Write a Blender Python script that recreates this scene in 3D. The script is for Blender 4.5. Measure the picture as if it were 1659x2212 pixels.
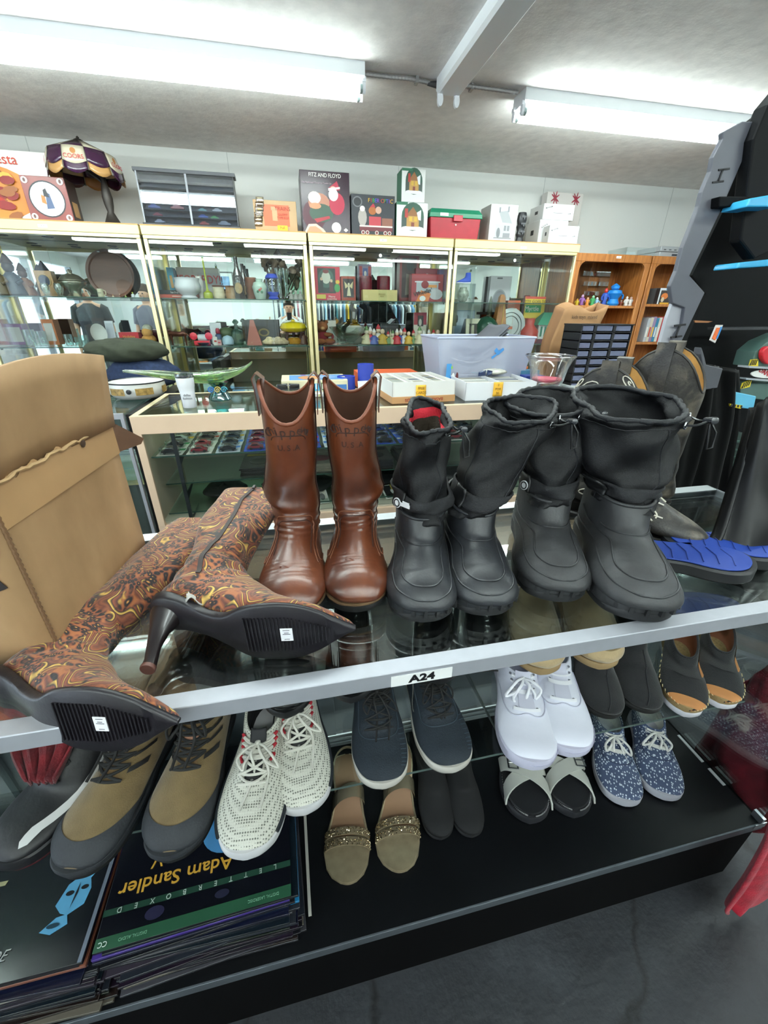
import bpy, bmesh, math, random
from mathutils import Vector, Matrix, Euler
from math import sin, cos, pi, radians, atan2, sqrt
rnd = random.Random(7)
for o in list(bpy.data.objects): bpy.data.objects.remove(o)
SC = bpy.context.scene; COL = SC.collection
F, CX, CY, HC = 871.0, 829.5, 1106.0, 1.36
def _nv(v): return Vector(v).normalized()
_zd = _nv((-14.5, 1774, F)); _x = Vector((4520, -391, F)).normalized()
_x = (_x - _zd * _x.dot(_zd)).normalized(); _z = -_zd; _y = _z.cross(_x)
RW = Matrix((_x, _y, _z))                      # camera (right, down, forward) -> world
cam = bpy.data.cameras.new('camera'); camo = bpy.data.objects.new('camera', cam); COL.objects.link(camo)
cam.sensor_fit = 'HORIZONTAL'; cam.sensor_width = 36; cam.lens = 36 * F / 1659; cam.clip_start = .01; cam.clip_end = 60
_r = RW @ Vector((1, 0, 0)); _u = RW @ Vector((0, -1, 0)); _b = RW @ Vector((0, 0, -1))
camo.matrix_world = Matrix(((_r.x, _u.x, _b.x, 0), (_r.y, _u.y, _b.y, 0), (_r.z, _u.z, _b.z, HC), (0, 0, 0, 1)))
SC.camera = camo
w = bpy.data.worlds.new('world'); SC.world = w; w.use_nodes = True
w.node_tree.nodes['Background'].inputs[0].default_value = (.75, .85, 1, 1)
w.node_tree.nodes['Background'].inputs[1].default_value = 4.5
SC.view_settings.view_transform = 'Standard'; SC.view_settings.look = 'None'
SC.view_settings.exposure = 0.38; SC.view_settings.gamma = 1; SC.view_settings.use_curve_mapping = False
SC.cycles.use_denoising = True; SC.cycles.max_bounces = 14; SC.cycles.transparent_max_bounces = 24
SC.cycles.glossy_bounces = 6; SC.cycles.diffuse_bounces = 4; SC.cycles.transmission_bounces = 8
SC.cycles.sample_clamp_indirect = 6; SC.cycles.caustics_reflective = False; SC.cycles.caustics_refractive = False
TUBE_EMIT = 30.0
def ray(px, py): return RW @ Vector((px - CX, py - CY, F))
def PY(px, py, y): d = ray(px, py); d = d * (y / d.y); return Vector((d.x, y, d.z + HC))
def PZ(px, py, z): d = ray(px, py); d = d * ((z - HC) / d.z); return Vector((d.x, d.y, z))
def PX(px, py, x): d = ray(px, py); d = d * (x / d.x); return Vector((x, d.y, d.z + HC))
MATS = {}
def srgb(c):
    if isinstance(c, str): c = tuple(int(c[i:i + 2], 16) / 255 for i in (0, 2, 4))
    return tuple((x / 12.92 if x <= .04045 else ((x + .055) / 1.055) ** 2.4) for x in c) + (1,)
def M(col, rough=.6, metal=0, noise=0, nscale=30, bump=0, bscale=200, coat=0, spec=.5, emit=0, sheen=0, alpha=1, stretch=None, trans=0, key=''):
    k = (col, rough, metal, noise, nscale, bump, bscale, coat, spec, emit, sheen, alpha, stretch, trans)
    if k in MATS: return MATS[k]
    m = bpy.data.materials.new('mat_' + (col if isinstance(col, str) else 'c')); m.use_nodes = True
    nt = m.node_tree; p = nt.nodes['Principled BSDF']; L = nt.links.new; c = srgb(col)
    p.inputs['Base Color'].default_value = c; p.inputs['Roughness'].default_value = rough
    p.inputs['Metallic'].default_value = metal; p.inputs['Coat Weight'].default_value = coat
    p.inputs['Coat Roughness'].default_value = .1
    p.inputs['Specular IOR Level'].default_value = spec; p.inputs['Sheen Weight'].default_value = sheen
    p.inputs['Alpha'].default_value = alpha; p.inputs['Transmission Weight'].default_value = trans
    if emit: p.inputs['Emission Color'].default_value = c; p.inputs['Emission Strength'].default_value = emit
    if noise or bump:
        tc = nt.nodes.new('ShaderNodeTexCoord'); mp = nt.nodes.new('ShaderNodeMapping'); L(tc.outputs['Object'], mp.inputs[0])
        if stretch: mp.inputs['Scale'].default_value = stretch
    if noise:
        n = nt.nodes.new('ShaderNodeTexNoise'); n.inputs['Scale'].default_value = nscale; n.inputs['Detail'].default_value = 5
        L(mp.outputs[0], n.inputs['Vector']); r = nt.nodes.new('ShaderNodeValToRGB')
        r.color_ramp.elements[0].position = .3; r.color_ramp.elements[1].position = .7
        r.color_ramp.elements[0].color = tuple(x * (1 - noise) for x in c[:3]) + (1,)
        r.color_ramp.elements[1].color = tuple(min(1, x * (1 + noise)) for x in c[:3]) + (1,)
        L(n.outputs['Fac'], r.inputs[0]); L(r.outputs[0], p.inputs['Base Color'])
    if bump:
        n2 = nt.nodes.new('ShaderNodeTexNoise'); n2.inputs['Scale'].default_value = bscale; n2.inputs['Detail'].default_value = 4
        b = nt.nodes.new('ShaderNodeBump'); b.inputs['Strength'].default_value = bump; b.inputs['Distance'].default_value = .002
        L(mp.outputs[0], n2.inputs['Vector']); L(n2.outputs['Fac'], b.inputs['Height']); L(b.outputs[0], p.inputs['Normal'])
    MATS[k] = m; return m
def glassmat(tint='f2fbf8', refl=.06, rough=0.0, name='pane'):
    k = ('glass', tint, refl, rough)
    if k in MATS: return MATS[k]
    m = bpy.data.materials.new(name); m.use_nodes = True; nt = m.node_tree; nt.nodes.clear(); L = nt.links.new
    out = nt.nodes.new('ShaderNodeOutputMaterial'); mx = nt.nodes.new('ShaderNodeMixShader')
    t = nt.nodes.new('ShaderNodeBsdfTransparent'); t.inputs[0].default_value = srgb(tint)
    g = nt.nodes.new('ShaderNodeBsdfGlossy'); g.inputs['Roughness'].default_value = rough; g.inputs[0].default_value = (1, 1, 1, 1)
    fr = nt.nodes.new('ShaderNodeFresnel'); fr.inputs['IOR'].default_value = 1.45
    ad = nt.nodes.new('ShaderNodeMath'); ad.operation = 'MULTIPLY_ADD'; ad.inputs[1].default_value = .62; ad.inputs[2].default_value = max(0, refl - .04)
    L(fr.outputs[0], ad.inputs[0]); L(ad.outputs[0], mx.inputs[0]); L(t.outputs[0], mx.inputs[1]); L(g.outputs[0], mx.inputs[2]); L(mx.outputs[0], out.inputs[0])
    MATS[k] = m; return m
def nodemat(name, fn):
    m = bpy.data.materials.new(name); m.use_nodes = True; nt = m.node_tree
    fn(nt, nt.nodes['Principled BSDF'], nt.links.new); return m
def ramp(nt, stops, interp='LINEAR'):
    r = nt.nodes.new('ShaderNodeValToRGB'); e = r.color_ramp.elements; r.color_ramp.interpolation = interp
    while len(e) < len(stops): e.new(.5)
    for i, (p, c) in enumerate(stops): e[i].position = p; e[i].color = srgb(c)
    return r
class MB:
    def __init__(s): s.v = []; s.f = []; s.m = []; s.mi = 0
    def add(s, vs, fs):
        b = len(s.v); s.v += [tuple(v) for v in vs]; s.f += [tuple(b + i for i in f) for f in fs]; s.m += [s.mi] * len(fs); return s
    def box(s, x0, x1, y0, y1, z0, z1):
        return s.add([(x, y, z) for z in (z0, z1) for y in (y0, y1) for x in (x0, x1)],
                     [(0, 2, 3, 1), (4, 5, 7, 6), (0, 1, 5, 4), (2, 6, 7, 3), (0, 4, 6, 2), (1, 3, 7, 5)])
    def cbox(s, c, d, rot=None):
        R = Euler(rot).to_matrix() if rot else Matrix.Identity(3)
        vs = [Vector(c) + R @ Vector((x * d[0] / 2, y * d[1] / 2, z * d[2] / 2)) for z in (-1, 1) for y in (-1, 1) for x in (-1, 1)]
        return s.add(vs, [(0, 2, 3, 1), (4, 5, 7, 6), (0, 1, 5, 4), (2, 6, 7, 3), (0, 4, 6, 2), (1, 3, 7, 5)])
    def rings(s, rs, cap0=True, cap1=True, closed=True):
        n = len(rs[0]); b = len(s.v); fs = []
        for r in rs: s.v += [tuple(p) for p in r]
        for i in range(len(rs) - 1):
            for j in range(n if closed else n - 1):
                k = (j + 1) % n; fs.append((b + i * n + j, b + i * n + k, b + (i + 1) * n + k, b + (i + 1) * n + j))
        if cap0: fs.append(tuple(b + j for j in reversed(range(n))))
        if cap1: fs.append(tuple(b + (len(rs) - 1) * n + j for j in range(n)))
        s.f += fs; s.m += [s.mi] * len(fs); return s
    def lathe(s, prof, c=(0, 0, 0), n=20, cap0=True, cap1=True, sx=1, sy=1):
        return s.rings([[(c[0] + r * sx * cos(2 * pi * k / n), c[1] + r * sy * sin(2 * pi * k / n), c[2] + z) for k in range(n)] for r, z in prof], cap0, cap1)
    def tube(s, pts, r, n=8, caps=True):
        pts = [Vector(p) for p in pts]; rs = []; up = None
        for i, p in enumerate(pts):
            t = (pts[min(i + 1, len(pts) - 1)] - pts[max(i - 1, 0)]).normalized()
            if up is None:
                up = Vector((0, 0, 1)) if abs(t.z) < .9 else Vector((1, 0, 0))
            a = t.cross(up).normalized(); bb = a.cross(t).normalized(); up = bb
            rr = r[i] if isinstance(r, (list, tuple)) else r
            rs.append([p + a * (rr * cos(2 * pi * k / n)) + bb * (rr * sin(2 * pi * k / n)) for k in range(n)])
        return s.rings(rs, caps, caps)
    def ribbon(s, pts, ws, th, nrm):
        # flat strap through pts, side vectors ws, thickness along nrm
        rs = []
        for p, w_, nn in zip(pts, ws, nrm):
            p = Vector(p); w_ = Vector(w_); nn = Vector(nn) * th
            rs.append([p - w_, p + w_, p + w_ + nn, p - w_ + nn])
        return s.rings(rs)
    def prism(s, poly, z0, z1, fn=None):
        # polygon in xy extruded in z (fn maps local to 3d)
        fn = fn or (lambda p: p)
        return s.rings([[fn((x, y, z)) for x, y in poly] for z in (z0, z1)])
    def grid(s, fn, nu, nv):
        vs = [fn(i / nu, j / nv) for j in range(nv + 1) for i in range(nu + 1)]
        return s.add(vs, [(j * (nu + 1) + i, j * (nu + 1) + i + 1, (j + 1) * (nu + 1) + i + 1, (j + 1) * (nu + 1) + i) for j in range(nv) for i in range(nu)])
    def xf(s, mt):
        s.v = [tuple(mt @ Vector(v)) for v in s.v]; return s
def T(loc=(0, 0, 0), rot=(0, 0, 0), sc=1):
    S = Matrix.Diagonal(Vector((sc, sc, sc, 1))) if not isinstance(sc, tuple) else Matrix.Diagonal(Vector(sc + (1,)))
    return Matrix.Translation(loc) @ Euler(rot).to_matrix().to_4x4() @ S
def obj(name, mb, mats, parent=None, smooth=35, bevel=0, sub=0, solid=0, loc=None, rot=None, fixn=True):
    me = bpy.data.meshes.new(name); me.from_pydata(mb.v, [], mb.f)
    if not isinstance(mats, (list, tuple)): mats = [mats]
    for m in mats: me.materials.append(m)
    if len(mats) > 1: me.polygons.foreach_set('material_index', mb.m)
    if fixn:
        b = bmesh.new(); b.from_mesh(me); bmesh.ops.recalc_face_normals(b, faces=b.faces); b.to_mesh(me); b.free()
    if smooth:
        me.polygons.foreach_set('use_smooth', [True] * len(me.polygons)); me.set_sharp_from_angle(angle=radians(smooth))
    me.update(); o = bpy.data.objects.new(name, me); COL.objects.link(o)
    if parent: o.parent = parent
    if loc is not None: o.location = loc
    if rot is not None: o.rotation_euler = rot
    if bevel:
        b = o.modifiers.new('b', 'BEVEL'); b.width = bevel; b.segments = 2; b.limit_method = 'ANGLE'; b.angle_limit = radians(40)
    if solid: q = o.modifiers.new('s', 'SOLIDIFY'); q.thickness = solid; q.offset = 0
    if sub: q = o.modifiers.new('u', 'SUBSURF'); q.levels = sub; q.render_levels = sub
    return o
def tag(o, label, cat, group=None, kind=None):
    if label: o['label'] = label
    if cat: o['category'] = cat
    if group: o['group'] = group
    if kind: o['kind'] = kind
    return o
def thing(name, label, cat, loc=(0, 0, 0), rot=(0, 0, 0), group=None):
    o = bpy.data.objects.new(name, None); COL.objects.link(o); o.location = loc; o.rotation_euler = rot; o.empty_display_size = .05
    return tag(o, label, cat, group)
def struct(name, mb, m, **k): return tag(obj(name, mb, m, **k), None, None, kind='structure')
def dup(root, loc=None, rot=None, label=None, group=None):
    r = root.copy(); COL.objects.link(r)
    if loc is not None: r.location = loc
    if rot is not None: r.rotation_euler = rot
    if label: r['label'] = label
    if group: r['group'] = group
    for ch in list(root.children):
        c = ch.copy(); COL.objects.link(c); c.parent = r
        for g in list(ch.children):
            d = g.copy(); COL.objects.link(d); d.parent = c
    return r
def text(name, s, size, m, parent, loc, rot=(pi / 2, 0, 0), ext=.0004, align='CENTER', sx=1, shear=0, off=0):
    cu = bpy.data.curves.new(name, 'FONT'); cu.body = s; cu.size = size; cu.extrude = ext; cu.align_x = align; cu.align_y = 'CENTER'; cu.shear = shear; cu.offset = off
    cu.resolution_u = 3
    o0 = bpy.data.objects.new(name, cu); me = bpy.data.meshes.new_from_object(o0); bpy.data.objects.remove(o0); bpy.data.curves.remove(cu)
    me.materials.clear(); me.materials.append(m)
    o = bpy.data.objects.new(name, me); COL.objects.link(o); o.parent = parent; o.location = loc; o.rotation_euler = rot; o.scale = (sx, 1, 1); return o
def decal(name, shapes, parent, org, ux, uy, step=.0003, lift=.0006):
    # flat print: shapes = [(colour, [(u,v)...])] on the rectangle org + u*ux + v*uy
    org = Vector(org); ux = Vector(ux); uy = Vector(uy); n = ux.cross(uy).normalized(); mb = MB(); ms = []
    for i, (c, poly) in enumerate(shapes):
        m = c if not isinstance(c, str) else M(c, .45)
        if m not in ms: ms.append(m)
        mb.mi = ms.index(m); q = [org + ux * u + uy * v + n * (lift + step * i) for u, v in poly]
        mb.add(q, [tuple(range(len(q)))])
    o = obj(name, mb, ms, parent, smooth=0, fixn=False); return o
def ell(cx, cy, rx, ry, n=16, a0=0, a1=2 * pi, rot=0):
    ps = [(rx * cos(a0 + (a1 - a0) * k / n), ry * sin(a0 + (a1 - a0) * k / n)) for k in range(n)]
    return [(cx + x * cos(rot) - y * sin(rot), cy + x * sin(rot) + y * cos(rot)) for x, y in ps]
def rc(u0, v0, u1, v1): return [(u0, v0), (u1, v0), (u1, v1), (u0, v1)]
def cat(keys, t):
    # catmull-rom through keys (list of tuples), t in 0..len-1
    n = len(keys) - 1; i = min(int(t), n - 1); f = t - i
    p0, p1, p2, p3 = keys[max(i - 1, 0)], keys[i], keys[i + 1], keys[min(i + 2, n)]
    return tuple(.5 * (2 * b + (c - a) * f + (2 * a - 5 * b + 4 * c - d) * f * f + (3 * b - a - 3 * c + d) * f ** 3) for a, b, c, d in zip(p0, p1, p2, p3))
# ================================================================ the room
ZC = 2.36
X0R, X1R, Y0R, YW = -4.2, 4.3, -3.4, 3.76
def _floor(nt, p, L):
    tc = nt.nodes.new('ShaderNodeTexCoord'); n = nt.nodes.new('ShaderNodeTexNoise'); n.inputs['Scale'].default_value = 2.5; n.inputs['Detail'].default_value = 9; n.inputs['Roughness'].default_value = .65
    L(tc.outputs['Object'], n.inputs['Vector']); r = ramp(nt, [(.3, '1a1c20'), (.55, '2b2e33'), (.75, '43474c')]); L(n.outputs[0], r.inputs[0])
    v = nt.nodes.new('ShaderNodeTexVoronoi'); v.feature = 'DISTANCE_TO_EDGE'; v.inputs['Scale'].default_value = 1.3
    n3 = nt.nodes.new('ShaderNodeTexNoise'); n3.inputs['Scale'].default_value = 3; n3.inputs['Detail'].default_value = 6
    mx0 = nt.nodes.new('ShaderNodeMix'); mx0.data_type = 'VECTOR'; mx0.inputs[0].default_value = .3
    L(tc.outputs['Object'], n3.inputs['Vector']); L(tc.outputs['Object'], mx0.inputs[4]); L(n3.outputs['Color'], mx0.inputs[5]); L(mx0.outputs[1], v.inputs['Vector'])
    cr = ramp(nt, [(0, '101010'), (.012, 'ffffff')]); L(v.outputs['Distance'], cr.inputs[0])
    mx = nt.nodes.new('ShaderNodeMix'); mx.data_type = 'RGBA'; mx.blend_type = 'MULTIPLY'; mx.inputs[0].default_value = .8
    L(r.outputs[0], mx.inputs[6]); L(cr.outputs[0], mx.inputs[7]); L(mx.outputs[2], p.inputs['Base Color'])
    p.inputs['Roughness'].default_value = .55
    n2 = nt.nodes.new('ShaderNodeTexNoise'); n2.inputs['Scale'].default_value = 60; n2.inputs['Detail'].default_value = 6; L(tc.outputs['Object'], n2.inputs['Vector'])
    b = nt.nodes.new('ShaderNodeBump'); b.inputs['Strength'].default_value = .5; b.inputs['Distance'].default_value = .004; L(n2.outputs[0], b.inputs['Height']); L(b.outputs[0], p.inputs['Normal'])
M_floor = nodemat('worn_dark_concrete', _floor)
def _ceil(nt, p, L):
    tc = nt.nodes.new('ShaderNodeTexCoord'); n = nt.nodes.new('ShaderNodeTexNoise'); n.inputs['Scale'].default_value = 16; n.inputs['Detail'].default_value = 8; n.inputs['Roughness'].default_value = .6
    L(tc.outputs['Object'], n.inputs['Vector']); r = ramp(nt, [(.3, 'dedbd9'), (.7, 'f0edea')]); L(n.outputs[0], r.inputs[0]); L(r.outputs[0], p.inputs['Base Color'])
    p.inputs['Roughness'].default_value = .85
    b = nt.nodes.new('ShaderNodeBump'); b.inputs['Strength'].default_value = .4; b.inputs['Distance'].default_value = .007; L(n.outputs[0], b.inputs['Height']); L(b.outputs[0], p.inputs['Normal'])
M_ceil = nodemat('stippled_plaster', _ceil)
M_wall = M('dcdedb', .7, bump=.1, bscale=60)
struct('floor', MB().box(X0R, X1R, Y0R, YW, -.1, 0), M_floor)
struct('ceiling', MB().box(X0R, X1R, Y0R, YW, ZC, ZC + .1), M_ceil)
wb = struct('wall_back', MB().box(X0R, X1R, YW, YW + .1, 0, ZC), M_wall)
for i, x in enumerate((-1.55, -.33, .90, 2.12, 3.35)):
    struct('trim_%d' % (i + 1), MB().box(x - .002, x + .002, YW - .0015, YW, 0, ZC), M('b9bdbb', .8))
struct('wall_front', MB().box(X0R, X1R, Y0R - .1, Y0R, 0, ZC), M_wall)
struct('wall_left', MB().box(X0R - .1, X0R, Y0R, YW, 0, .5).box(X0R - .1, X0R, Y0R, YW, 2.15, ZC).box(X0R - .1, X0R, 1.6, YW, .5, 2.15).box(X0R - .1, X0R, Y0R, -3, .5, 2.15), M_wall)
wf = struct('added_window_1', MB().box(X0R - .06, X0R - .05, -3, 1.6, .5, 2.15), glassmat('fbfefd', .045))  # window added to lighten the ceiling, on the side where mirrors show daylight
for k in range(4): obj('added_window_mullion', MB().box(X0R - .09, X0R, -3.02 + 1.53 * k, -2.97 + 1.53 * k, .5, 2.15), M('8d9296', .4, .6), wf)
struct('wall_right', MB().box(X1R, X1R + .1, Y0R, YW, 0, ZC), M_wall)
M_fix = M('e9edf0', .35); M_tube = M('f2fffb', .3, emit=TUBE_EMIT); M_sock = M('e6e9ee', .4)
M_tubew = M_tube
def fixture(label, x0, x1, yc, lit=True, rot=0, n=2, loc=None, shroud=True):
    # runs along local x, centred on its own origin, hangs from the ceiling
    L_ = x1 - x0; cxm = (x0 + x1) / 2
    t = thing('fluorescent_light', label, 'ceiling light', loc or (cxm, yc, ZC), (0, 0, rot), 'fluorescent ceiling lights' if lit else None)
    h = L_ / 2; hw = .062
    mb = MB().rings([[(x, -hw, 0), (x, -hw, -.045), (x, -hw + .012, -.056), (x, hw - .012, -.056), (x, hw, -.045), (x, hw, 0)] for x in (-h, h)])
    obj('housing', mb, M_fix, t, smooth=0)
    for s in (-1, 1):
        for y in (-.042, .042):
            obj('lamp_socket', MB().rings([[(s * (h - .004) + d, y + .017 * cos(a) * .8, -.075 + .026 * sin(a)) for a in [2 * pi * k / 14 for k in range(14)]] for d in (-.008 * s, .008 * s)]).box(s * h - .008, s * h + .006, y - .013, y + .013, -.062, -.045), M_sock, t)
    if lit:
        for y in (-.042, .042):
            tb = obj('fluorescent_tube', MB().rings([[(x, y + .0165 * cos(2 * pi * k / 12), -.083 + .0165 * sin(2 * pi * k / 12)) for k in range(12)] for x in (-h + .02, h - .02)]), M_tube, t, smooth=60)
            for s in (-1, 1):
                obj('end_cap', MB().rings([[(x, y + .0172 * cos(2 * pi * k / 12), -.083 + .0172 * sin(2 * pi * k / 12)) for k in range(12)] for x in (s * (h - .022), s * (h - .009))]), M('9fb0b0', .4, .6), tb)
    return t
pa = PZ(785, 143, ZC)
fixture('long lit fluorescent strip above the brass cases, ending near the ceiling conduit', pa.x - 2.44, pa.x, 2.5)
pb = PZ(1120, 195, ZC)
fixture('lit fluorescent strip to the other side of the unlit fixture, above the white boxes', pb.x + .02, pb.x + 1.48, 2.54)
# the unlit one
q0 = PZ(972, 170, ZC); q1 = PZ(1092, 0, ZC); ang = atan2(q1.y - q0.y, q1.x - q0.x); dirv = (q1 - q0).normalized()
t = fixture('unlit fluorescent fixture without tubes, two empty sockets facing the back wall', -.61, .61, 0, lit=False, rot=ang, loc=(q0 + dirv * .60)[:])
for y, lb in ((-.9, 'lit fluorescent strip over the aisle, seen only in the case mirrors'), (-2.2, 'lit fluorescent strip near the far clothes rack, seen only in the case mirrors')):
    for i, x in enumerate((-2.9, -.6, 1.7)):
        fixture(lb.replace('seen only', ['first from the added street window,', 'middle of its row,', 'last of its row,'][i] + ' seen').replace(' in the case mirrors', ' in mirrors'), x, x + 1.9, y)
fixture('lit fluorescent strip over the shoe case aisle, out of view', -3.6, -1.5, 1.0)
fixture('lit fluorescent strip over the far aisle corner, out of view', 1.6, 3.5, .9)
fixture('added fluorescent strip straight above the shoe showcase, unseen, brightening the counter', -.85, 1.15, 1.05)  # unseen strip added overhead to brighten the counter interior
# conduit along the ceiling
t = thing('armoured_conduit', 'grey spiral metal cable running along the ceiling between the lights', 'cable')
pts = [PZ(x, y, ZC - .012) for x, y in ((788, 160), (840, 166), (890, 171), (935, 181), (965, 187), (1010, 186), (1060, 192), (1118, 200))]
pp = [cat([tuple(p) for p in pts], k / 14) for k in range(0, 14 * 7 + 1)]
obj('cable', MB().tube(pp, [.0085 + .0012 * (k % 2) for k in range(len(pp))], 8), M('a7a5a6', .4, .6), t, smooth=0)
for a, b in ((900, 173), (1018, 188)):
    p = PZ(a, b, ZC - .01); obj('cable_clamp', MB().cbox((p.x, p.y, ZC - .012), (.014, .035, .024)).cbox((p.x, p.y + .028, ZC - .003), (.014, .02, .004)), M('9b9a9a', .4, .7), t)
p = PZ(945, 183, ZC - .015); obj('junction_knot', MB().tube([p - Vector((.05, 0, 0)), p, p + Vector((.06, 0, -.004))], [.008, .015, .01], 8), M('3c3c3e', .5), t)
M_brass = M('d9c47a', .28, .75); M_brassb = M('efe2ae', .3, .55); M_fas = M('e9dca2', .5, noise=.03, nscale=8); M_chip = M('b98f5a', .8)
M_mirror = M('eef3f1', .01, 1.0); M_pane = glassmat('fbfefd', .045); M_shelfg = glassmat('eff9f5', .05); M_dark = M('141414', .5)
M_greenedge = M('39564c', .25)
XP = [-1.93, PY(298, 480, 3.3).x, PY(663, 500, 3.3).x, PY(983, 510, 3.3).x, PY(1256, 527, 3.3).x]
YC0, YC1 = 3.3, YW - .02
ZT = PY(663, 500, 3.3).z; ZF = PY(663, 521, 3.3).z; ZG = PY(663, 529, 3.3).z
ZS1 = PY(500, 645, 3.31).z; ZS2 = PY(500, 748, 3.31).z
caselab = ['brass framed glass case under the stained glass lamp and plate clock', 'brass framed glass case under the black model car cabinet', 'brass framed glass case under the santa cookie jar box', 'brass framed glass case under the stacked white boxes, beside the oak shelves']
for i in range(4):
    x0, x1 = XP[i] + .006, XP[i + 1] - .006; wd = x1 - x0
    t = thing('display_case', caselab[i], 'display case', (x0, YC0, 0), group='brass display cases'); D = YC1 - YC0
    obj('fascia', MB().box(0, wd, 0, D, ZF, ZT - .006), M_fas, t, bevel=.002)
    obj('top_board', MB().box(0, wd, 0, D, ZT - .006, ZT), M_chip, t)
    fr = MB(); pw = .024
    obj('head_rail', MB().box(.002, wd - .002, .003, .03, ZG, ZF), M_brassb, t, bevel=.003)
    for s, xx in ((0, .002), (1, wd - .002 - pw)):
        obj('front_post', MB().box(xx, xx + pw, .003, .03, .12, ZG), M_brassb, t, bevel=.003)
        obj('rear_post', MB().box(xx, xx + pw, D - .035, D - .006, .12, ZG), M_brass, t, bevel=.003)
        xs = .008 if s == 0 else wd - .012
        obj('side_pane', MB().box(xs, xs + .004, .03, D - .035, .12, ZF), M_pane, t)
    obj('plinth', MB().box(0, wd, .01, D, 0, .12), M_fas, t)
    obj('mirror_back', MB().box(.03, wd - .03, D - .006, D - .002, .13, ZF - .002), M_mirror, t)
    for k in range(2):
        a, b = (pw + .004, wd * .53) if k == 0 else (wd * .47, wd - pw - .004)
        pn = obj('sliding_pane', MB().box(a, b, .012 + .008 * k, .016 + .008 * k, .14, ZG - .002), M_pane, t)
        if i >= 2 and k == 1: obj('lock', MB().rings([[(a + .012 + .011 * cos(q), .008 + dy, ZG - .045 + .011 * sin(q)) for q in [2 * pi * j / 14 for j in range(14)]] for dy in (0, .006)]), M('d8d8d4', .3, .7), pn)
    for zs in (ZS1, ZS2, .78, .48):
        sh = obj('glass_shelf', MB().box(.03, wd - .03, .04, D - .04, zs - .007, zs), M_shelfg, t)
        obj('shelf_edge', MB().box(.03, wd - .03, .038, .0405, zs - .0065, zs - .0005), M_greenedge, sh)
        for xx in (.028, wd - .034):
            obj('shelf_clip', MB().box(xx, xx + .006, .045, .06, zs - .016, zs - .0075), M_dark, sh)
    for k in range(4):
        for m_ in range(2):
            px_ = wd * (.12 + .25 * k); py_ = .14 + .12 * m_
            obj('downlight', MB().lathe([(.033, 0), (.033, -.002), (.024, -.0025), (.022, .006)], (px_ + .03 * m_, py_, ZF), 16), M('2b2622', .5), t)
    tl = [(92, 488), (487, 507), (828, 519), (1131, 535)][i]; p = PY(tl[0], tl[1], 3.3)
    pl = obj('price_label', MB().box(p.x - x0 - .025, p.x - x0 + .025, -.0012, 0, p.z - .008, p.z + .008), M('f3f1ea', .6), t)
    text('lettering', ['A13', 'A12', 'A11', 'A10'][i], .011, M('303030', .6), pl, (p.x - x0, -.0016, p.z), ext=.0002)
# ================================================================ the shoe showcase in front
YF, YB, ZTOP, ZUP, ZMID, ZDK, XE = .347, .78, .963, .765, .585, .25, 1.03
XL = -1.0
M_alu = M('a9acb4', .42, .35, noise=.03, nscale=60); M_aluw = M('dfe4e6', .35, .5); M_blk = M('0b0d10', .28, spec=.5); M_deck = M('080a0d', .4, noise=.25, nscale=6, spec=.25)
sc_ = thing('glass_showcase', 'glass topped shoe showcase with aluminium edge rail marked A24', 'showcase', (0, 0, 0))
obj('top_glass', MB().box(XL, XE, YF + .001, YB - .001, ZTOP - .007, ZTOP), glassmat('f1f6f4', .045), sc_)
obj('front_rail', MB().prism([(YF - .001, ZTOP - .022), (YF - .001, ZTOP + .001), (YF, ZTOP + .002), (YF + .021, ZTOP + .002), (YF + .021, ZTOP + .0005), (YF + .0015, ZTOP + .0005), (YF + .0015, ZTOP - .022)], XL, XE + .002, lambda p: (p[2], p[0], p[1])), M_alu, sc_, bevel=.0005)
obj('rear_rail', MB().prism([(YB + .001, ZTOP - .025), (YB + .001, ZTOP + .002), (YB - .028, ZTOP + .002), (YB - .028, ZTOP), (YB - .003, ZTOP - .0005), (YB - .003, ZTOP - .025)], XL, XE + .002, lambda p: (p[2], p[0], p[1])), M('dfe6ea', .3, .3), sc_, bevel=.0005)
obj('rear_track', MB().box(XL, XE, YB - .02, YB - .012, ZTOP - .05, ZTOP - .026), M('55585c', .5), sc_)
M_bk = M('90949c', .5, noise=.12, nscale=5)
for a, b, y in ((XL, .03, YB - .016), (-.02, XE, YB - .006)):
    obj('rear_sliding_panel', MB().box(a, b, y, y + .004, ZDK + .03, ZTOP - .16), M_bk, sc_, bevel=.001)
trk = MB()
for dy, z in ((-.03, .012), (-.022, .018), (-.010, .018)): trk.box(XL, XE, YB + dy, YB + dy + .004, ZDK, ZDK + z)
obj('door_track', trk, M('cfd5da', .3, .4), sc_)
obj('deck', MB().box(XL, XE, YF, YB, ZDK - .025, ZDK), M_deck, sc_)
obj('deck_trim', MB().box(XL, XE + .004, YF - .004, YF, ZDK - .024, ZDK + .001), M('5f666d', .45, .5, noise=.1, nscale=40), sc_, bevel=.0008)
obj('kick_board', MB().box(XL, XE, YF + .004, YF + .02, 0, ZDK - .025), M('030304', .75, spec=.1), sc_)
obj('end_kick_board', MB().box(XE - .016, XE, YF + .02, YB, 0, ZDK - .025), M('030304', .75, spec=.1), sc_)
obj('end_glass', MB().box(XE - .006, XE, YF + .004, YB - .004, ZDK, ZTOP - .026), glassmat('eef3f2', .05), sc_)
obj('end_rail', MB().box(XE - .001, XE + .002, YF, YB, ZTOP - .025, ZTOP + .002), M_alu, sc_)
obj('corner_bracket', MB().box(XE - .03, XE + .004, YF - .0055, YF - .004, ZDK - .012, ZDK + .006).box(XE - .012, XE - .004, YF - .004, YF + .02, ZDK, ZDK + .02), M('9aa0a5', .3, .8), sc_)
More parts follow.
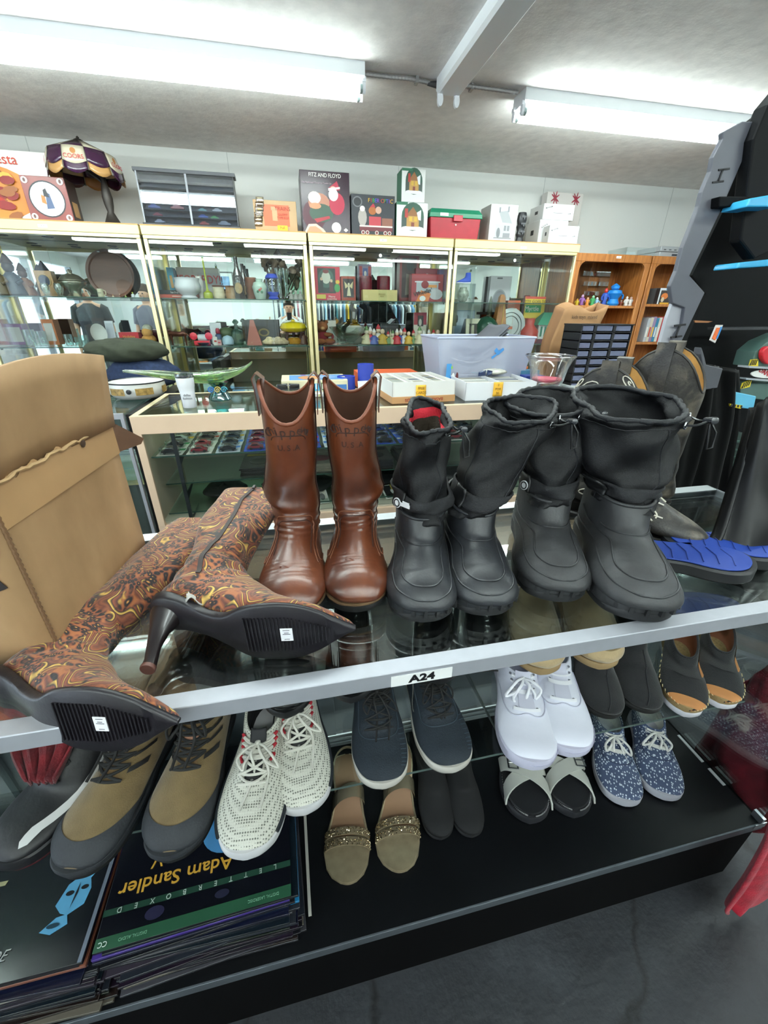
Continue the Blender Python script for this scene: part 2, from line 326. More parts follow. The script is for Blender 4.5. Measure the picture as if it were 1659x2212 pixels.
for a, b in ((.0, .03), (.05, .09), (.2, .29), (.31, .36), (.10, .115)):
    obj('edge_seal', MB().box(XE - .016, XE - .008, YB - .02 - .9 * b, YB - .02 - .9 * a, ZDK, ZDK + .002), M('a9adb0', .6), sc_)
M_sg = glassmat('eef4f2', .05)
for z, y0, lab in ((ZUP, .50, 0), (ZMID, .445, 1)):
    s = obj('glass_shelf', MB().box(XL, XE - .1 if lab else XE - .05, y0, YB - .03, z - .006, z), M_sg, sc_)
    obj('shelf_edge', MB().box(XL, XE - .1 if lab else XE - .05, y0 - .0008, y0, z - .0055, z - .0005), M('50605d', .3), s)
    for x in (-.75, -.15, .35, .78):
        obj('shelf_bracket', MB().prism([(y0 + .03, z - .007), (YB - .03, z - .007), (YB - .03, z - .05), (YB - .06, z - .03)], x, x + .003, lambda p: (p[2], p[0], p[1])), M('aeb3b6', .35, .8), s)
for x in (-.75, -.15, .35, .78): obj('shelf_standard', MB().box(x - .006, x + .009, YB - .03, YB - .022, ZDK + .03, ZTOP - .03), M('878c90', .35, .8), sc_)
pl = PY(845, 1472, YF - .002); pr = PY(977, 1449, YF - .002)
lb = obj('shelf_label', MB().box(pl.x, pr.x, YF - .002, YF - .001, ZTOP - .021, ZTOP - .004), M('eef0f0', .5), sc_, rot=(0, 0, 0))
text('lettering', 'A24', .016, M('0c0c12', .5), lb, ((pl.x + pr.x) / 2, YF - .0022, ZTOP - .0125), sx=1.25, off=.0006)
# ================================================================ shoe building
class Shoe:
    def __init__(s, keys, p=.85, q=.85, disp=None, S=1.0, shear=0, wrinkle=0, seed=1):
        s.k = [tuple(v * (S if i not in (5,) else 1) for i, v in enumerate(k)) for k in keys]; s.p, s.q, s.disp, s.S = p, q, disp, S
        s.n = len(keys) - 1
    def pt(s, t, th, off=0):
        Fy, Fz, By, Bz, w_, sk, cx = cat(s.k, t); cu, su = cos(th), sin(th)
        c2 = math.copysign(abs(cu) ** s.q, cu); x = math.copysign(abs(su) ** s.p, su) * (1 - sk * c2)
        ey, ez = (Fy - By) / 2, (Fz - Bz) / 2; hl = sqrt(ey * ey + ez * ez) + 1e-6
        if s.disp: off = off + s.disp(t, th) * s.S
        ox, oc = su, cu
        return Vector((cx + x * w_ + ox * off, (Fy + By) / 2 + ey * c2 + ey / hl * oc * off, (Fz + Bz) / 2 + ez * c2 + ez / hl * oc * off))
    def mesh(s, t0=0, t1=None, sub=4, n=32, off=0, cap0=False, cap1=True):
        t1 = s.n if t1 is None else t1; N = max(1, int((t1 - t0) * sub))
        return MB().rings([[s.pt(t0 + (t1 - t0) * i / N, 2 * pi * k / n, off) for k in range(n)] for i in range(N + 1)], cap0, cap1)
    def ring(s, t, off=0, a0=0, a1=2 * pi, n=36): return [s.pt(t, a0 + (a1 - a0) * k / n, off) for k in range(n + 1)]
    def line(s, tths, off=0, m=6):
        ks = [tuple(v) for v in tths]; N = (len(ks) - 1) * m
        return [s.pt(*cat(ks, (len(ks) - 1) * i / N), off) for i in range(N + 1)]
    def patch(s, t0, t1, a0, a1, off, nt=8, na=12, fn=None):
        g = lambda u, v: s.pt(*(fn(u, v) if fn else (t0 + (t1 - t0) * v, a0 + (a1 - a0) * u)), off)
        return MB().grid(g, na, nt)
def soleloft(keys, n=4):
    # keys: (y, halfwidth, cx, zbottom, ztop), toe last
    N = (len(keys) - 1) * n; rs = []
    for i in range(N + 1):
        y, hw, cx, z0, z1 = cat(keys, (len(keys) - 1) * i / N); hw = max(hw, .002); e = min(.003, hw * .4, (z1 - z0) * .3)
        rs.append([(cx - hw, y, z0 + e), (cx - hw + e, y, z0), (cx + hw - e, y, z0), (cx + hw, y, z0 + e), (cx + hw, y, z1 - e), (cx + hw - e, y, z1), (cx - hw + e, y, z1), (cx - hw, y, z1 - e)])
    return MB().rings(rs)
def outline(L, wb, wh, cx=0, z0=0, z1=.02, spring=.006, ww=None, pt_=1.0, heel=.25, n=4):
    # foot-shaped slab: heel at +heel*L, toe at -(1-heel)*L
    ww = ww or (wb + wh) / 2 * .88; h = heel * L; K = []
    for f, w_, dx in ((0, .10, 0), (.015, .55, 0), (.05, .85, 0), (.12, 1.0, 0)): K.append((h - f * L, wh * w_, dx, z0, z1))
    K += [(h - .25 * L, wh * .98, 0, z0, z1), (h - .42 * L, ww, cx * .3, z0, z1), (h - .58 * L, wb * .95, cx * .6, z0, z1), (h - .72 * L, wb, cx, z0, z1)]
    for f, w_, q in ((.83, .93, .15), (.91, .78, .4), (.955, .58, .7), (.985, .34, .9), (1.0, .06, 1)): K.append((h - f * L, wb * (w_ ** pt_), cx * (1 + .3 * q), z0 + spring * q, z1 + spring * q))
    return soleloft(K, n)
def place(name, label, cat_, toe, z, L, yaw=0, group=None, heel=.25, tilt=(0, 0)):
    # toe = pixel of the toe tip on the plane z
    p = PZ(toe[0], toe[1], z); d = Matrix.Rotation(radians(yaw), 3, 'Z') @ Vector((0, L * (1 - heel), 0))
    return thing(name, label, cat_, (p + d)[:], (radians(tilt[0]), radians(tilt[1]), radians(yaw)), group)
def leather(name, a, b, c, rough=.33, sc=9, bump=.25, bs=120, coat=.35):
    def f(nt, p, L):
        tc = nt.nodes.new('ShaderNodeTexCoord'); n = nt.nodes.new('ShaderNodeTexNoise'); n.inputs['Scale'].default_value = sc; n.inputs['Detail'].default_value = 7; n.inputs['Distortion'].default_value = .6
        L(tc.outputs['Object'], n.inputs['Vector']); r = ramp(nt, [(.3, a), (.5, b), (.72, c)]); L(n.outputs[0], r.inputs[0]); L(r.outputs[0], p.inputs['Base Color'])
        p.inputs['Roughness'].default_value = rough; p.inputs['Coat Weight'].default_value = coat; p.inputs['Coat Roughness'].default_value = .25
        v = nt.nodes.new('ShaderNodeTexNoise'); v.inputs['Scale'].default_value = bs; v.inputs['Detail'].default_value = 5; L(tc.outputs['Object'], v.inputs['Vector'])
        bm = nt.nodes.new('ShaderNodeBump'); bm.inputs['Strength'].default_value = bump; bm.inputs['Distance'].default_value = .0015; L(v.outputs[0], bm.inputs['Height']); L(bm.outputs[0], p.inputs['Normal'])
    return nodemat(name, f)
M_brown = leather('brown_leather', '35170c', '572a17', '6f3b20', .34)
M_brown_in = M('4a2c1b', .85, noise=.2, nscale=20); M_piping = M('6f3820', .5); M_stitch = M('2a120a', .7); M_stl = M('6b3d25', .6)
M_rubber = M('1b1c1e', .55, bump=.2, bscale=90); M_welt = M('6a5138', .7, noise=.3, nscale=60); M_soleblk = M('101112', .6)
def brown_boot(label, toe, yaw, lean, tw, fold, seed):
    L_ = .262; t = place('pull_on_boot', label, 'boot', toe, ZTOP + .002, L_, yaw, 'brown leather pull-on boots', heel=.26)
    lx = lean
    K = [(-.052, .276, .056, .284, .0405, 0, lx * 1.0), (-.052, .23, .054, .234, .0395, 0, lx * .85), (-.050, .185, .052, .19, .039, 0, lx * .62), (-.050, .145, .052, .145, .041, 0, lx * .3 + tw),
         (-.052, .12, .060, .11, .0425, 0, tw * .5), (-.062, .10, .068, .07, .038, .02, 0), (-.076, .089, .072, .04, .037, .06, 0), (-.09, .082, .067, .022, .037, .12, 0), (-.104, .075, .01, .018, .040, .2, -.002),
         (-.122, .068, -.07, .018, .045, .25, -.003), (-.142, .062, -.115, .018, .0475, .28, -.004), (-.163, .057, -.153, .018, .047, .25, -.003), (-.180, .048, -.176, .02, .039, .2, -.002), (-.191, .036, -.19, .022, .025, .1, 0), (-.1935, .031, -.1935, .027, .008, 0, 0)]
    r2 = random.Random(seed); ph = [r2.uniform(0, 6) for _ in range(4)]
    def disp(tt, th):
        sc = max(0, 1 - tt / 1.2)
        d = 0
        if tt < 1.3: pass
        d += fold * .007 * math.exp(-((tt - 3.5 - .6 * sin(th + ph[0])) / .40) ** 2) * (.7 + .9 * sin(th + ph[1]))
        d -= fold * .006 * math.exp(-((tt - 4.1 - .6 * sin(th + ph[0])) / .30) ** 2) * (.8 + .7 * sin(th + ph[1]))
        d -= fold * .005 * math.exp(-((tt - 2.8 - .7 * sin(2 * th + ph[3])) / .35) ** 2) * max(0, sin(th + ph[2]))
        d += .0022 * sin(3 * th + ph[1] + tt) * math.exp(-((tt - 2.4) / 1.3) ** 2) + .0012 * sin(9 * tt + 3 * sin(th + ph[2])) * math.exp(-((tt - 5.6) / 1.1) ** 2)
        if 8.3 < tt < 11.2 and abs(sin(th)) < .95 and cos(th) > 0: d += .0011 * sin(tt * 19 + 2.2 * sin(th)) * math.exp(-((tt - 9.8) / .7) ** 2)
        return d
    sh = Shoe(K, .88, .9, disp)
    base = sh.pt
    def pt(tt, th, off=0):
        v = base(tt, th, off)
        if tt < 1.6: v.z += (1 - tt / 1.6) ** 1.5 * (.024 * (sin(th) ** 2) - .03 * max(0, cos(th)) ** 1.4 * .9 - .008 * max(0, -cos(th)) ** 2)
        return v
    sh.pt = pt
    obj('upper', sh.mesh(sub=7, n=44), M_brown, t, smooth=60)
    obj('lining', sh.mesh(0, 6, 3, 32, off=-.0028, cap1=True), M_brown_in, t, smooth=60)
    obj('collar_piping', MB().tube(sh.ring(0, -.001)[:-1] + [sh.ring(0, -.001)[0]], .0031, 8, False), M_piping, t, smooth=60)
    # side pull straps
    for s in (-1, 1):
        th = s * pi / 2; a = []
        for dz, o in ((-.05, .003), (-.03, .0035), (-.012, .005), (.004, .007), (.012, .001), (.004, -.008), (-.014, -.0055), (-.035, -.004), (-.05, -.004)):
            v = pt(0, th, o); a.append(Vector((v.x, v.y, pt(0, th).z + dz)))
        obj('pull_strap', MB().ribbon(a, [Vector((0, .0125, 0))] * len(a), .0016, [Vector((s, 0, .3)).normalized()] * len(a)), M_brown, t, smooth=50)
        # side seam
        obj('side_seam', MB().tube(sh.line([(.1, th), (1.2, th), (2.4, th), (3.6, th), (5, th), (6.2, th * .99)], .0006), .0016, 6), M_stitch, t)
    # vamp tongue seam: square topped
    a = .95
    ln = sh.line([(9.3, -a - .25), (8.2, -a - .05), (7, -a), (5.6, -a * .95), (4.9, -a * .75), (4.75, -.3), (4.75, .3), (4.9, a * .75), (5.6, a * .95), (7, a), (8.2, a + .05), (9.3, a + .25)], .0006)
    obj('vamp_seam', MB().tube(ln, .0012, 6), M_stl, t, smooth=60)
    ln2 = sh.line([(8.6, -a + .1), (7, -a + .12), (5.8, -a * .82), (5.2, -a * .6), (5.1, -.25), (5.1, .25), (5.2, a * .6), (5.8, a * .82), (7, a - .12), (8.6, a - .1)], .0004)
    obj('stitch_row', MB().tube(ln2, .0007, 5), M_stitch, t, smooth=60)
    for s in (-1, 1):
        ln = sh.line([(5.4, s * 1.5), (6.6, s * 1.25), (7.8, s * 1.15), (8.8, s * 1.25), (9.0, s * 1.45), (8.6, s * 1.65)], .0009)
        obj('quarter_seam', MB().tube(ln, .0012, 6), M_stl, t, smooth=60)
    # stamped oval brand mark on the shaft front
    mk = MB()
    word = 'Chippewa'
    o = []
    for k in range(19):
        u = k / 18; ang = pi * (1 - u); o.append(sh.pt(1.05 - .32 * sin(ang), .62 * -cos(ang), .0004))
    obj('stamped_outline', MB().tube(o + [sh.pt(1.42, .62 * cos(pi * k / 8), .0004) for k in range(0)], .0007, 5), M_stitch, t)
    for i, ch in enumerate(word):
        u = (i + .5) / 8; ang = pi * (1 - u); th = .72 * cos(ang); v = sh.pt(.88 - .3 * sin(ang), th, .0006)
        e = text('stamped_letter', ch, .019, M_stitch, t, v, (pi / 2, -.55 * cos(ang) * -1 * -1, -th * .0), ext=.0003); e.rotation_euler = (pi / 2, .55 * cos(ang), sin(th) * .8)
    for i, ch in enumerate('U.S.A'):
        th = (i - 2) * .14; v = sh.pt(1.3, th, .0006); e = text('stamped_letter', ch, .012, M_stitch, t, v, ext=.0003); e.rotation_euler = (pi / 2, 0, sin(th) * .9)
    # sole, welt, heel
    obj('welt', outline(L_ * 1.0, .0525, .037, -.003, .016, .0205, 0, heel=.272, pt_=.8), M_welt, t, smooth=40)
    obj('outsole', outline(L_ * 1.0, .052, .037, -.003, .006, .0162, 0, heel=.27, pt_=.8), M_soleblk, t, smooth=40)
    obj('heel_block', soleloft([(.072, .006, 0, 0, .02), (.069, .026, 0, 0, .02), (.056, .036, 0, 0, .02), (.03, .038, 0, 0, .02), (.005, .037, 0, 0, .016), (-.002, .036, 0, .001, .012)], 3), M_soleblk, t)
    return t
brown_boot('brown pull-on boot with slumped shaft, next to the paisley boots', (636, 1352), -4, .003, -.004, .55, 3)
brown_boot('brown pull-on boot with straight shaft and scuffed round toe, beside the black snow boots', (777, 1332), -7, -.003, .004, .6, 8)
M_nylon = M('0c0d10', .6, bump=.35, bscale=700, spec=.3); M_nylon2 = M('101217', .55, bump=.3, bscale=500, spec=.35); M_web = M('15161a', .75, bump=.6, bscale=900)
M_shell = M('24262a', .42, noise=.25, nscale=25, bump=.15, bscale=160); M_shell2 = M('2c2d2f', .55, noise=.3, nscale=30, bump=.2, bscale=160)
M_chrome = M('b9bcc0', .2, 1); M_plastic = M('0d0e10', .3); M_felt = M('2c2419', .95, bump=.6, bscale=300); M_redl = M('b3202f', .95, bump=.8, bscale=400); M_whitepr = M('e8eaee', .5)
def snow_boot(label, toe, yaw, S, H, leanx, leany, wtop, dtop, mat, group, open_=False, twist=0, seed=1, lw=1.0, badge=None, z=None, rip=0):
    L_ = .285 * S; z = z or ZTOP + .0025; t = place('snow_boot', label, 'boot', toe, z, L_, yaw, group, heel=.27)
    K = [(-.074, .118, .074, .135, .045, 0, 0), (-.084, .10, .079, .09, .045, .03, 0), (-.093, .088, .08, .04, .046, .06, 0), (-.105, .083, .06, .022, .047, .12, 0), (-.12, .080, -.01, .018, .049, .2, 0),
         (-.14, .077, -.08, .018, .053, .25, -.003), (-.162, .072, -.13, .018, .056, .28, -.004), (-.183, .064, -.17, .02, .053, .24, -.003), (-.199, .052, -.193, .022, .044, .18, -.001), (-.209, .04, -.207, .026, .028, .1, 0), (-.2115, .034, -.2115, .03, .01, 0, 0)]
    K = [(a, b, c, d, w_ * lw, s, x) for a, b, c, d, w_, s, x in K]
    sh = Shoe(K, .82, .88, lambda tt, th: .0012 * sin(3 * th + tt) * (tt < 6), S)
    obj('rubber_shell', sh.mesh(0, sub=6, n=40), mat, t, smooth=60)
    obj('shell_rim', MB().tube(sh.ring(0), .003 * S, 8, False), mat, t, smooth=60)
    # moulded ridges
    for ln in ([(2.1, 1.9), (3.2, 1.5), (4.6, 1.25), (6, 1.2), (7.3, 1.05), (8.3, .5), (8.5, 0), (8.3, -.5), (7.3, -1.05), (6, -1.2), (4.6, -1.25), (3.2, -1.5), (2.1, -1.9)],
               [(1.4, 1.7), (2.4, 1.2), (3.5, .8), (4.8, .75), (6.2, .75), (7.1, .4), (7.3, 0), (7.1, -.4), (6.2, -.75), (4.8, -.75), (3.5, -.8), (2.4, -1.2), (1.4, -1.7)],
               [(1.9, .9), (2.6, .45), (2.8, 0), (2.6, -.45), (1.9, -.9)]):
        obj('moulded_ridge', MB().tube(sh.line(ln, .0002, 7), .0016 * S, 6), mat, t, smooth=60)
    # sole: foxing band, tread
    so = outline(L_, .060 * S * lw, .044 * S * lw, -.003, .010 * S, .032 * S, .006 * S, heel=.275, pt_=.8, n=5); obj('outsole', so, mat, t, smooth=40)
    so = outline(L_ * 1.0, .0575 * S * lw, .043 * S * lw, -.003, 0, .013 * S, .007 * S, heel=.27, pt_=.8, n=5); obj('tread', so, M_rubber, t, smooth=40)
    nk = 0
    for k in range(9):
        a = -pi * .5 + (k - 4) * .32; lx_ = .0605 * S * lw * cos(a); ly_ = -.145 * S + .064 * S * sin(a) * 1.02
        obj('sole_notch', MB().rings([[(lx_ + cos(a) * d + q[0] * -sin(a), ly_ + sin(a) * d + q[0] * cos(a), .024 * S + q[1]) for q in ((-.003, -.006), (.003, -.006), (.0022, .005), (0, .008), (-.0022, .005))] for d in (-.004, .0012)]), M_rubber, t)
    # fabric shaft
    r2 = random.Random(seed); ph = [r2.uniform(0, 6) for _ in range(5)]
    Hh = H / S
    z1 = .105
    def mid(f): return (leanx * f ** 1.2, leany * f ** 1.2)
    FK = []
    for f, w_, d_ in ((1.0, wtop, dtop), (.93, wtop * .985, dtop * .985), (.82, wtop * .97, dtop * .99), (.62, wtop * .90 + .003, dtop * .95), (.42, wtop * .72 + .011, dtop * .8 + .014), (.24, .045, .071), (.14, .0435, .069), (.05, .045, .073), (0, .044, .074)):
        zz = z1 + (Hh - z1) * f; mx, my = mid(f); FK.append((my - d_ + twist * f * 0, zz - .014 * f, my + d_, zz + .012 * f, w_, 0, mx))
    def fd(tt, th):
        d = .006 * sin(2 * th + ph[0] + tt * .8) + .0032 * sin(5 * th + ph[1] - tt * 1.4) + .0042 * sin(3 * th - ph[2] + tt * 2.1) + .0018 * sin(7 * th + tt * 3.3 + ph[3])
        if tt < 1.4: d += .0013 * sin(26 * th + ph[3]) + .0035 * math.exp(-((tt - .5) / .45) ** 2)
        d += .005 * math.exp(-((tt - 4.1 - .5 * sin(th + ph[4])) / .4) ** 2) * (.6 + .6 * sin(th * 2 + ph[0])) - .003 * math.exp(-((tt - 4.8) / .3) ** 2)
        if tt > 6.5: d += .0018 * sin(17 * th)
        return d * (1 if tt < 7.6 else .5)
    fb = Shoe(FK, .85, .92, fd, S)
    obj('fabric_shaft', fb.mesh(sub=6, n=72, cap1=False), M_nylon, t, smooth=60)
    obj('hem_roll', MB().tube(fb.ring(.02, -.0015, n=72), [.0042 * S + .0007 * sin(k * 1.9) for k in range(73)], 8, False), M_nylon2, t, smooth=60)
    obj('shaft_lining', fb.mesh(.05, 4.5, 4, 40, off=-.004, cap1=True), M_nylon, t, smooth=60)
    obj('hem_stitching', MB().tube(fb.ring(1.25, .0002, n=72), .0008, 5, False), M_nylon2, t)
    for a in (.5, -1.2): obj('shaft_seam', MB().tube(fb.line([(1.2, a), (2.5, a), (4, a + .08), (5.4, a), (7.4, a)], .0001), .0011, 5), M_nylon2, t)
    if open_:
        obj('red_liner', fb.mesh(.9, 4.5, 4, 40, off=-.0065, cap1=False), M_redl, t, smooth=60)
        obj('felt_liner', fb.mesh(1.6, 4.5, 4, 40, off=-.0115, cap1=True), M_felt, t, smooth=60)
    # ankle strap
    sp = fb.patch(4.75, 6.0, -2.3, 2.3, .006, 5, 30); o = obj('ankle_strap', sp, M_web, t, smooth=60); q = o.modifiers.new('s', 'SOLIDIFY'); q.thickness = .003
    tabp = fb.patch(4.6, 6.15, -1.35, -.8, .009, 5, 6); o = obj('strap_tab', tabp, M('0f1012', .5), t, smooth=60); q = o.modifiers.new('s', 'SOLIDIFY'); q.thickness = .0035
    if badge:
        v = fb.pt(5.35, -.95 if badge == 'logo' else -.95, .0125); n_ = (v - Vector((leanx * .1, 0, v.z))).normalized()
        az = atan2(n_.x, -n_.y)
        bd = obj('strap_badge', MB().rings([[(.0075 * cos(q_), d, .0085 * sin(q_)) for q_ in [2 * pi * j / 18 for j in range(18)]] for d in (-.0006, .0006)]), M_whitepr, t, loc=v, rot=(0, 0, az))
        if badge == 'logo':
            obj('badge_stem', MB().box(.006, .026, -.0006, .0006, -.003, .003).box(.012, .025, -.0007, .0005, .003, .0065), M_whitepr, bd)
        obj('badge_ring', MB().tube([(.0052 * cos(q_), -.0008, .006 * sin(q_)) for q_ in [2 * pi * j / 18 for j in range(19)]], .0011, 6, False), M('16181c', .4), bd)
    # drawcord eyelets, cord, toggle
    side = .75 if not rip else rip
    e1 = fb.pt(.75, side, .003); e2 = fb.pt(.75, side + .55, .003)
    for v in (e1, e2):
        c = Vector((v.x, v.y, v.z)); nn = (c - Vector((leanx, leany, c.z))).normalized(); a = nn.cross(Vector((0, 0, 1)))
        obj('eyelet', MB().tube([c + a * (.0046 * S * cos(q_)) + Vector((0, 0, 1)) * (.0046 * S * sin(q_)) for q_ in [2 * pi * j / 14 for j in range(15)]], .0013, 6, False), M_chrome, t, smooth=60)
    nn = ((e1 + e2) / 2 - Vector((leanx, leany, e1.z))).normalized(); tg = (e1 + e2) / 2 + nn * .026 * S + Vector((0, 0, .003))
    for v in (e1, e2):
        pts = [cat([tuple(v), tuple((v + tg) / 2 + Vector((0, 0, -.003))), tuple(tg)], k / 4) for k in range(9)]
        obj('drawcord', MB().tube(pts, .0017, 6), M_plastic, t, smooth=60)
    obj('cord_toggle', MB().lathe([(.003, -.010), (.0052, -.009), (.0052, .009), (.003, .010)], (0, 0, 0), 12).xf(T(tg, (1.3, .5, 0), S)), M('2b2d31', .2), t, smooth=50)
    tl = tg + Vector((.004, -.003, -.008)); obj('cord_loop', MB().tube([tg, tl + Vector((.006, -.002, -.008)), tl + Vector((.008, -.003, -.03)), tl + Vector((.001, -.003, -.033)), tl + Vector((-.002, -.001, -.012)), tg], .0016, 6), M_plastic, t, smooth=60)
    return t
ga, gb = 'smaller pair of black snow boots', 'larger pair of black snow boots'
snow_boot('smaller black snow boot showing its red felt lining and white key shaped badge', (918, 1352), -13, .90, .255, .004, .0, .040, .062, M_shell, ga, open_=True, seed=3, badge='logo')
snow_boot('smaller black snow boot whose nylon shaft flops sideways', (1055, 1338), -12, .90, .262, .075, .01, .058, .056, M_shell, ga, seed=5)
snow_boot('larger black snow boot standing in the middle of the row, partly behind its mate', (1205, 1308), -21, .96, .265, -.022, .01, .066, .058, M_shell2, gb, seed=9, badge='dot')
snow_boot('larger black snow boot at the end of the row, widest drawstring top', (1388, 1352), -24, 1.04, .27, -.022, .0, .078, .062, M_shell2, gb, seed=14)
def lowshoe(name, label, cat_, toe, z, L_, yaw, group, mat, lin, wb=.05, wh=.034, hh=.075, sole=None, p=.85, tip=1.0, topen=.42, tz=.07, toez=.045, flat=False):
    # returns thing, Shoe; L scaled foot, heel at +.25L
    t = place(name, label, cat_, toe, z, L_, yaw, group, heel=.25)
    s = L_ / .29; h0 = .075 * s; tt = -.215 * s; sb = sole or .02; wr = wb
    yo = h0 - topen * L_
    K = [(yo, tz, h0 * .93, hh, wh * .93, 0, 0), (yo - .01 * s, tz * .97, h0 * 1.0, hh * .72 + sb * .2, wh * 1.02, .04, 0), (yo - .022 * s, tz * .93, h0 * .99, hh * .35 + sb * .6, wh * 1.06, .1, 0), (yo - .035 * s, tz * .88, h0 * .6, sb, wh * 1.08, .2, 0),
         (yo * .55 + tt * .3 - .03 * s, tz * .8 * .6 + toez * .4 + .008, -.03 * s, sb, wb * .86, .22, -.002), (tt * .62, toez * 1.12 + .004, tt * .45, sb, wb * .97, .25, -.003), (tt * .76, toez * 1.03, tt * .68, sb, wb, .24, -.004), (tt * .88, toez * .93, tt * .84, sb + .001, wb * .88 * tip, .2, -.003), (tt * .955, toez * .8, tt * .94, sb + .002, wb * .64 * tip, .14, -.002),
         (tt * .99, toez * .66, tt * .985, sb + .004, wb * .34 * tip, .08, -.001), (tt, toez * .6, tt, toez * .52, wb * .1, 0, 0)]
    sh = Shoe(K, p, .9)
    obj('upper', sh.mesh(sub=6, n=40), mat, t, smooth=60)
    obj('lining', sh.mesh(.1, 4.4, 4, 28, off=-.003, cap1=True), lin, t, smooth=60)
    obj('collar_edge', MB().tube(sh.ring(0, -.0012), .0026, 8, False), mat, t, smooth=60)
    return t, sh
def laces(t, sh, m, t0, t1, n, a0, a1, r=.0016, bow=True, loose=0, fl=.004, seed=0, name='lace'):
    r2 = random.Random(seed)
    for i in range(n):
        f = i / max(1, n - 1); tt = t0 + (t1 - t0) * f; a = a0 + (a1 - a0) * f; nt = t0 + (t1 - t0) * (i + 1) / max(1, n - 1)
        obj(name, MB().tube(sh.line([(tt, -a), (tt - .05, -a * .5), (tt - .05, a * .5), (tt, a)], fl), r, 6), m, t, smooth=60)
        if i < n - 1:
            for s in (-1, 1): obj(name, MB().tube(sh.line([(tt, s * a), ((tt + nt) / 2, 0), (nt, -s * a)], fl + .001 + .001 * (s > 0)), r, 6), m, t, smooth=60)
    if bow:
        c = sh.pt(t0 - .12, 0, fl + .004)
        for s in (-1, 1):
            lp = [c, c + Vector((s * .014, -.012, .008)), c + Vector((s * .03, -.028, .002)), c + Vector((s * .03 + loose * .01, -.04, -.010)), c + Vector((s * .017, -.03, -.004)), c]
            obj('lace_loop', MB().tube([cat([tuple(q) for q in lp], k / 5) for k in range(26)], r, 6), m, t, smooth=60)
            le = [c, c + Vector((s * .008, -.02, .003)), c + Vector((s * .012 + loose * .012, -.045, -.014)), c + Vector((s * (.006 + .01 * loose), -.075 - .02 * loose, -.026))]
            obj('lace_end', MB().tube([cat([tuple(q) for q in le], k / 5) for k in range(16)], r, 6), m, t, smooth=60)
        obj('lace_knot', MB().lathe([(.001, -.004), (.005, -.002), (.005, .003), (.001, .005)], c, 10), m, t, smooth=60)
def eyelets(t, sh, m, t0, t1, n, a0, a1, r=.0028):
    for i in range(n):
        f = i / max(1, n - 1); tt = t0 + (t1 - t0) * f; a = a0 + (a1 - a0) * f
        for s in (-1, 1):
            v = sh.pt(tt, s * a, .0012); obj('eyelet', MB().lathe([(r, -.001), (r, .0012), (r * .5, .0014), (r * .5, -.001)], v, 10), m, t)
# knit mesh material for grey runners
def meshmat(name, base, hole, sc):
    def f(nt, p, L):
        tc = nt.nodes.new('ShaderNodeTexCoord'); v = nt.nodes.new('ShaderNodeTexVoronoi'); v.inputs['Scale'].default_value = sc; v.inputs['Randomness'].default_value = .12
        L(tc.outputs['Object'], v.inputs['Vector']); r = ramp(nt, [(.28, hole), (.4, base)]); L(v.outputs['Distance'], r.inputs[0]); L(r.outputs[0], p.inputs['Base Color']); p.inputs['Roughness'].default_value = .8
        b = nt.nodes.new('ShaderNodeBump'); b.inputs['Strength'].default_value = .5; b.inputs['Distance'].default_value = .002; L(v.outputs['Distance'], b.inputs['Height']); L(b.outputs[0], p.inputs['Normal'])
    return nodemat(name, f)
M_knit = meshmat('grey_mesh_knit', 'cfcfc4', '6d6e66', 250); M_lacew = M('d4d2c8', .75, bump=.5, bscale=900); M_midw = M('d9d9db', .5, noise=.06, nscale=30); M_navyk = M('1a2027', .6, bump=.3, bscale=500)
M_redcord = M('a51d2b', .7); M_darklin = M('141416', .9)
def side_sole(t, L_, wb, wh, z1, z2, ma, mb_, spring=.007, cx=-.003, foxz=None, pt_=.8):
    obj('midsole', outline(L_ * 1.01, wb, wh, cx, z1, z2, spring, heel=.255, pt_=pt_), ma, t, smooth=40)
    obj('outsole', outline(L_ * .99, wb * .96, wh * .96, cx, 0, z1 + .001, spring, heel=.25, pt_=pt_), mb_, t, smooth=40)
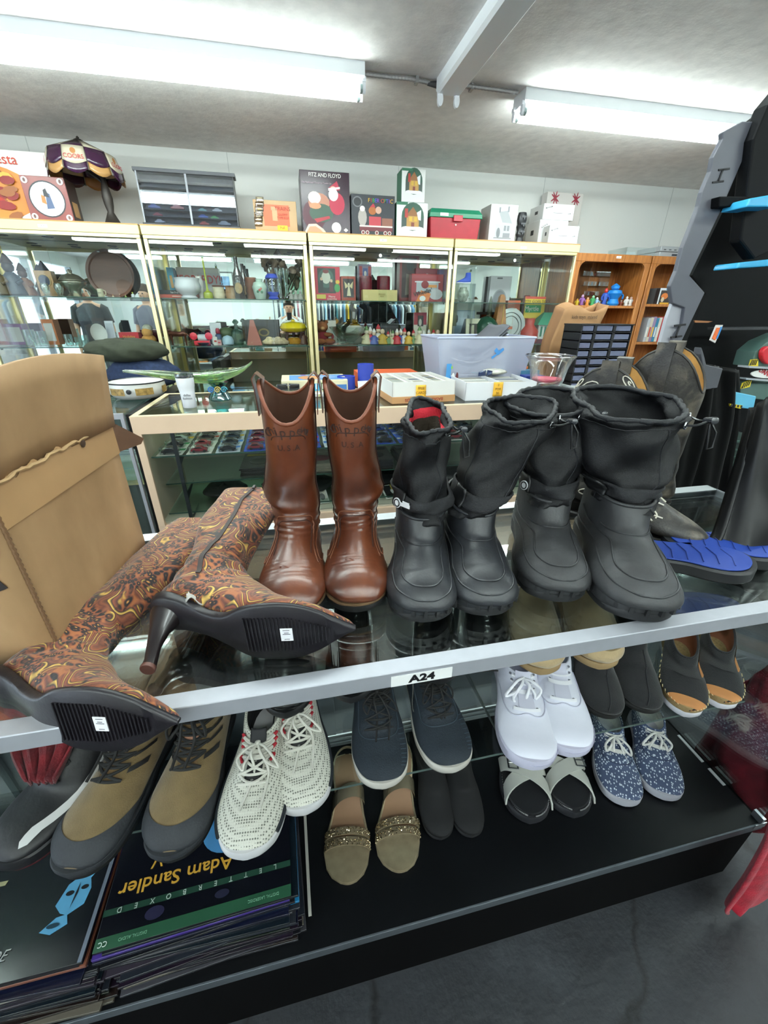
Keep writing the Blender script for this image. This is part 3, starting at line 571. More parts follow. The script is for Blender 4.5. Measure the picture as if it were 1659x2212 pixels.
for lb, toe, yaw, sd in (('pale grey mesh running shoe with red lace loops and trailing white laces', (538, 1866), -6, 1), ('pale grey mesh running shoe partly under the black shoe toe, red tongue stripe', (666, 1768), 4, 2)):
    L_ = .285; t, sh = lowshoe('running_shoe', lb, 'shoe', toe, ZMID + .001, L_, yaw, 'grey mesh running shoes', M_knit, M_darklin, wb=.052, wh=.037, hh=.085, sole=.022, topen=.46, tz=.085, toez=.05)
    side_sole(t, L_, .055, .04, .006, .026, M_midw, M_soleblk)
    fox = MB()
    for s in (-1, 1): obj('side_band', MB().tube(sh.line([(2.6, s * 2.3), (4, s * 2.15), (5.2, s * 2.0), (6.4, s * 1.95), (7.3, s * 1.9)], .001), .0045, 6), M_navyk, t, smooth=60)
    o = obj('tongue', MB().grid(lambda u, v: sh.pt(-.15 + 4.6 * v, (u - .5) * .62, .0035) + Vector((0, .004 * (1 - v) * 1.2, .014 * max(0, 1 - v * 2.2))), 6, 12), M('17181b', .7), t, smooth=60); q = o.modifiers.new('s', 'SOLIDIFY'); q.thickness = .003
    if sd == 2: obj('tongue_stripe', MB().grid(lambda u, v: sh.pt(.3 + 1.2 * v, (u - .5) * .55, .0058), 4, 5), M('8c1623', .6), t, smooth=60)
    laces(t, sh, M_lacew, .7, 4.5, 6, .62, .5, r=.0023, loose=1, seed=sd, bow=True, fl=.006)
    for i in range(4):
        tt = .8 + .8 * i
        for s in (-1, 1):
            obj('lace_loop_cord', MB().tube(sh.line([(tt - .12, s * .62), (tt, s * .78), (tt + .14, s * .62)], .005), .0025, 6), M_redcord, t, smooth=60)
    for i, ch in enumerate('AIR.ZOOM'[:7]):
        v = sh.pt(1.4 + .42 * i, 0, .0062)
        e = text('tongue_letter', 'L.AFGSO'[i], .006, M('b9b9b4', .6), t, v, (.5, 0, pi), ext=.0002)
# tan hiking boots
M_suede = M('6f5c3b', .9, noise=.15, nscale=30, bump=.4, bscale=500, sheen=.3); M_slate = M('26292e', .7, noise=.15, nscale=40, bump=.3, bscale=300)
def hiker(lb, toe, yaw, sd):
    L_ = .29; z = ZMID + .001
    t = place('hiking_boot', lb, 'boot', toe, z, L_, yaw, 'tan suede hiking boots', heel=.26)
    K = [(-.035, .135, .068, .135, .040, 0, 0), (-.042, .118, .068, .115, .040, 0, 0), (-.055, .10, .07, .08, .039, .03, 0), (-.07, .09, .075, .05, .039, .06, 0), (-.085, .083, .072, .026, .040, .12, 0), (-.105, .076, .01, .022, .042, .2, 0), (-.13, .066, -.07, .022, .048, .25, -.003), (-.155, .06, -.125, .022, .052, .26, -.004), (-.18, .055, -.168, .022, .050, .24, -.003), (-.198, .047, -.193, .023, .04, .18, -.001), (-.209, .038, -.207, .026, .025, .1, 0), (-.212, .034, -.212, .031, .008, 0, 0)]
    sh = Shoe(K, .84, .9); obj('upper', sh.mesh(sub=6, n=40), M_suede, t, smooth=60); obj('lining', sh.mesh(.1, 5, 4, 28, off=-.004), M_darklin, t, smooth=60)
    obj('padded_collar', MB().tube(sh.ring(0, -.002), .006, 8, False), M_slate, t, smooth=60)
    o = obj('toe_rand', sh.patch(0, 0, 0, 0, .0016, 10, 40, fn=lambda u, v: (11 - v * (2.6 + 2.9 * abs(2 * u - 1) ** 1.6) - .05, (u - .5) * 2 * (2.0 + .2 * v))), M_slate, t, smooth=60)
    for s in (-1, 1): obj('side_rand', sh.patch(0, 0, 0, 0, .0014, 6, 20, fn=lambda u, v: (3.6 + 5.2 * u, s * (2.5 - v * (.5 + .45 * u)))), M_slate, t, smooth=60)
    side_sole(t, L_, .054, .042, .012, .026, M_slate, M_soleblk)
    o = obj('tongue', MB().grid(lambda u, v: sh.pt(-.3 + 5.6 * v, (u - .5) * .75, .004) + Vector((0, 0, .012 * max(0, 1 - v * 3))), 6, 12), M('6d5638', .9), t, smooth=60)
    obj('tongue_tab', sh.patch(2.2, 3.2, -.22, .22, .0065, 3, 4), M('9a6f5a', .9), t, smooth=60)
    laces(t, sh, M('141414', .8), .4, 5.2, 6, .7, .5, r=.0026, loose=.4, seed=sd, fl=.008)
    for i in range(5):
        for s in (-1, 1): obj('lace_hook', sh.patch(.4 + 1.05 * i, .75 + 1.05 * i, s * .62, s * 1.25, .004, 2, 4), M('101113', .5), t, smooth=60)
hiker('tan suede hiking boot beneath the front paisley boot, nearer the swoosh shoe', (165, 1905), -14, 1)
hiker('tan suede hiking boot with criss-cross black laces beside the grey running shoes', (375, 1868), -6, 2)
# navy knit runners
M_navy = M('15202a', .75, noise=.1, nscale=60, bump=.5, bscale=400)
for lb, toe, yaw, sd in (('navy knit runner with white toe bumper above the gold sandals', (835, 1712), -4, 3), ('navy knit runner with white toe bumper, black shoelace straying towards the white sneakers', (985, 1676), 1, 4)):
    L_ = .275; t, sh = lowshoe('knit_runner', lb, 'shoe', toe, ZMID + .001, L_, yaw, 'navy knit runners', M_navy, M_darklin, wb=.051, wh=.037, hh=.085, sole=.02, topen=.44, tz=.085, toez=.044)
    side_sole(t, L_, .0545, .040, .006, .0225, M('c9c5bd', .5), M('8c8a84', .6))
    obj('vamp_seam', MB().tube(sh.line([(2.2, -1.3), (4.4, -1.15), (5.2, -.8), (5.4, 0), (5.2, .8), (4.4, 1.15), (2.2, 1.3)], .0008), .0011, 6), M('2b3742', .7), t, smooth=60)
    for i in range(9): obj('side_rib', MB().tube(sh.line([(5.0 + .28 * i, 1.45), (5.0 + .28 * i, 1.0)], .0006), .0007, 5), M('33414d', .7), t)
    laces(t, sh, M('101010', .8), .5, 4.6, 6, .75, .6, r=.0018, loose=.6 if sd == 3 else -.3, seed=sd)
    if sd == 4:
        c = sh.pt(.3, .3, .006); g = [c, c + Vector((.04, .0, .01)), c + Vector((.09, -.01, .012)), c + Vector((.13, -.012, .004))]
        obj('stray_lace', MB().tube([cat([tuple(q) for q in g], k / 6) for k in range(19)], .0018, 6), M('101010', .8), t, smooth=60)
        c = sh.pt(1.2, -1.0, .004); g = [c, c + Vector((-.006, -.02, -.01)), c + Vector((-.014, -.05, -.035)), c + Vector((.002, -.075, -.05)), c + Vector((-.008, -.09, -.052))]
        obj('stray_lace', MB().tube([cat([tuple(q) for q in g], k / 6) for k in range(25)], .0012, 6), M('4a4a48', .8), t, smooth=60)
# white canvas sneakers
M_wleath = M('d8dae8', .45, bump=.15, bscale=80); M_wrub = M('c9c8dc', .5)
for lb, toe, yaw, sd in (('white canvas sneaker with untied looping lace, nearest the navy runners', (1152, 1668), -18, 5), ('white canvas sneaker with flat laces, tucked beside its mate near the floral shoes', (1232, 1640), -20, 6)):
    L_ = .27; t, sh = lowshoe('canvas_sneaker', lb, 'shoe', toe, ZMID + .001, L_, yaw, 'white canvas sneakers', M_wleath, M('cfd0da', .8), wb=.054, wh=.039, hh=.08, sole=.022, topen=.40, tz=.075, toez=.044)
    side_sole(t, L_, .0575, .042, .002, .027, M_wrub, M_wrub, spring=.004)
    obj('foxing_line', MB().tube([Vector((q.x, q.y, .019)) for q in [Vector((.0578 * cos(a), -.145 * L_ / .29 + .066 * sin(a) * 1.05, 0)) for a in [pi + pi * k / 16 for k in range(17)]]], .0008, 5), M('a9a8be', .6), t)
    obj('toe_seam', MB().tube(sh.line([(3.2, -1.6), (4.2, -1.2), (4.9, -.75), (5.0, -.35), (4.75, 0), (5.0, .35), (4.9, .75), (4.2, 1.2), (3.2, 1.6)], .0009), .0013, 6), M('b9bacb', .6), t, smooth=60)
    o = obj('tongue', MB().grid(lambda u, v: sh.pt(-.2 + 4.6 * v, (u - .5) * .7, .003) + Vector((0, 0, .01 * max(0, 1 - v * 3))), 6, 12), M('c3c4d4', .7), t, smooth=60)
    eyelets(t, sh, M('9b9ca8', .4, .5), .7, 4.2, 4, .62, .5)
    for i in range(4): obj('flat_lace', sh.patch(.62 + 1.15 * i, .95 + 1.15 * i, -.6, .6, .0052, 2, 8), M('e6e7ee', .8), t, smooth=60)
    if sd == 5:
        laces(t, sh, M('e6e7ee', .8), .6, 2, 1, .5, .5, r=.0032, loose=-1.2, seed=5)
# blue floral sneakers
def fl(nt, p, L):
    tc = nt.nodes.new('ShaderNodeTexCoord'); v = nt.nodes.new('ShaderNodeTexVoronoi'); v.inputs['Scale'].default_value = 190; v.inputs['Randomness'].default_value = .9
    mp = nt.nodes.new('ShaderNodeMapping'); mp.inputs['Scale'].default_value = (1, .72, 1); L(tc.outputs['Object'], mp.inputs[0]); L(mp.outputs[0], v.inputs['Vector'])
    r = ramp(nt, [(.30, 'cfd8e2'), (.36, '3d4a66')]); L(v.outputs['Distance'], r.inputs[0]); L(r.outputs[0], p.inputs['Base Color']); p.inputs['Roughness'].default_value = .8
M_floral = nodemat('blue_floral_canvas', fl); M_wcan = M('b3b4be', .6)
for lb, toe, yaw, sd in (('blue canvas sneaker with tiny white flowers, laces tied, nearer the cross strap sandals', (1350, 1745), -24, 7), ('blue canvas sneaker with tiny white flowers and big lace bow, at the outer end', (1436, 1732), -29, 8)):
    L_ = .258; t, sh = lowshoe('floral_sneaker', lb, 'shoe', toe, ZDK + .001, L_, yaw, 'blue floral sneakers', M_floral, M('c9c9c4', .8), wb=.052, wh=.037, hh=.07, sole=.02, topen=.40, tz=.066, toez=.04)
    side_sole(t, L_, .0553, .040, .002, .024, M_wcan, M_wcan, spring=.004)
    obj('toe_seam', MB().tube(sh.line([(3.0, -1.4), (4.2, -1.0), (4.6, -.5), (4.7, 0), (4.6, .5), (4.2, 1.0), (3.0, 1.4)], .0008), .0013, 6), M('2f3b57', .8), t, smooth=60)
    eyelets(t, sh, M('c9ccd4', .4, .4), .6, 3.8, 4, .62, .5)
    for i in range(3): obj('flat_lace', sh.patch(.9 + 1.15 * i, 1.2 + 1.15 * i, -.6, .6, .0045, 2, 8), M('dddcd8', .8), t, smooth=60)
    laces(t, sh, M('dddcd8', .8), .4, 2, 1, .5, .5, r=.0030, loose=.2 if sd == 7 else -1.0, seed=sd)
# black suede boots and espadrilles on the middle shelf, dim black flats on the deck
M_bsuede = M('0d0e11', .9, bump=.4, bscale=400, sheen=.2)
for lb, toe, yaw in (('black suede slip-on with white zigzag stitching, beside the white sneakers', (1310, 1560), -24), ('black suede slip-on with white zigzag stitching, beside the espadrilles', (1392, 1548), -28)):
    L_ = .265; t, sh = lowshoe('suede_slip_on', lb, 'shoe', toe, ZMID + .001, L_, yaw, 'black suede slip-ons', M_bsuede, M('101012', .9), wb=.046, wh=.034, hh=.085, sole=.012, topen=.44, tz=.08, toez=.044)
    side_sole(t, L_, .047, .035, .004, .013, M('141414', .7), M('141414', .7))
    obj('centre_seam', MB().tube(sh.line([(2.5, .3), (4.5, .3), (7, .2), (9, 0)], .0005), .0012, 6), M('1d1e22', .8), t)
    for k in range(22):
        a = -1.9 + 3.8 * k / 22; obj('zigzag_stitch', MB().tube([sh.pt(.15, a, .001), sh.pt(.75, a + .09, .001), sh.pt(.15, a + .17, .001)], .0009, 5), M('cfcfcf', .7), t)
M_jute = M('9a8258', .9, noise=.25, nscale=200, bump=.8, bscale=500, stretch=(1, 1, 6)); M_tan = M('a9713f', .75, noise=.1, nscale=30)
for lb, toe, yaw in (('black and tan espadrille with open side, nearer the black suede slip-ons', (1478, 1552), -40), ('black and tan espadrille at the shelf end, behind its mate', (1552, 1533), -44)):
    L_ = .25; t, sh = lowshoe('espadrille', lb, 'shoe', toe, ZMID + .001, L_, yaw, 'black and tan espadrilles', M_bsuede, M('7b4a30', .8), wb=.043, wh=.03, hh=.085, sole=.026, topen=.5, tz=.06, toez=.042)
    obj('toe_cap', sh.patch(0, 0, 0, 0, .0014, 8, 24, fn=lambda u, v: (9.9 - 3.0 * v + .6 * (2 * u - 1) ** 2, (u - .5) * 3.6)), M_tan, t, smooth=60)
    obj('quarter_panel', sh.patch(1.2, 4.2, 1.1, 2.3, .0014, 8, 10), M_tan, t, smooth=60)
    obj('jute_midsole', outline(L_ * 1.0, .044, .032, -.003, .013, .028, .003, heel=.255), M_jute, t, smooth=40)
    obj('white_outsole', outline(L_ * 1.0, .0435, .0315, -.003, 0, .014, .003, heel=.253), M('c9c9cf', .5), t, smooth=40)
    for k in range(26):
        a = -2.0 + 4.0 * k / 26; tt = 9.3 - 2.6 * abs(a) * 1.1
        if tt > 3.2: obj('edge_stitch', MB().tube([sh.pt(tt, a * .5 + math.copysign(1.15, a), .002), sh.pt(tt - .28, a * .5 + math.copysign(1.15, a) * .88, .002)], .0009, 5), M('cbb98d', .8), t)
for lb, toe, yaw in (('dim black slip-on in the dark deck corner behind the gold sandals', (955, 1820), -8), ('dim black slip-on in the dark beside the cross strap sandal', (1022, 1815), -8)):
    t, sh = lowshoe('slip_on_shoe', lb, 'shoe', toe, ZDK + .001, .265, yaw, 'dim black slip-ons', M('0b0c0f', .85), M('09090a', .9), wb=.04, wh=.033, hh=.07, sole=.014, topen=.42, tz=.06, toez=.038)
    side_sole(t, .265, .0415, .034, .005, .014, M('101114', .7), M('0c0c0e', .7))
# gold sandals with block heel
M_gold = M('a89a7f', .35, .6, noise=.12, nscale=60); M_insole = M('8a6a50', .7)
for lb, toe, yaw, sd in (('gold sandal with glittering double strap, nearer the laserdisc stack', (757, 1912), -6, 0), ('gold sandal with glittering double strap, nearer the dim black slip-ons', (866, 1887), -12, 1)):
    L_ = .24; t = place('gold_sandal', lb, 'sandal', toe, ZDK, L_ * 1.05, yaw, 'gold sandals', heel=.24); t.scale = (1.2, 1.05, 1)
    hgt = lambda y: .006 + .05 * max(0, min(1, (y + .07) / .10)) ** 1.2 if y > -.07 else .006
    KK = [(.057, .004, 0), (.053, .020, 0), (.04, .028, 0), (.015, .029, 0), (-.02, .025, 0), (-.06, .031, -.002), (-.10, .0395, -.004), (-.13, .041, -.005), (-.155, .036, -.005), (-.17, .027, -.004), (-.18, .013, -.003), (-.1825, .003, -.003)]
    obj('insole', soleloft([(y, w_, c, hgt(y), hgt(y) + .005) for y, w_, c in KK]), M_insole, t, smooth=40)
    obj('insole_rim', MB().tube([(c + w_, y, hgt(y) + .003) for y, w_, c in KK] + [(c - w_, y, hgt(y) + .003) for y, w_, c in reversed(KK)], .0025, 6, False), M_gold, t, smooth=60)
    obj('toe_pad', soleloft([(y, w_ * .97, c, hgt(y) + .005, hgt(y) + .0065) for y, w_, c in KK if y < -.09]), M_gold, t, smooth=40)
    obj('outsole', soleloft([(y, w_, c, hgt(y) - .005, hgt(y)) for y, w_, c in KK]), M('6f5c46', .6), t, smooth=40)
    obj('block_heel', MB().rings([[(.026 * cos(a) * s_, .028 + .026 * sin(a) * s_, z_) for a in [2 * pi * k / 16 for k in range(16)]] for z_, s_ in ((0, .8), (.045, 1.02))]), M_gold, t, smooth=40)
    for j, yy in enumerate((-.102, -.122)):
        for q in range(1):
            pts = []; 
            for k in range(13):
                a = pi * k / 12; pts.append(Vector((-.004 + .041 * cos(a), yy + (.006 if sd else -.002) * cos(a), .010 + .030 * sin(a))))
            o = obj('glitter_strap', MB().ribbon(pts, [Vector((0, .0075, 0))] * 13, .0025, [(p_ - Vector((-.004, yy, .01))).normalized() for p_ in pts]), M('8d7f68', .4, .5), t, smooth=50)
            gl = MB(); r2 = random.Random(j + sd)
            for k in range(150):
                a = r2.uniform(.05, pi - .05); y_ = yy + r2.uniform(-.007, .007); c = Vector((-.004 + .0438 * cos(a), y_ + (.006 if sd else -.002) * cos(a), .010 + .0332 * sin(a))); gl.cbox(c, (.0016, .0016, .0016), (r2.random(), r2.random(), r2.random()))
            tag(obj('glitter', gl, M('e3d3b0', .12, 1), o, smooth=0), None, None, kind='stuff')
    pts = [Vector((.032 * cos(pi * k / 12) * 1.0, -.034 + .008 * cos(pi * k / 12), .018 + .052 * sin(pi * k / 12))) for k in range(13)]
    obj('ankle_strap', MB().ribbon(pts, [Vector((0, .016, 0))] * 13, .002, [(p_ - Vector((0, -.004, .035))).normalized() for p_ in pts]), M('b3a78d', .25, .7), t, smooth=50)
    pts = [Vector((.027 * sin(2.6 * (k / 12 - .5) * 1.2), .020 + .04 * cos(2.6 * (k / 12 - .5) * 1.2), .072 + .012 * cos(2.6 * (k / 12 - .5)))) for k in range(13)]
    obj('heel_strap', MB().ribbon(pts, [Vector((0, 0, .004))] * 13, .0018, [(p_ - Vector((0, .02, p_.z))).normalized() for p_ in pts]), M_gold, t, smooth=50)
# cross strap sandals
M_wstrap = M('b5b7b0', .55, noise=.05, nscale=20)
for lb, toe, yaw, sd in (('black footbed sandal with crossed white straps and silver buckle, under the first white sneaker', (1150, 1783), -18, 0), ('black footbed sandal with crossed white straps, nearer the floral sneakers', (1245, 1770), -16, 1)):
    L_ = .255; t = place('cross_strap_sandal', lb, 'sandal', toe, ZDK + .001, L_ * 1.12, yaw, 'cross strap sandals', heel=.25); t.scale = (1.42, 1.12, 1.2)
    obj('footbed', outline(L_ * .96, .039, .029, -.004, .018, .026, .003, heel=.245), M('15161a', .55, noise=.2, nscale=20), t, smooth=40)
    obj('sole', outline(L_, .043, .033, -.004, 0, .019, .003, heel=.25), M('202126', .6), t, smooth=40)
    bd = MB(); s = L_ / .29
    KO = [(.073, .3), (.066, .75), (.045, 1), (0, 1), (-.05, .93), (-.09, 1.1), (-.13, 1.26), (-.165, 1.15), (-.19, .9), (-.205, .55), (-.212, .2)]
    for sgn in (-1, 1):
        for k in range(60):
            y, f = cat(KO, 10 * k / 60); bd.cbox((-.003 + sgn * .0315 * f, y * s, .0215 + .003 * max(0, (-y - .15) * 10)), (.0018, .0018, .0018))
    tag(obj('bead_trim', bd, M('c4c4c6', .3, .6), t, smooth=0), None, None, kind='stuff')
    dirs = ((1, -.080, -.152), (-1, -.080, -.152)) if not sd else ((-1, -.080, -.152), (1, -.080, -.152))
    for j, (sg, ya, yb) in enumerate(dirs):
        pts = []
        for k in range(15):
            u = k / 14; a = pi * u; pts.append(Vector((-.003 + sg * .038 * cos(a), ya + (yb - ya) * u + .004, .014 + (.040 - .004 * u + j * .0035) * sin(a) ** .8)))
        st = obj('cross_strap', MB().ribbon(pts, [Vector((0, .0165, 0))] * 15, .0028, [(p_ - Vector((-.003, p_.y, .01))).normalized() for p_ in pts]), M_wstrap, t, smooth=50)
        if j == 1:
            p_ = pts[4]; fr = MB().tube([p_ + Vector((x, y, .0055 + .002)) for x, y in ((-.008, -.013), (.008, -.013), (.008, .013), (-.008, .013), (-.008, -.013))], .0018, 6); fr.tube([p_ + Vector((-.008, 0, .008)), p_ + Vector((.010, 0, .009))], .0014, 6)
            obj('buckle', fr, M_chrome, st, smooth=60)
    pts = [Vector((.028 * sin(2.5 * (k / 12 - .5) * 1.2), .030 + .03 * cos(2.5 * (k / 12 - .5) * 1.2), .045)) for k in range(13)]
    hs = obj('heel_strap', MB().ribbon(pts, [Vector((0, 0, .012))] * 13, .0025, [(p_ - Vector((0, .03, .045))).normalized() for p_ in pts]), M_wstrap, t, smooth=50)
M_sheep = M('9c8866', .95, noise=.08, nscale=18, bump=.25, bscale=300, sheen=.4)
for lb, toe, yaw, cr in (('beige sheepskin slipper boot below the smaller snow boots', (1165, 1462), -22, .2), ('beige sheepskin slipper boot with a dented top, below the larger snow boots', (1292, 1450), -24, 1)):
    L_ = .26; t = place('sheepskin_boot', lb, 'boot', toe, ZUP + .001, L_, yaw, 'beige sheepskin boots', heel=.26)
    K = [(-.035, .15, .065, .155, .045, 0, 0), (-.045, .12, .066, .12, .044, 0, 0), (-.06, .10, .07, .08, .043, .03, 0), (-.075, .09, .072, .045, .043, .06, 0), (-.09, .083, .066, .018, .044, .12, 0), (-.11, .075, 0, .014, .046, .18, 0), (-.135, .066, -.08, .014, .049, .22, 0), (-.16, .058, -.14, .014, .048, .22, 0), (-.178, .047, -.172, .015, .038, .18, 0), (-.189, .036, -.187, .018, .024, .1, 0), (-.192, .03, -.192, .024, .008, 0, 0)]
    sh = Shoe(K, .85, .9, lambda tt, th, cr=cr: -.010 * cr * math.exp(-((tt - 4.2) / 1.0) ** 2) * max(0, cos(th - .4)) ** 2 + .0012 * sin(3 * th + 2 * tt))
    obj('upper', sh.mesh(sub=6, n=36), M_sheep, t, smooth=60); obj('lining', sh.mesh(.05, 4, 4, 28, off=-.005), M('b5a585', .95), t, smooth=60)
    obj('toe_seam', MB().tube(sh.line([(4.5, -1.9), (6.2, -1.55), (7.3, -1.2), (8.1, -.6), (8.25, 0), (8.1, .6), (7.3, 1.2), (6.2, 1.55), (4.5, 1.9)], .0006), .0015, 6), M('7d6b4b', .9), t, smooth=60)
    obj('sole', outline(L_ * 1.0, .051, .043, 0, 0, .014, .003, heel=.265), M('8b7350', .8), t, smooth=40)
M_patent = M('0c0d0f', .22, coat=.4, bump=.08, bscale=60)
def dress(lb, toe, yaw, grp, L_=.27, z=ZUP, shaft=.11, zip_=True, wb=.042):
    t = place('ankle_boot', lb, 'boot', toe, z + .001, L_, yaw, grp, heel=.26); h = shaft
    K = [(-.035, h, .06, h + .01, .036, 0, 0), (-.045, h * .86, .062, h * .8, .036, 0, 0), (-.058, h * .76, .066, .06, .035, .03, 0), (-.075, .08, .068, .03, .036, .08, 0), (-.095, .072, .02, .02, .038, .18, 0), (-.12, .06, -.07, .015, .041, .22, -.002), (-.145, .053, -.12, .013, .0435, .24, -.003), (-.17, .047, -.16, .013, .042, .22, -.003), (-.187, .04, -.183, .014, .033, .18, -.001), (-.197, .031, -.195, .017, .02, .1, 0), (-.2, .026, -.2, .022, .007, 0, 0)]
    sh = Shoe(K, .85, .9, lambda tt, th: .0014 * sin(tt * 7 + 2 * sin(th)) * math.exp(-((tt - 4.8) / 1.2) ** 2)); obj('upper', sh.mesh(sub=6, n=36), M_patent, t, smooth=60); obj('lining', sh.mesh(.05, 4, 4, 24, off=-.003), M('0c0c0d', .9), t, smooth=60)
    obj('outsole', outline(L_ * 1.02, .046, .036, -.002, 0, .014, .004, heel=.265), M('131416', .5), t, smooth=40)
    if zip_: obj('zip', MB().tube(sh.line([(.1, .9), (1.5, .95), (3, 1.0), (4.2, 1.1)], .001), .0018, 6), M('55585c', .4, .5), t); obj('zip_pull', MB().cbox(sh.pt(.6, .9, .004), (.003, .002, .014)), M_chrome, t)
    return t
dress('black leather ankle boot whose toe shows over the grey running shoe', (622, 1553), -4, 'black ankle boots under the glass top')
dress('black leather ankle boot with side zip, toe over the navy runner', (762, 1520), -8, 'black ankle boots under the glass top')
dress('creased black leather ankle boot under the smaller snow boots, toe behind the A24 label', (950, 1480), -14, 'black ankle boots under the glass top')
dress('black leather ankle boot beside the sheepskin boots, toe hidden by the rail', (1068, 1440), -16, 'black ankle boots under the glass top')
dress('black leather boot lying in the gap behind the front paisley boot', (300, 1590), -22, None, zip_=True, wb=.044)
# black clog with blue footbed beneath the glass, slides on top
M_blue = M('17388c', .55, bump=.2, bscale=60); M_blkr = M('131417', .5)
def slide(name, lb, loc, yaw, L_, group, z):
    t = thing(name, lb, 'sandal', (loc[0], loc[1], z), (0, 0, radians(yaw)), group)
    obj('rim', outline(L_, .05, .038, 0, 0, .022, .006, heel=.5), M_blkr, t, smooth=40)
    fb_ = obj('blue_footbed', outline(L_ * .9, .043, .032, 0, .0222, .0245, .006, heel=.49), M_blue, t, smooth=40)
    for k in range(6):
        y = L_ * (.30 - .12 * k); obj('footbed_rib', MB().tube([(-.028, y, .0256), (0, y - .006, .0258), (.028, y, .0256)], .0008, 5), M('122f7c', .6), fb_, smooth=60)
    pts = [Vector((.05 * cos(pi * k / 12), -.12 * L_, .012 + .045 * sin(pi * k / 12))) for k in range(13)]
    return t, pts
p = PZ(1478, 1222, ZTOP); slide('slide_sandal', 'blue ribbed footbed slide with dark rim, nearer the big snow boot', (p.x, p.y), 62, .19, 'blue footbed slides', ZTOP + .003)
p = PZ(1545, 1196, ZTOP); slide('slide_sandal', 'blue ribbed footbed slide with dark rim, tucked under the black vinyl coat', (p.x, p.y), 62, .19, 'blue footbed slides', ZTOP + .003)
p = PZ(1610, 1370, ZUP + .04); slide('slide_sandal', 'dark blue slide seen below the edge rail at the showcase end', (p.x - .02, max(p.y, .56)), 75, .26, None, ZUP + .001)
def _card(nt, p, L):
    tc = nt.nodes.new('ShaderNodeTexCoord'); n = nt.nodes.new('ShaderNodeTexNoise'); n.inputs['Scale'].default_value = 14; n.inputs['Detail'].default_value = 8
    mp = nt.nodes.new('ShaderNodeMapping'); mp.inputs['Scale'].default_value = (1, 1, .5); L(tc.outputs['Object'], mp.inputs[0]); L(mp.outputs[0], n.inputs['Vector'])
    r = ramp(nt, [(.3, '8a6b49'), (.55, '9c7b57'), (.75, 'a98863')]); L(n.outputs[0], r.inputs[0]); L(r.outputs[0], p.inputs['Base Color']); p.inputs['Roughness'].default_value = .75
    b = nt.nodes.new('ShaderNodeBump'); b.inputs['Strength'].default_value = .2; b.inputs['Distance'].default_value = .003; L(n.outputs[0], b.inputs['Height']); L(b.outputs[0], p.inputs['Normal'])
M_card = nodemat('brown_cardboard', _card); M_cardin = M('5d4230', .85, noise=.15, nscale=30); M_cardedge = M('a98a62', .9)
c1 = PZ(135, 1425, ZTOP); c2 = PZ(314, 1188, ZTOP); HB = .232
e = (c2 - c1).normalized(); nx = Vector((-e.y, e.x, 0)); LB = (c2 - c1).length; WB = .30
bx = thing('cardboard_box', 'large open brown cardboard box with torn tape seam, beside the paisley boots', 'box', (c1.x, c1.y, ZTOP + .003), (0, 0, atan2(e.y, e.x)))
# local: x along the seen face, y into the box
th_ = .004
obj('side_panel', MB().grid(lambda u, v: (LB * u, .003 * sin(pi * u) * sin(pi * v) - .0015, HB * v), 10, 8), M_card, bx, solid=th_, smooth=60)
obj('front_panel', MB().grid(lambda u, v: (-.001 * 0 - .004 * sin(pi * u) * sin(pi * v), WB * u, HB * v), 8, 8), M_card, bx, solid=th_, smooth=60)
obj('rear_panel', MB().box(LB - th_, LB, 0, WB, 0, HB), M_card, bx); obj('far_panel', MB().box(0, LB, WB - th_, WB, 0, HB), M_card, bx); obj('bottom_panel', MB().box(0, LB, 0, WB, 0, th_), M_card, bx)
rj = random.Random(4)
fl_ = obj('upright_flap', MB().grid(lambda u, v: (LB * (.0 + 1.0 * u) - .012 * v * u, -.004 - .018 * v + .004 * sin(5 * u), HB - .002 + (.105 + .012 * sin(3 * u)) * v), 12, 4), M_card, bx, solid=th_, smooth=60)
tp = obj('torn_tape', MB().grid(lambda u, v: (LB * u * 1.005, -.0045, HB - .048 + .05 * v + (.0035 * sin(31 * u) + .002 * sin(73 * u)) * (v > .9)), 60, 3), M('a5825b', .45, noise=.08, nscale=12), bx, solid=.0008, smooth=0)
obj('tear_ridge', MB().tube([(LB * k / 40, -.006, HB + .0015 + rj.uniform(-.002, .002)) for k in range(41)], [.0017 + rj.uniform(0, .0014) for k in range(41)], 6), M_cardedge, bx)
obj('corner_corrugation', MB().tube([(.0, -.003 + .0012 * (k % 2), HB * k / 70) for k in range(71)], .0022, 6), M('6b4e34', .9), bx)
tf = obj('torn_side_flap', MB().prism([(0, 0), (.062, -.038), (.052, -.046), (0, -.050)], -.0018, .0018, lambda q: (LB + .001 + q[0] * .55, q[2] - .003 + q[0] * .1 - q[0] * .55, HB + .004 + q[1])), M_cardin, bx)
obj('tape_hole', MB().lathe([(.004, 0), (.0065, .0015), (.004, .003)], (0, 0, 0), 10).xf(T((LB * .66, -.0045, HB - .004), (pi / 2, 0, 0))), M('3c2a1c', .9), bx)
obj('marker_stroke', MB().prism([(0, 0), (.012, .004), (.028, -.03), (.018, -.034)], 0, .0006, lambda q: (-.0046 - q[2], .045 - q[0] * 1.0, HB * .62 + q[1])), M('2a2422', .6), bx)
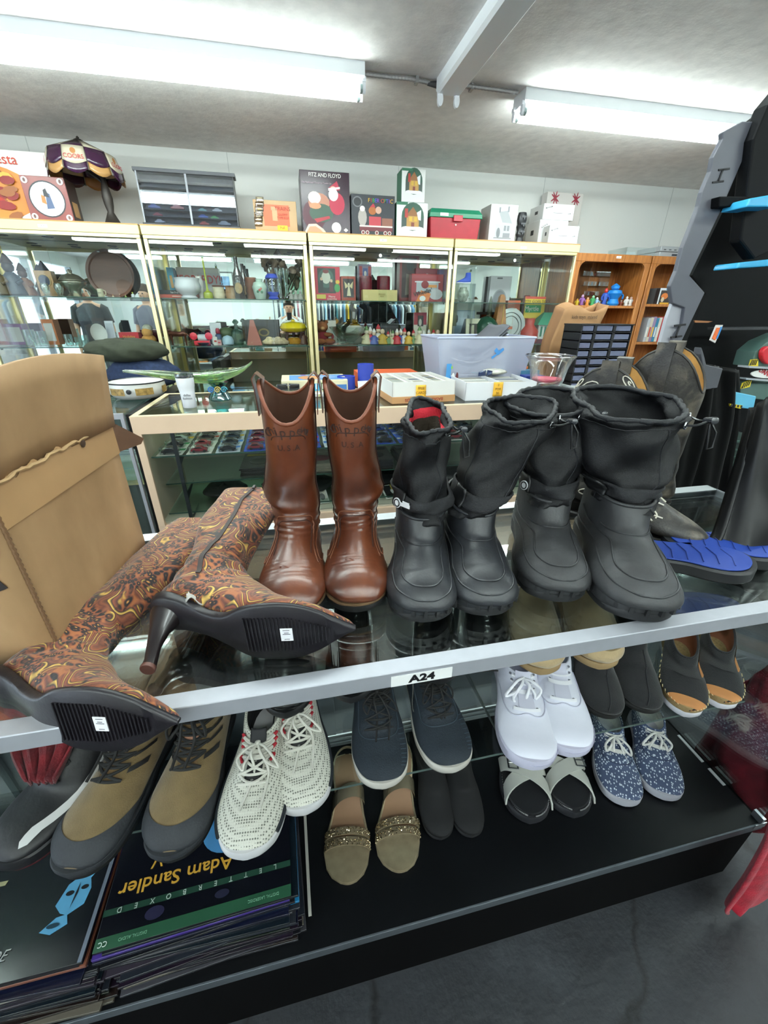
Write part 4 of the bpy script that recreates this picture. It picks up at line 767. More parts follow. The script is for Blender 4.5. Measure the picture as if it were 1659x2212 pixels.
def _pais(nt, p, L):
    tc = nt.nodes.new('ShaderNodeTexCoord'); n = nt.nodes.new('ShaderNodeTexNoise'); n.inputs['Scale'].default_value = 9; n.inputs['Detail'].default_value = 2
    L(tc.outputs['Object'], n.inputs['Vector']); mx = nt.nodes.new('ShaderNodeMix'); mx.data_type = 'VECTOR'; mx.inputs[0].default_value = .13; L(tc.outputs['Object'], mx.inputs[4]); L(n.outputs['Color'], mx.inputs[5])
    v = nt.nodes.new('ShaderNodeTexVoronoi'); v.inputs['Scale'].default_value = 12.5; L(mx.outputs[1], v.inputs['Vector'])
    m1 = nt.nodes.new('ShaderNodeMath'); m1.operation = 'MULTIPLY'; m1.inputs[1].default_value = 5.2; L(v.outputs['Distance'], m1.inputs[0])
    m2 = nt.nodes.new('ShaderNodeMath'); m2.operation = 'FRACT'; L(m1.outputs[0], m2.inputs[0])
    r = ramp(nt, [(0, '5b2a1c'), (.16, '8a4826'), (.22, '20191c'), (.3, 'c79a3e'), (.36, '43201a'), (.5, '7c3b22'), (.58, '1c1618'), (.68, 'd6ad50'), (.72, '3a1d18'), (.86, '7a4226'), (1, '5b2a1c')], 'LINEAR'); L(m2.outputs[0], r.inputs[0])
    v2 = nt.nodes.new('ShaderNodeTexVoronoi'); v2.inputs['Scale'].default_value = 120; L(mx.outputs[1], v2.inputs['Vector'])
    r2 = ramp(nt, [(.05, 'd79a4a'), (.2, '3c1c15'), (.3, '0d0c10'), (.46, '0f0d12'), (.55, '6a3320'), (.75, '94552a')]); L(v2.outputs['Distance'], r2.inputs[0])
    n2 = nt.nodes.new('ShaderNodeTexNoise'); n2.inputs['Scale'].default_value = 26; n2.inputs['Detail'].default_value = 3; L(tc.outputs['Object'], n2.inputs['Vector'])
    r3 = ramp(nt, [(.47, '000000'), (.53, 'ffffff')]); L(n2.outputs[0], r3.inputs[0])
    mc = nt.nodes.new('ShaderNodeMix'); mc.data_type = 'RGBA'; L(r3.outputs[0], mc.inputs[0]); L(r.outputs[0], mc.inputs[6]); L(r2.outputs[0], mc.inputs[7]); L(mc.outputs[2], p.inputs['Base Color'])
    p.inputs['Roughness'].default_value = .7; p.inputs['Sheen Weight'].default_value = .2
    n3 = nt.nodes.new('ShaderNodeTexNoise'); n3.inputs['Scale'].default_value = 300; L(tc.outputs['Object'], n3.inputs['Vector']); b = nt.nodes.new('ShaderNodeBump'); b.inputs['Strength'].default_value = .3; b.inputs['Distance'].default_value = .001; L(n3.outputs[0], b.inputs['Height']); L(b.outputs[0], p.inputs['Normal'])
M_pais = nodemat('paisley_tapestry', _pais); M_psole = M('17141a', .42, noise=.3, nscale=25, bump=.12, bscale=200)
def paisley(label, O, yaw, tilt, shaft_bend, SL, zipper, heel_, seed, S_=.93, sy=0):
    t = thing('heeled_boot', label, 'boot', (0, 0, 0), (0, 0, 0), 'paisley heeled boots')
    base = Matrix(((0, -1, 0), (0, 0, 1), (-1, 0, 0))); R_ = Matrix.Rotation(radians(yaw), 3, 'Z') @ Matrix.Rotation(radians(tilt), 3, 'X') @ base
    t.rotation_euler = R_.to_euler(); t.scale = (S_, S_, S_); t.location = Vector(O) - R_ @ Vector((0, -.229 * S_, .006 * S_))
    cz = lambda z: -shaft_bend * max(0, z - .11) * (1 if z > .11 else 0)
    zs = [(.10 + (SL - .10) * f) for f in (1, .82, .62, .42, .24, .1)]
    K = [(-.066, zs[0], .070, zs[0] + .004, .017, 0), (-.068, zs[1], .070, zs[1], .026, 0), (-.064, zs[2], .066, zs[2], .031, 0), (-.055, zs[3], .058, zs[3], .034, 0), (-.046, zs[4], .050, zs[4], .035, 0), (-.045, zs[5] + .01, .05, zs[5], .034, 0),
         (-.062, .112, .055, .082, .033, 0), (-.080, .095, .056, .058, .033, 0), (-.098, .08, .02, .048, .034, .1), (-.12, .06, -.05, .016, .037, .2), (-.15, .042, -.11, .002, .039, .25), (-.175, .031, -.16, .001, .033, .2), (-.20, .021, -.195, .002, .020, .1), (-.220, .013, -.218, .004, .008, 0), (-.226, .009, -.226, .006, .002, 0)]
    K = [(k[0] - sy * max(0, k[1] - .1),) + k[1:2] + (k[2] - sy * max(0, k[3] - .1),) + k[3:] + (cz((k[1] + k[3]) / 2),) for k in K]
    ph = seed
    sh = Shoe(K, .9, .9, lambda tt, th: (.0028 * sin(3 * th + ph + tt) + .002 * sin(5 * th - tt * 2 + ph)) * (tt < 6) + .0018 * sin(tt * 6 + ph) * math.exp(-((tt - 5.5) / 1.4) ** 2))
    obj('paisley_upper', sh.mesh(sub=6, n=44), M_pais, t, smooth=60); obj('lining', sh.mesh(.02, 3, 3, 28, off=-.003), M('3c2a20', .9), t, smooth=60)
    SK = [(.060, .006, .044, .060), (.054, .022, .042, .060), (.035, .030, .037, .056), (.01, .027, .031, .047), (-.025, .021, .014, .030), (-.055, .026, .001, .015), (-.085, .044, -.004, .006), (-.12, .050, -.005, .004), (-.15, .0475, -.005, .004), (-.178, .036, -.004, .005), (-.203, .019, -.003, .007), (-.222, .006, -.002, .008), (-.229, .0015, -.001, .007)]
    obj('sole', soleloft([(y, w_, 0, a, b) for y, w_, a, b in SK], 5), M_psole, t, smooth=50)
    rib = MB()
    for k in range(24):
        y = -.085 - .0048 * k; w_ = .036 if y > -.14 else max(.004, .036 - (abs(y) - .14) * .42); obj('tread_line', MB().box(-w_ * .82, w_ * .82, y, y + .0016, -.0068, -.0045), M_psole, t)
    if heel_:
        hp = []
        for k, (z_, yc, r_) in enumerate(((.05, .034, .026), (.038, .038, .022), (.022, .041, .014), (.0, .042, .0095), (-.018, .040, .0085), (-.026, .040, .0095))):
            hp.append([(r_ * cos(a) * .95 + .030 * (.05 - z_) / .076, yc + r_ * sin(a), z_) for a in [2 * pi * j / 16 for j in range(16)]])
        obj('heel', MB().rings(hp), M('1a1315', .3, coat=.3), t, smooth=50); obj('heel_tip', MB().lathe([(.0098, 0), (.0098, -.004), (.009, -.005)], (0, .040, -.026), 14), M('5c3a32', .5), t, loc=(.030, 0, 0))
    # price tag stuck on the sole
    tg = obj('price_tag', MB().box(-.012, .010, -.146, -.130, -.0076, -.0068), M('f1f0f5', .5), t)
    for k, (w_, x_) in enumerate(((.009, -.009), (.006, -.0045), (.010, -.002), (.007, .007))): obj('tag_print', MB().box(x_ - .0004, x_ + .0004, -.138 - w_ / 2, -.138 + w_ / 2, -.0079, -.0076), M('55545c', .6), tg)
    if zipper:
        obj('zipper', MB().ribbon(sh.line([(.0, -pi / 2 + .12), (1.2, -pi / 2), (2.5, -pi / 2 + .05), (4, -pi / 2), (5.2, -pi / 2 - .08), (6.3, -pi / 2 - .1)], .001), [Vector((0, .0035, 0))] * 31, .0015, [Vector((-1, 0, 0))] * 31), M('2c211f', .6), t, smooth=50)
        obj('zip_pull', MB().cbox(sh.pt(.15, -pi / 2 + .1, .004), (.002, .005, .014)), M('3d3533', .35, .7), t)
    return t
O2 = PY(768, 1352, .395)
paisley('paisley high heeled boot lying on its side with zip, beside the brown boots', O2, -9, 3, .02, .40, True, True, 1.0)
O1 = PY(390, 1552, .325)
paisley('paisley patterned boot lying by the cardboard box, its ribbed sole hanging over the edge rail', O1, -14, -6, .14, .50, False, False, 2.4, .86, .10)
p = PZ(440, 1300, ZTOP + .06)
ts = MB().grid(lambda u, v: (p.x - .020 + .034 * u, p.y - .005 + .022 * v + .003 * sin(9 * u), ZTOP + .064 + .005 * sin(7 * u + 3 * v) + .003 * sin(17 * v + 4 * u)), 12, 8)
tag(obj('tissue_paper', ts, M('c9c6c0', .7, trans=.2), solid=.0006), 'scrap of crumpled white tissue paper on the zipped paisley boot', 'paper')
M_west = leather('distressed_leather', '15120f', '2b2825', '6b6355', .55, 22, .5, 300, .1); M_embr = M('e3ddcd', .7)
def western(label, toe, yaw, H, lx, ly, emb, sd):
    L_ = .275; t = place('western_boot', label, 'boot', toe, ZTOP + .002, L_, yaw, 'distressed embroidered western boots', heel=.26)
    zt = H
    K = [(-.075 + ly, zt * .97, .078 + ly, zt * .99, .048, 0, lx), (-.074 + ly * .85, zt * .88, .075 + ly * .85, zt * .89, .048, 0, lx * .85), (-.068 + ly * .6, zt * .70, .068 + ly * .6, zt * .70, .045, 0, lx * .6), (-.06 + ly * .3, zt * .52, .062 + ly * .3, zt * .5, .041, 0, lx * .28), (-.055, .13, .06, .115, .037, 0, 0),
         (-.066, .11, .066, .075, .035, .02, 0), (-.08, .1, .068, .045, .035, .06, 0), (-.1, .088, .01, .032, .036, .15, 0), (-.125, .07, -.07, .02, .041, .22, -.002), (-.15, .058, -.12, .013, .043, .24, -.003), (-.175, .047, -.16, .013, .037, .22, -.003), (-.195, .036, -.188, .015, .025, .15, -.002), (-.206, .027, -.204, .018, .012, .1, 0), (-.209, .023, -.209, .021, .003, 0, 0)]
    sh = Shoe(K, .88, .92, lambda tt, th: .003 * sin(3 * th + sd + tt) * (tt < 4) + .0018 * sin(tt * 6 + 2 * sin(th) + sd) * math.exp(-((tt - 4.6) / 1.2) ** 2)); base = sh.pt
    def pt(tt, th, off=0):
        v = base(tt, th, off)
        if tt < 1.8: v.z += (1 - tt / 1.8) ** 1.2 * (.045 * sin(th) ** 2 - .035 * cos(th) ** 2)
        return v
    sh.pt = pt
    obj('upper', sh.mesh(sub=6, n=44), M_west, t, smooth=60); obj('tan_lining', sh.mesh(0, 4, 4, 36, off=-.003), M('a67a3e', .8, noise=.15, nscale=40), t, smooth=60)
    obj('collar_trim', MB().tube(sh.ring(0, -.001), .0025, 6, False), M('2a2724', .6), t, smooth=60)
    for s in (-1, 1):
        th = s * pi / 2
        pts = sh.line([(2.6, th), (1.8, th), (1.0, th), (.3, th), (0, th)], .0035, 4) + [pt(0, th, .004) + Vector((0, 0, .012)), pt(0, th, -.005) + Vector((0, 0, .010)), pt(.4, th, -.007)]
        obj('pull_strap', MB().ribbon(pts, [Vector((0, .0145, 0))] * len(pts), .002, [Vector((s, 0, .2))] * len(pts)), M_west, t, smooth=50)
        obj('side_seam', MB().tube(sh.line([(2.5, th), (3.4, th), (4.4, th), (5.8, th)], .001), .002, 6), M_stitch, t)
    if emb:
        for s in (-1, 1):
            for ctr in ((.75, .75), (.75, 1.95)):
                for c0, c1_, r0 in ((0, 0, .42), (-.55, .32, .25), (.5, -.3, .22)):
                    sp = [(ctr[0] + c0 + r0 * (1 - k / 26) * cos(k * .42), s * (ctr[1] + c1_ + .42 * r0 / .42 * (1 - k / 26) * sin(k * .42))) for k in range(24)]
                    obj('embroidery', MB().tube([pt(a, b, .0008) for a, b in sp], .0011, 5), M_embr, t, smooth=60)
        for s in (-1, 1):
            for ln in ([(5.2, s * 1.4), (6.2, s * 1.2), (7.2, s * 1.3), (8.6, s * 1.0)], [(5.4, s * .9), (6.4, s * .6), (7.4, s * .5), (8.0, s * .25)], [(6.4, s * 1.6), (7.4, s * 1.2), (8.4, s * 1.4)], [(4.4, s * .7), (5.2, s * .9), (5.8, s * .6), (5.2, s * .4)]):
                obj('embroidery', MB().tube(sh.line(ln, .0008), .0019, 5), M_embr, t, smooth=60)
    for ct, ca, r0 in ((5.5, -1.15, .42), (6.7, -.95, .42), (7.9, -1.2, .34), (6.1, -1.75, .35)) if emb else ():
        obj('embroidery', MB().tube([sh.pt(ct + 1.4 * r0 * (1 - k / 26) * cos(k * .42), ca + r0 * (1 - k / 26) * sin(k * .42), .0008) for k in range(22)], .0015, 5), M_embr, t, smooth=60)
    obj('outsole', outline(L_ * 1.0, .045, .035, -.002, .004, .014, .004, heel=.262, ww=.028, pt_=1.2), M('12100e', .5), t, smooth=40)
    obj('heel_block', MB().rings([[(.032 * s_ * cos(a), .038 + .033 * s_ * sin(a), z_) for a in [2 * pi * k / 18 for k in range(18)]] for z_, s_ in ((0, .82), (.034, 1.0))]), M('14110f', .4), t, smooth=40)
    return t
western('distressed grey embroidered western boot whose toe shows right behind the large snow boot', (1515, 1185), 36, .27, .02, .02, True, 1)
w2 = western('second distressed western boot standing further back, tan lining showing at its top', (1585, 1110), 66, .30, .0, -.015, False, 2.2); w2.rotation_euler.z = radians(215); w2.location = (.735, .705, ZTOP + .002)
rl = random.Random(11)
ldc = ['15161c', '1b1320', '0f1820', '23272e', '101a12', '2b2530', '0e1226', '3a3a40', '1c1412', '5a554c']
def ldstack(cx_, cy_, rot, n, z0, th, grp, lab, special):
    out = []; proto = None
    mesh_by = {}
    for k in range(n):
        c = special.get(k, (rl.choice(ldc), None))[0]
        if c not in mesh_by:
            o = obj('laserdisc_sleeve', MB().box(-.1575, .1575, -.1575, .1575, 0, th - .0004), M(c, .25, coat=.3), None, bevel=.0006); mesh_by[c] = o
        else:
            o = mesh_by[c].copy(); COL.objects.link(o)
        j = 1.0 if k < n - 1 else .2
        o.location = (cx_ + rl.uniform(-.008, .010) * j, cy_ + rl.uniform(-.006, .005) * j - .0 * k, z0 + k * th); o.rotation_euler = (0, 0, radians(rot + rl.uniform(-3, 3) * j))
        tag(o, special[k][1] if k in special and special[k][1] else lab % (n - 1 - k), 'laserdisc', grp); out.append(o)
    return out
zt = .43; a = PZ(196, 2061, zt); b = PZ(630, 1933, zt); ang = atan2(b.y - a.y, b.x - a.x); mid_ = (a + b) / 2; cc = mid_ + Vector((-sin(ang), cos(ang), 0)) * .1575
st = ldstack(cc.x + .002, cc.y, math.degrees(ang), 29, ZDK + .001, .0061, 'laserdisc sleeves in the comedy stack', 'laserdisc sleeve, %d below the top one in the stack under the grey running shoe', {28: ('0b0d14', 'top laserdisc sleeve with gold upside-down lettering and green band, under the grey running shoe'), 26: ('3d2a78', 'purple edged laserdisc sleeve just below the top sleeve of its stack'), 21: ('1f6f9c', 'bright blue edged laserdisc sleeve halfway down the stack'), 12: ('20242c', None)})
top = st[28]; top.location = (cc.x, cc.y, ZDK + .001 + 28 * .0061); top.rotation_euler = (0, 0, ang); zs_ = .0061 - .0004
decal('printed_cover', [('1d4a33', rc(0, 0, 1, .055)), ('16382b', rc(0, .142, 1, .172)), ('1b1a36', ell(.27, .10, .05, .03, 14)), ('181a30', ell(.62, .10, .04, .02, 14)),
    ('3f78a8', ell(.62, .44, .15, .14, 26)), ('2f6190', ell(.68, .39, .09, .07, 18)), ('10131c', ell(.60, .42, .016, .02, 10)), ('10131c', [(.60, .42), (.70, .405), (.70, .412), (.61, .43)])], top, (-.1575, -.1575, zs_), (.315, 0, 0), (0, .315, 0))
text('cover_title', 'Adam Sandler', .030, M('b98c33', .4), top, (-.045, -.079, zs_ + .0012), (0, 0, pi), sx=1.15, off=.0003)
text('cover_title', 'V', .034, M('b98c33', .4), top, (-.085, -.045, zs_ + .0012), (0, 0, pi)); text('cover_title', 'e', .034, M('8f8f8a', .4), top, (-.1, -.008, zs_ + .0012), (0, 0, pi))
for i, ch in enumerate('LETTERBOXED'): text('band_letter', ch, .011, M('a9b8b0', .5), top, (.13 - .0262 * i, -.108, zs_ + .0018), (0, 0, pi))
text('band_lettering', 'DIGITAL LASERDISC', .006, M('6fa085', .5), top, (.11, -.149, zs_ + .0018), (0, 0, pi)); text('band_lettering', 'DIGITAL AUDIO', .006, M('6fa085', .5), top, (-.10, -.149, zs_ + .0018), (0, 0, pi)); text('band_lettering', 'CC', .010, M('cfd6d2', .5), top, (-.145, -.149, zs_ + .0018), (0, 0, pi))
a2 = PZ(176, 2078, zt); b2 = PZ(-60, 2140, zt); ang2 = atan2(a2.y - b2.y, a2.x - b2.x); c2_ = a2 + Vector((-cos(ang2), -sin(ang2), 0)) * .1575 + Vector((-sin(ang2), cos(ang2), 0)) * .1575
st2 = ldstack(c2_.x, c2_.y, math.degrees(ang2), 25, ZDK + .001, .0071, 'laserdisc sleeves in the 3D stack', 'laserdisc sleeve, %d below the blue face sleeve in its stack', {24: ('0c0e15', 'top laserdisc sleeve with pale blue face and 3D glasses lettering, below the swoosh shoe'), 22: ('7a4a3a', 'copper edged laserdisc sleeve just under the blue face sleeve'), 15: ('8d8a80', 'pale cream edged laserdisc sleeve low in the stack below the swoosh shoe')})
t2 = st2[24]; t2.location = (c2_.x, c2_.y, ZDK + .001 + 24 * .0071); t2.rotation_euler = (0, 0, ang2); z2_ = .0071 - .0004
decal('printed_face', [('4f8fb5', [(.76, .27), (.80, .23), (.84, .215), (.91, .25), (.92, .32), (.90, .37), (.93, .41), (.85, .40), (.79, .36)]), ('4f8fb5', [(.73, .165), (.79, .145), (.86, .175), (.84, .22), (.79, .215)]), ('0c1018', ell(.815, .315, .022, .012, 12)), ('0c1018', ell(.885, .33, .02, .011, 12)), ('0c1018', [(.842, .24), (.858, .31), (.852, .36), (.845, .31)]), ('13303f', ell(.79, .18, .032, .011, 12)),
    ('6f1f2c', [(.0, .55), (.45, .78), (.55, .98), (.5, 1), (.38, .82), (0, .63)]), ('3c5a2a', ell(.12, .2, .13, .05, 14)), ('5c6472', [(.98, 0), (1, 0), (1, 1), (.98, 1)])], t2, (-.1575, -.1575, z2_), (.315, 0, 0), (0, .315, 0))
for i, (ln, y) in enumerate((('DIGITAL', .03), ('AGE', -.04))): text('cover_title', ln, .062, M('8a8564', .5), t2, (-.075, y, z2_ + .0012), (0, 0, .0), shear=.3, off=.0008, sx=.8)
text('cover_lettering', '3D GLASSES INSIDE', .020, M('8d8f8d', .5), t2, (-.045, -.125, z2_ + .0012), (0, 0, 0), shear=.3, sx=.95)
# clear plastic sleeve edge and white card strip leaning on the stack
o = obj('white_strip', MB().box(0, .006, 0, .22, 0, .004), M('b9b8b0', .6)); q = PZ(664, 1935, ZDK + .13); o.location = (q.x - .004, q.y, ZDK + .15); o.rotation_euler = (0, 0, .02); tag(o, 'long thin cream card strip standing along the laserdisc stack edge', 'card')
o.location.z = ZDK + .001 + 27 * .0061 - .12; 
M_blkleath = M('0e0f13', .5, bump=.2, bscale=150)
t, sh = lowshoe('high_top_shoe', 'black high top trainer with silver white swoosh, above the blue face laserdisc', 'shoe', (10, 1890), ZMID + .001, .31, -26, None, M_blkleath, M_darklin, wb=.053, wh=.04, hh=.12, sole=.025, topen=.42, tz=.12, toez=.055)
side_sole(t, .31, .056, .043, .006, .028, M('15161a', .5), M('4b1018', .5))
sw = [(3.0, 1.15), (3.6, 1.5), (4.6, 1.72), (5.6, 1.75), (6.4, 1.5), (7.2, 1.0), (6.6, 1.6), (6.0, 1.85), (5.0, 1.95), (4.0, 1.8)]
n_ = 14
obj('swoosh', MB().grid(lambda u, v: sh.pt(2.2 + 5.4 * u, .75 + .95 * sin(pi * min(1, u * 1.25) ** .8) * .8 + (v - .5) * .62 * (u ** .6) * (1 - u) ** .15 * 1.0, .0026), n_, 3), M('c8c9c9', .4), t, smooth=60)
laces(t, sh, M('101113', .8), .5, 4.4, 6, .6, .5, r=.0028, bow=False)
def redm(name, a, b):
    def f(nt, p, L):
        tc = nt.nodes.new('ShaderNodeTexCoord'); n = nt.nodes.new('ShaderNodeTexNoise'); n.inputs['Scale'].default_value = 40; n.inputs['Detail'].default_value = 6; L(tc.outputs['Object'], n.inputs['Vector'])
        r = ramp(nt, [(.3, a), (.7, b)]); L(n.outputs[0], r.inputs[0]); L(r.outputs[0], p.inputs['Base Color']); p.inputs['Roughness'].default_value = .95; p.inputs['Sheen Weight'].default_value = .1
        bb = nt.nodes.new('ShaderNodeBump'); bb.inputs['Strength'].default_value = .8; n2 = nt.nodes.new('ShaderNodeTexNoise'); n2.inputs['Scale'].default_value = 300; L(tc.outputs['Object'], n2.inputs['Vector']); L(n2.outputs[0], bb.inputs['Height']); bb.inputs['Distance'].default_value = .002; L(bb.outputs[0], p.inputs['Normal'])
    return nodemat(name, f)
M_redf = redm('red_fleece', '8e0b24', 'b8102f')
def drape(name, lb, cat_, left, right, fn, m, nu=24, nv=30, amp=.012, fr=3.0, ph=0, th=.004, smooth=60, sub=0):
    # cloth between two boundary pixel lists, fn(px,py,u,v) -> base point; folds push it out of its own plane
    def g(u, v):
        a = cat(left, (len(left) - 1) * v); b = cat(right, (len(right) - 1) * v); x = a[0] + (b[0] - a[0]) * u; y = a[1] + (b[1] - a[1]) * u
        p_, n_ = fn(x, y, u, v); f = amp * (sin(2 * pi * fr * u + ph + 1.7 * v) + .5 * sin(2 * pi * fr * 1.9 * u + 2 * ph - 2.1 * v)) ; return p_ + n_ * f
    o = obj(name, MB().grid(g, nu, nv), m, None, smooth=smooth, solid=th)
    # put the origin on the cloth itself
    c = sum((Vector(v.co) for v in o.data.vertices), Vector()) / len(o.data.vertices)
    for v in o.data.vertices: v.co -= c
    o.location = c
    return tag(o, lb, cat_)
drape('red_scarf', 'dark red knitted scarf crumpled behind the swoosh shoe, above the hiking boots', 'scarf', [(20, 1590), (30, 1640), (55, 1690)], [(170, 1570), (160, 1610), (120, 1690)], lambda x, y, u, v: (PZ(x, y, ZMID + .09 + .05 * (1 - v)), Vector((0, 0, 1))), redm('dark_red_knit', '4a0f18', '74161f'), 30, 12, .007, 4)
drape('red_cloth', 'folded bright red cloth under the glass beside the front paisley boot sole', 'cloth', [(-60, 1515), (-60, 1560)], [(55, 1508), (90, 1545)], lambda x, y, u, v: (PZ(x, y, ZUP + .05 - .02 * v), Vector((0, 0, 1))), M_redf, 16, 8, .003, 3)
e0 = Vector((1, 0, 0))
drape('red_garment', 'red fleece garment hanging against the outside of the showcase end glass', 'garment', [(1590, 1480), (1520, 1590), (1500, 1625), (1545, 1690), (1560, 1735), (1490, 1798)], [(1760, 1380), (1720, 1560), (1700, 1640), (1700, 1700), (1720, 1760), (1690, 1800)], lambda x, y, u, v: (PX(x, y, 1.09 + .05 * u), Vector((1, 0, 0))), redm('deep_red_fleece', '5c0718', '7d0b22'), 24, 24, .014, 1.6)
drape('red_sleeve', 'bright red sleeve dangling in front of the showcase corner above the floor', 'garment', [(1655, 1650), (1650, 1720), (1640, 1800), (1600, 1890), (1562, 1955), (1568, 1970)], [(1760, 1640), (1750, 1740), (1740, 1820), (1690, 1900), (1640, 1945), (1600, 1962)], lambda x, y, u, v: (PY(x, y, .27), Vector((0, -1, 0))), M_redf, 24, 24, .010, 1.3, .6)
M_vinyl = M('030304', .36, bump=.25, bscale=18, spec=.3); M_vplast = M('030304', .5, bump=.2, bscale=20, spec=.2)
drape('vinyl_coat', 'glossy black vinyl coat slumped over the showcase end in front of the toy playset', 'coat', [(1612, 880), (1590, 960), (1560, 1060), (1535, 1140), (1508, 1205), (1560, 1250)], [(1790, 820), (1790, 950), (1790, 1080), (1790, 1180), (1800, 1300), (1790, 1370)], lambda x, y, u, v: (PY(x, y, .60 - .12 * v - .05 * sin(pi * u)), Vector((0, -1, 0))), M_vinyl, 48, 40, .008, 2.4, .4)
drape('black_trousers', 'black waxed trousers hanging between the western boots and the playset ladder', 'trousers', [(1490, 780), (1470, 900), (1440, 1010), (1400, 1100), (1385, 1140)], [(1600, 800), (1600, 900), (1580, 1010), (1570, 1100), (1560, 1180)], lambda x, y, u, v: (PY(x, y, .86 - .03 * v), Vector((0, -1, 0))), M_vplast, 36, 30, .010, 2.6, 1.4)
M_pg = M('55565f', .45, noise=.06, nscale=12); M_pb = M('040507', .6, spec=.12); M_teal = M('39a6d6', .35); M_grn = M('1d332d', .5, noise=.2, nscale=30); M_grng = M('47615a', .45)
pt_ = thing('toy_playset', 'tall black moulded plastic toy playset with blue platforms and a danger plate', 'toy', (PY(1520, 900, 1.0).x, 1.0, ZTOP)); O_ = pt_.location.copy()
def pxprism(name, pix, y, th, m, parent=pt_, orig=O_, **k):
    f = [PY(x_, y_, y) - orig for x_, y_ in pix]; n = len(f); mb = MB(); mb.rings([[tuple(q) for q in f], [(q.x, q.y + th, q.z) for q in f]]); return obj(name, mb, m, parent, smooth=0, **k)
pxprism('edge_panel', [(1562, 285), (1605, 262), (1640, 262), (1560, 450), (1490, 595), (1523, 632), (1462, 760), (1440, 760), (1475, 700), (1480, 665), (1453, 655), (1448, 618), (1462, 585), (1475, 535), (1490, 498), (1510, 445), (1517, 415), (1536, 370), (1541, 340), (1562, 300)], .92, .012, M_pg, bevel=.002)
pxprism('light_strip', [(1453, 655), (1480, 662), (1468, 700), (1447, 745), (1425, 745), (1440, 690)], .93, .010, M('a3a4ab', .5), bevel=.001)
pxprism('back_shell', [(1610, 270), (1800, 130), (1800, 1000), (1500, 900), (1470, 770), (1525, 635), (1495, 595), (1565, 450)], .985, .02, M_pb)
pxprism('upper_wing', [(1628, 300), (1659, 225), (1800, 60), (1800, 480), (1630, 560), (1600, 520)], .90, .03, M('07080b', .6, spec=.15), bevel=.004)
for q in ((1565, 365, 1), (1552, 392, 0), (1470, 702, 1), (1462, 727, 0)):
    pxprism('slot_mark', [(q[0] - 12, q[1]), (q[0] + 12, q[1] - 3), (q[0] + 12, q[1] + 1), (q[0] - 12, q[1] + 4)], .918, .003, M('16161a', .6))
for q in ((1559, 366), (1466, 704)): pxprism('slot_mark', [(q[0] + 2, q[1]), (q[0] + 5, q[1]), (q[0] - 5, q[1] + 26), (q[0] - 8, q[1] + 26)], .918, .003, M('16161a', .6))
pxprism('blue_platform', [(1613, 447), (1622, 428), (1680, 418), (1680, 447)], .86, .06, M_teal, bevel=.003)
pxprism('blue_platform', [(1592, 580), (1598, 567), (1680, 558), (1680, 574)], .86, .06, M_teal, bevel=.003)
pxprism('black_ledge', [(1555, 424), (1622, 424), (1613, 447), (1553, 447)], .90, .05, M_pb, bevel=.002)
pxprism('shelf_lip', [(1560, 708), (1680, 706), (1680, 712), (1560, 713)], .90, .04, M('2a2b30', .3))
pxprism('sticker', [(1548, 702), (1562, 702), (1545, 741), (1534, 735)], .895, .003, M('d9d3cf', .5)); pxprism('sticker_print', [(1549, 708), (1556, 708), (1545, 735), (1539, 731)], .8935, .0015, M('d9662c', .5)); pxprism('sticker_print', [(1557, 706), (1561, 706), (1550, 732), (1547, 732)], .8935, .0015, M('3f8fd0', .5))
pxprism('wood_glimpse', [(1500, 692), (1540, 694), (1530, 697), (1502, 697)], .95, .003, M('9a643a', .6))
pxprism('cup_holder', [(1516, 750), (1522, 770), (1526, 788), (1562, 796), (1550, 838), (1524, 842), (1515, 815), (1518, 790), (1513, 765)], .84, .02, M('4a4b52', .4), bevel=.002)
pxprism('moulded_wall', [(1470, 850), (1500, 800), (1518, 812), (1524, 842), (1560, 800), (1570, 812), (1545, 1000), (1455, 1010)], .87, .025, M_pb, bevel=.006)
pxprism('green_deck', [(1632, 760), (1659, 738), (1700, 720), (1700, 792), (1622, 792)], .88, .05, M_grng, bevel=.002)
pxprism('red_wheel', [(q[0], q[1]) for q in ell(1664, 768, 17, 20, 20)], .868, .012, M('c01f2c', .4), bevel=.003)
def stripes(pix, y): 
    (ax, ay), (bx_, by), (cx_, cy_), (dx_, dy_) = pix; pxprism('hazard_plate', pix, y, .004, M('d9c126', .5))
    for k in range(4):
        u0, u1 = (k + .1) / 4, (k + .55) / 4; P_ = lambda u, v: (ax + (bx_ - ax) * u + (dx_ - ax) * v, ay + (by - ay) * u + (dy_ - ay) * v)
        pxprism('hazard_stripe', [P_(u0 + .08, .04), P_(u1 + .08, .04), P_(u1, .96), P_(u0, .96)], y - .001, .002, M('141414', .5))
stripes([(1624, 777), (1638, 776), (1638, 792), (1620, 790)], .875); stripes([(1606, 828), (1624, 820), (1620, 836), (1602, 840)], .865); stripes([(1577, 872), (1605, 876), (1600, 883), (1578, 878)], .84)
pxprism('grey_rail', [(1619, 791), (1700, 795), (1700, 799), (1618, 795)], .86, .03, M('a9adb4', .4)); pxprism('grey_rail', [(1612, 817), (1700, 823), (1700, 827), (1612, 820)], .86, .03, M('a9adb4', .4))
pl_ = pxprism('danger_plate', [(q[0], q[1]) for q in ell(1657, 808, 34, 9, 26)], .872, .003, M('e6e6e2', .5))
c = PY(1659, 808, .871) - O_; text('lettering', 'DANGER', .017, M('b01c26', .5), pl_, c, (pi / 2, .35, 0), off=.0002, sx=1)
pxprism('green_deck', [(1594, 842), (1618, 828), (1700, 828), (1700, 870), (1632, 862), (1594, 852)], .88, .05, M_grng, bevel=.002)
pxprism('blue_platform', [(1578, 873), (1586, 846), (1634, 856), (1628, 884), (1606, 882)], .845, .07, M('5db4d8', .35), bevel=.002)
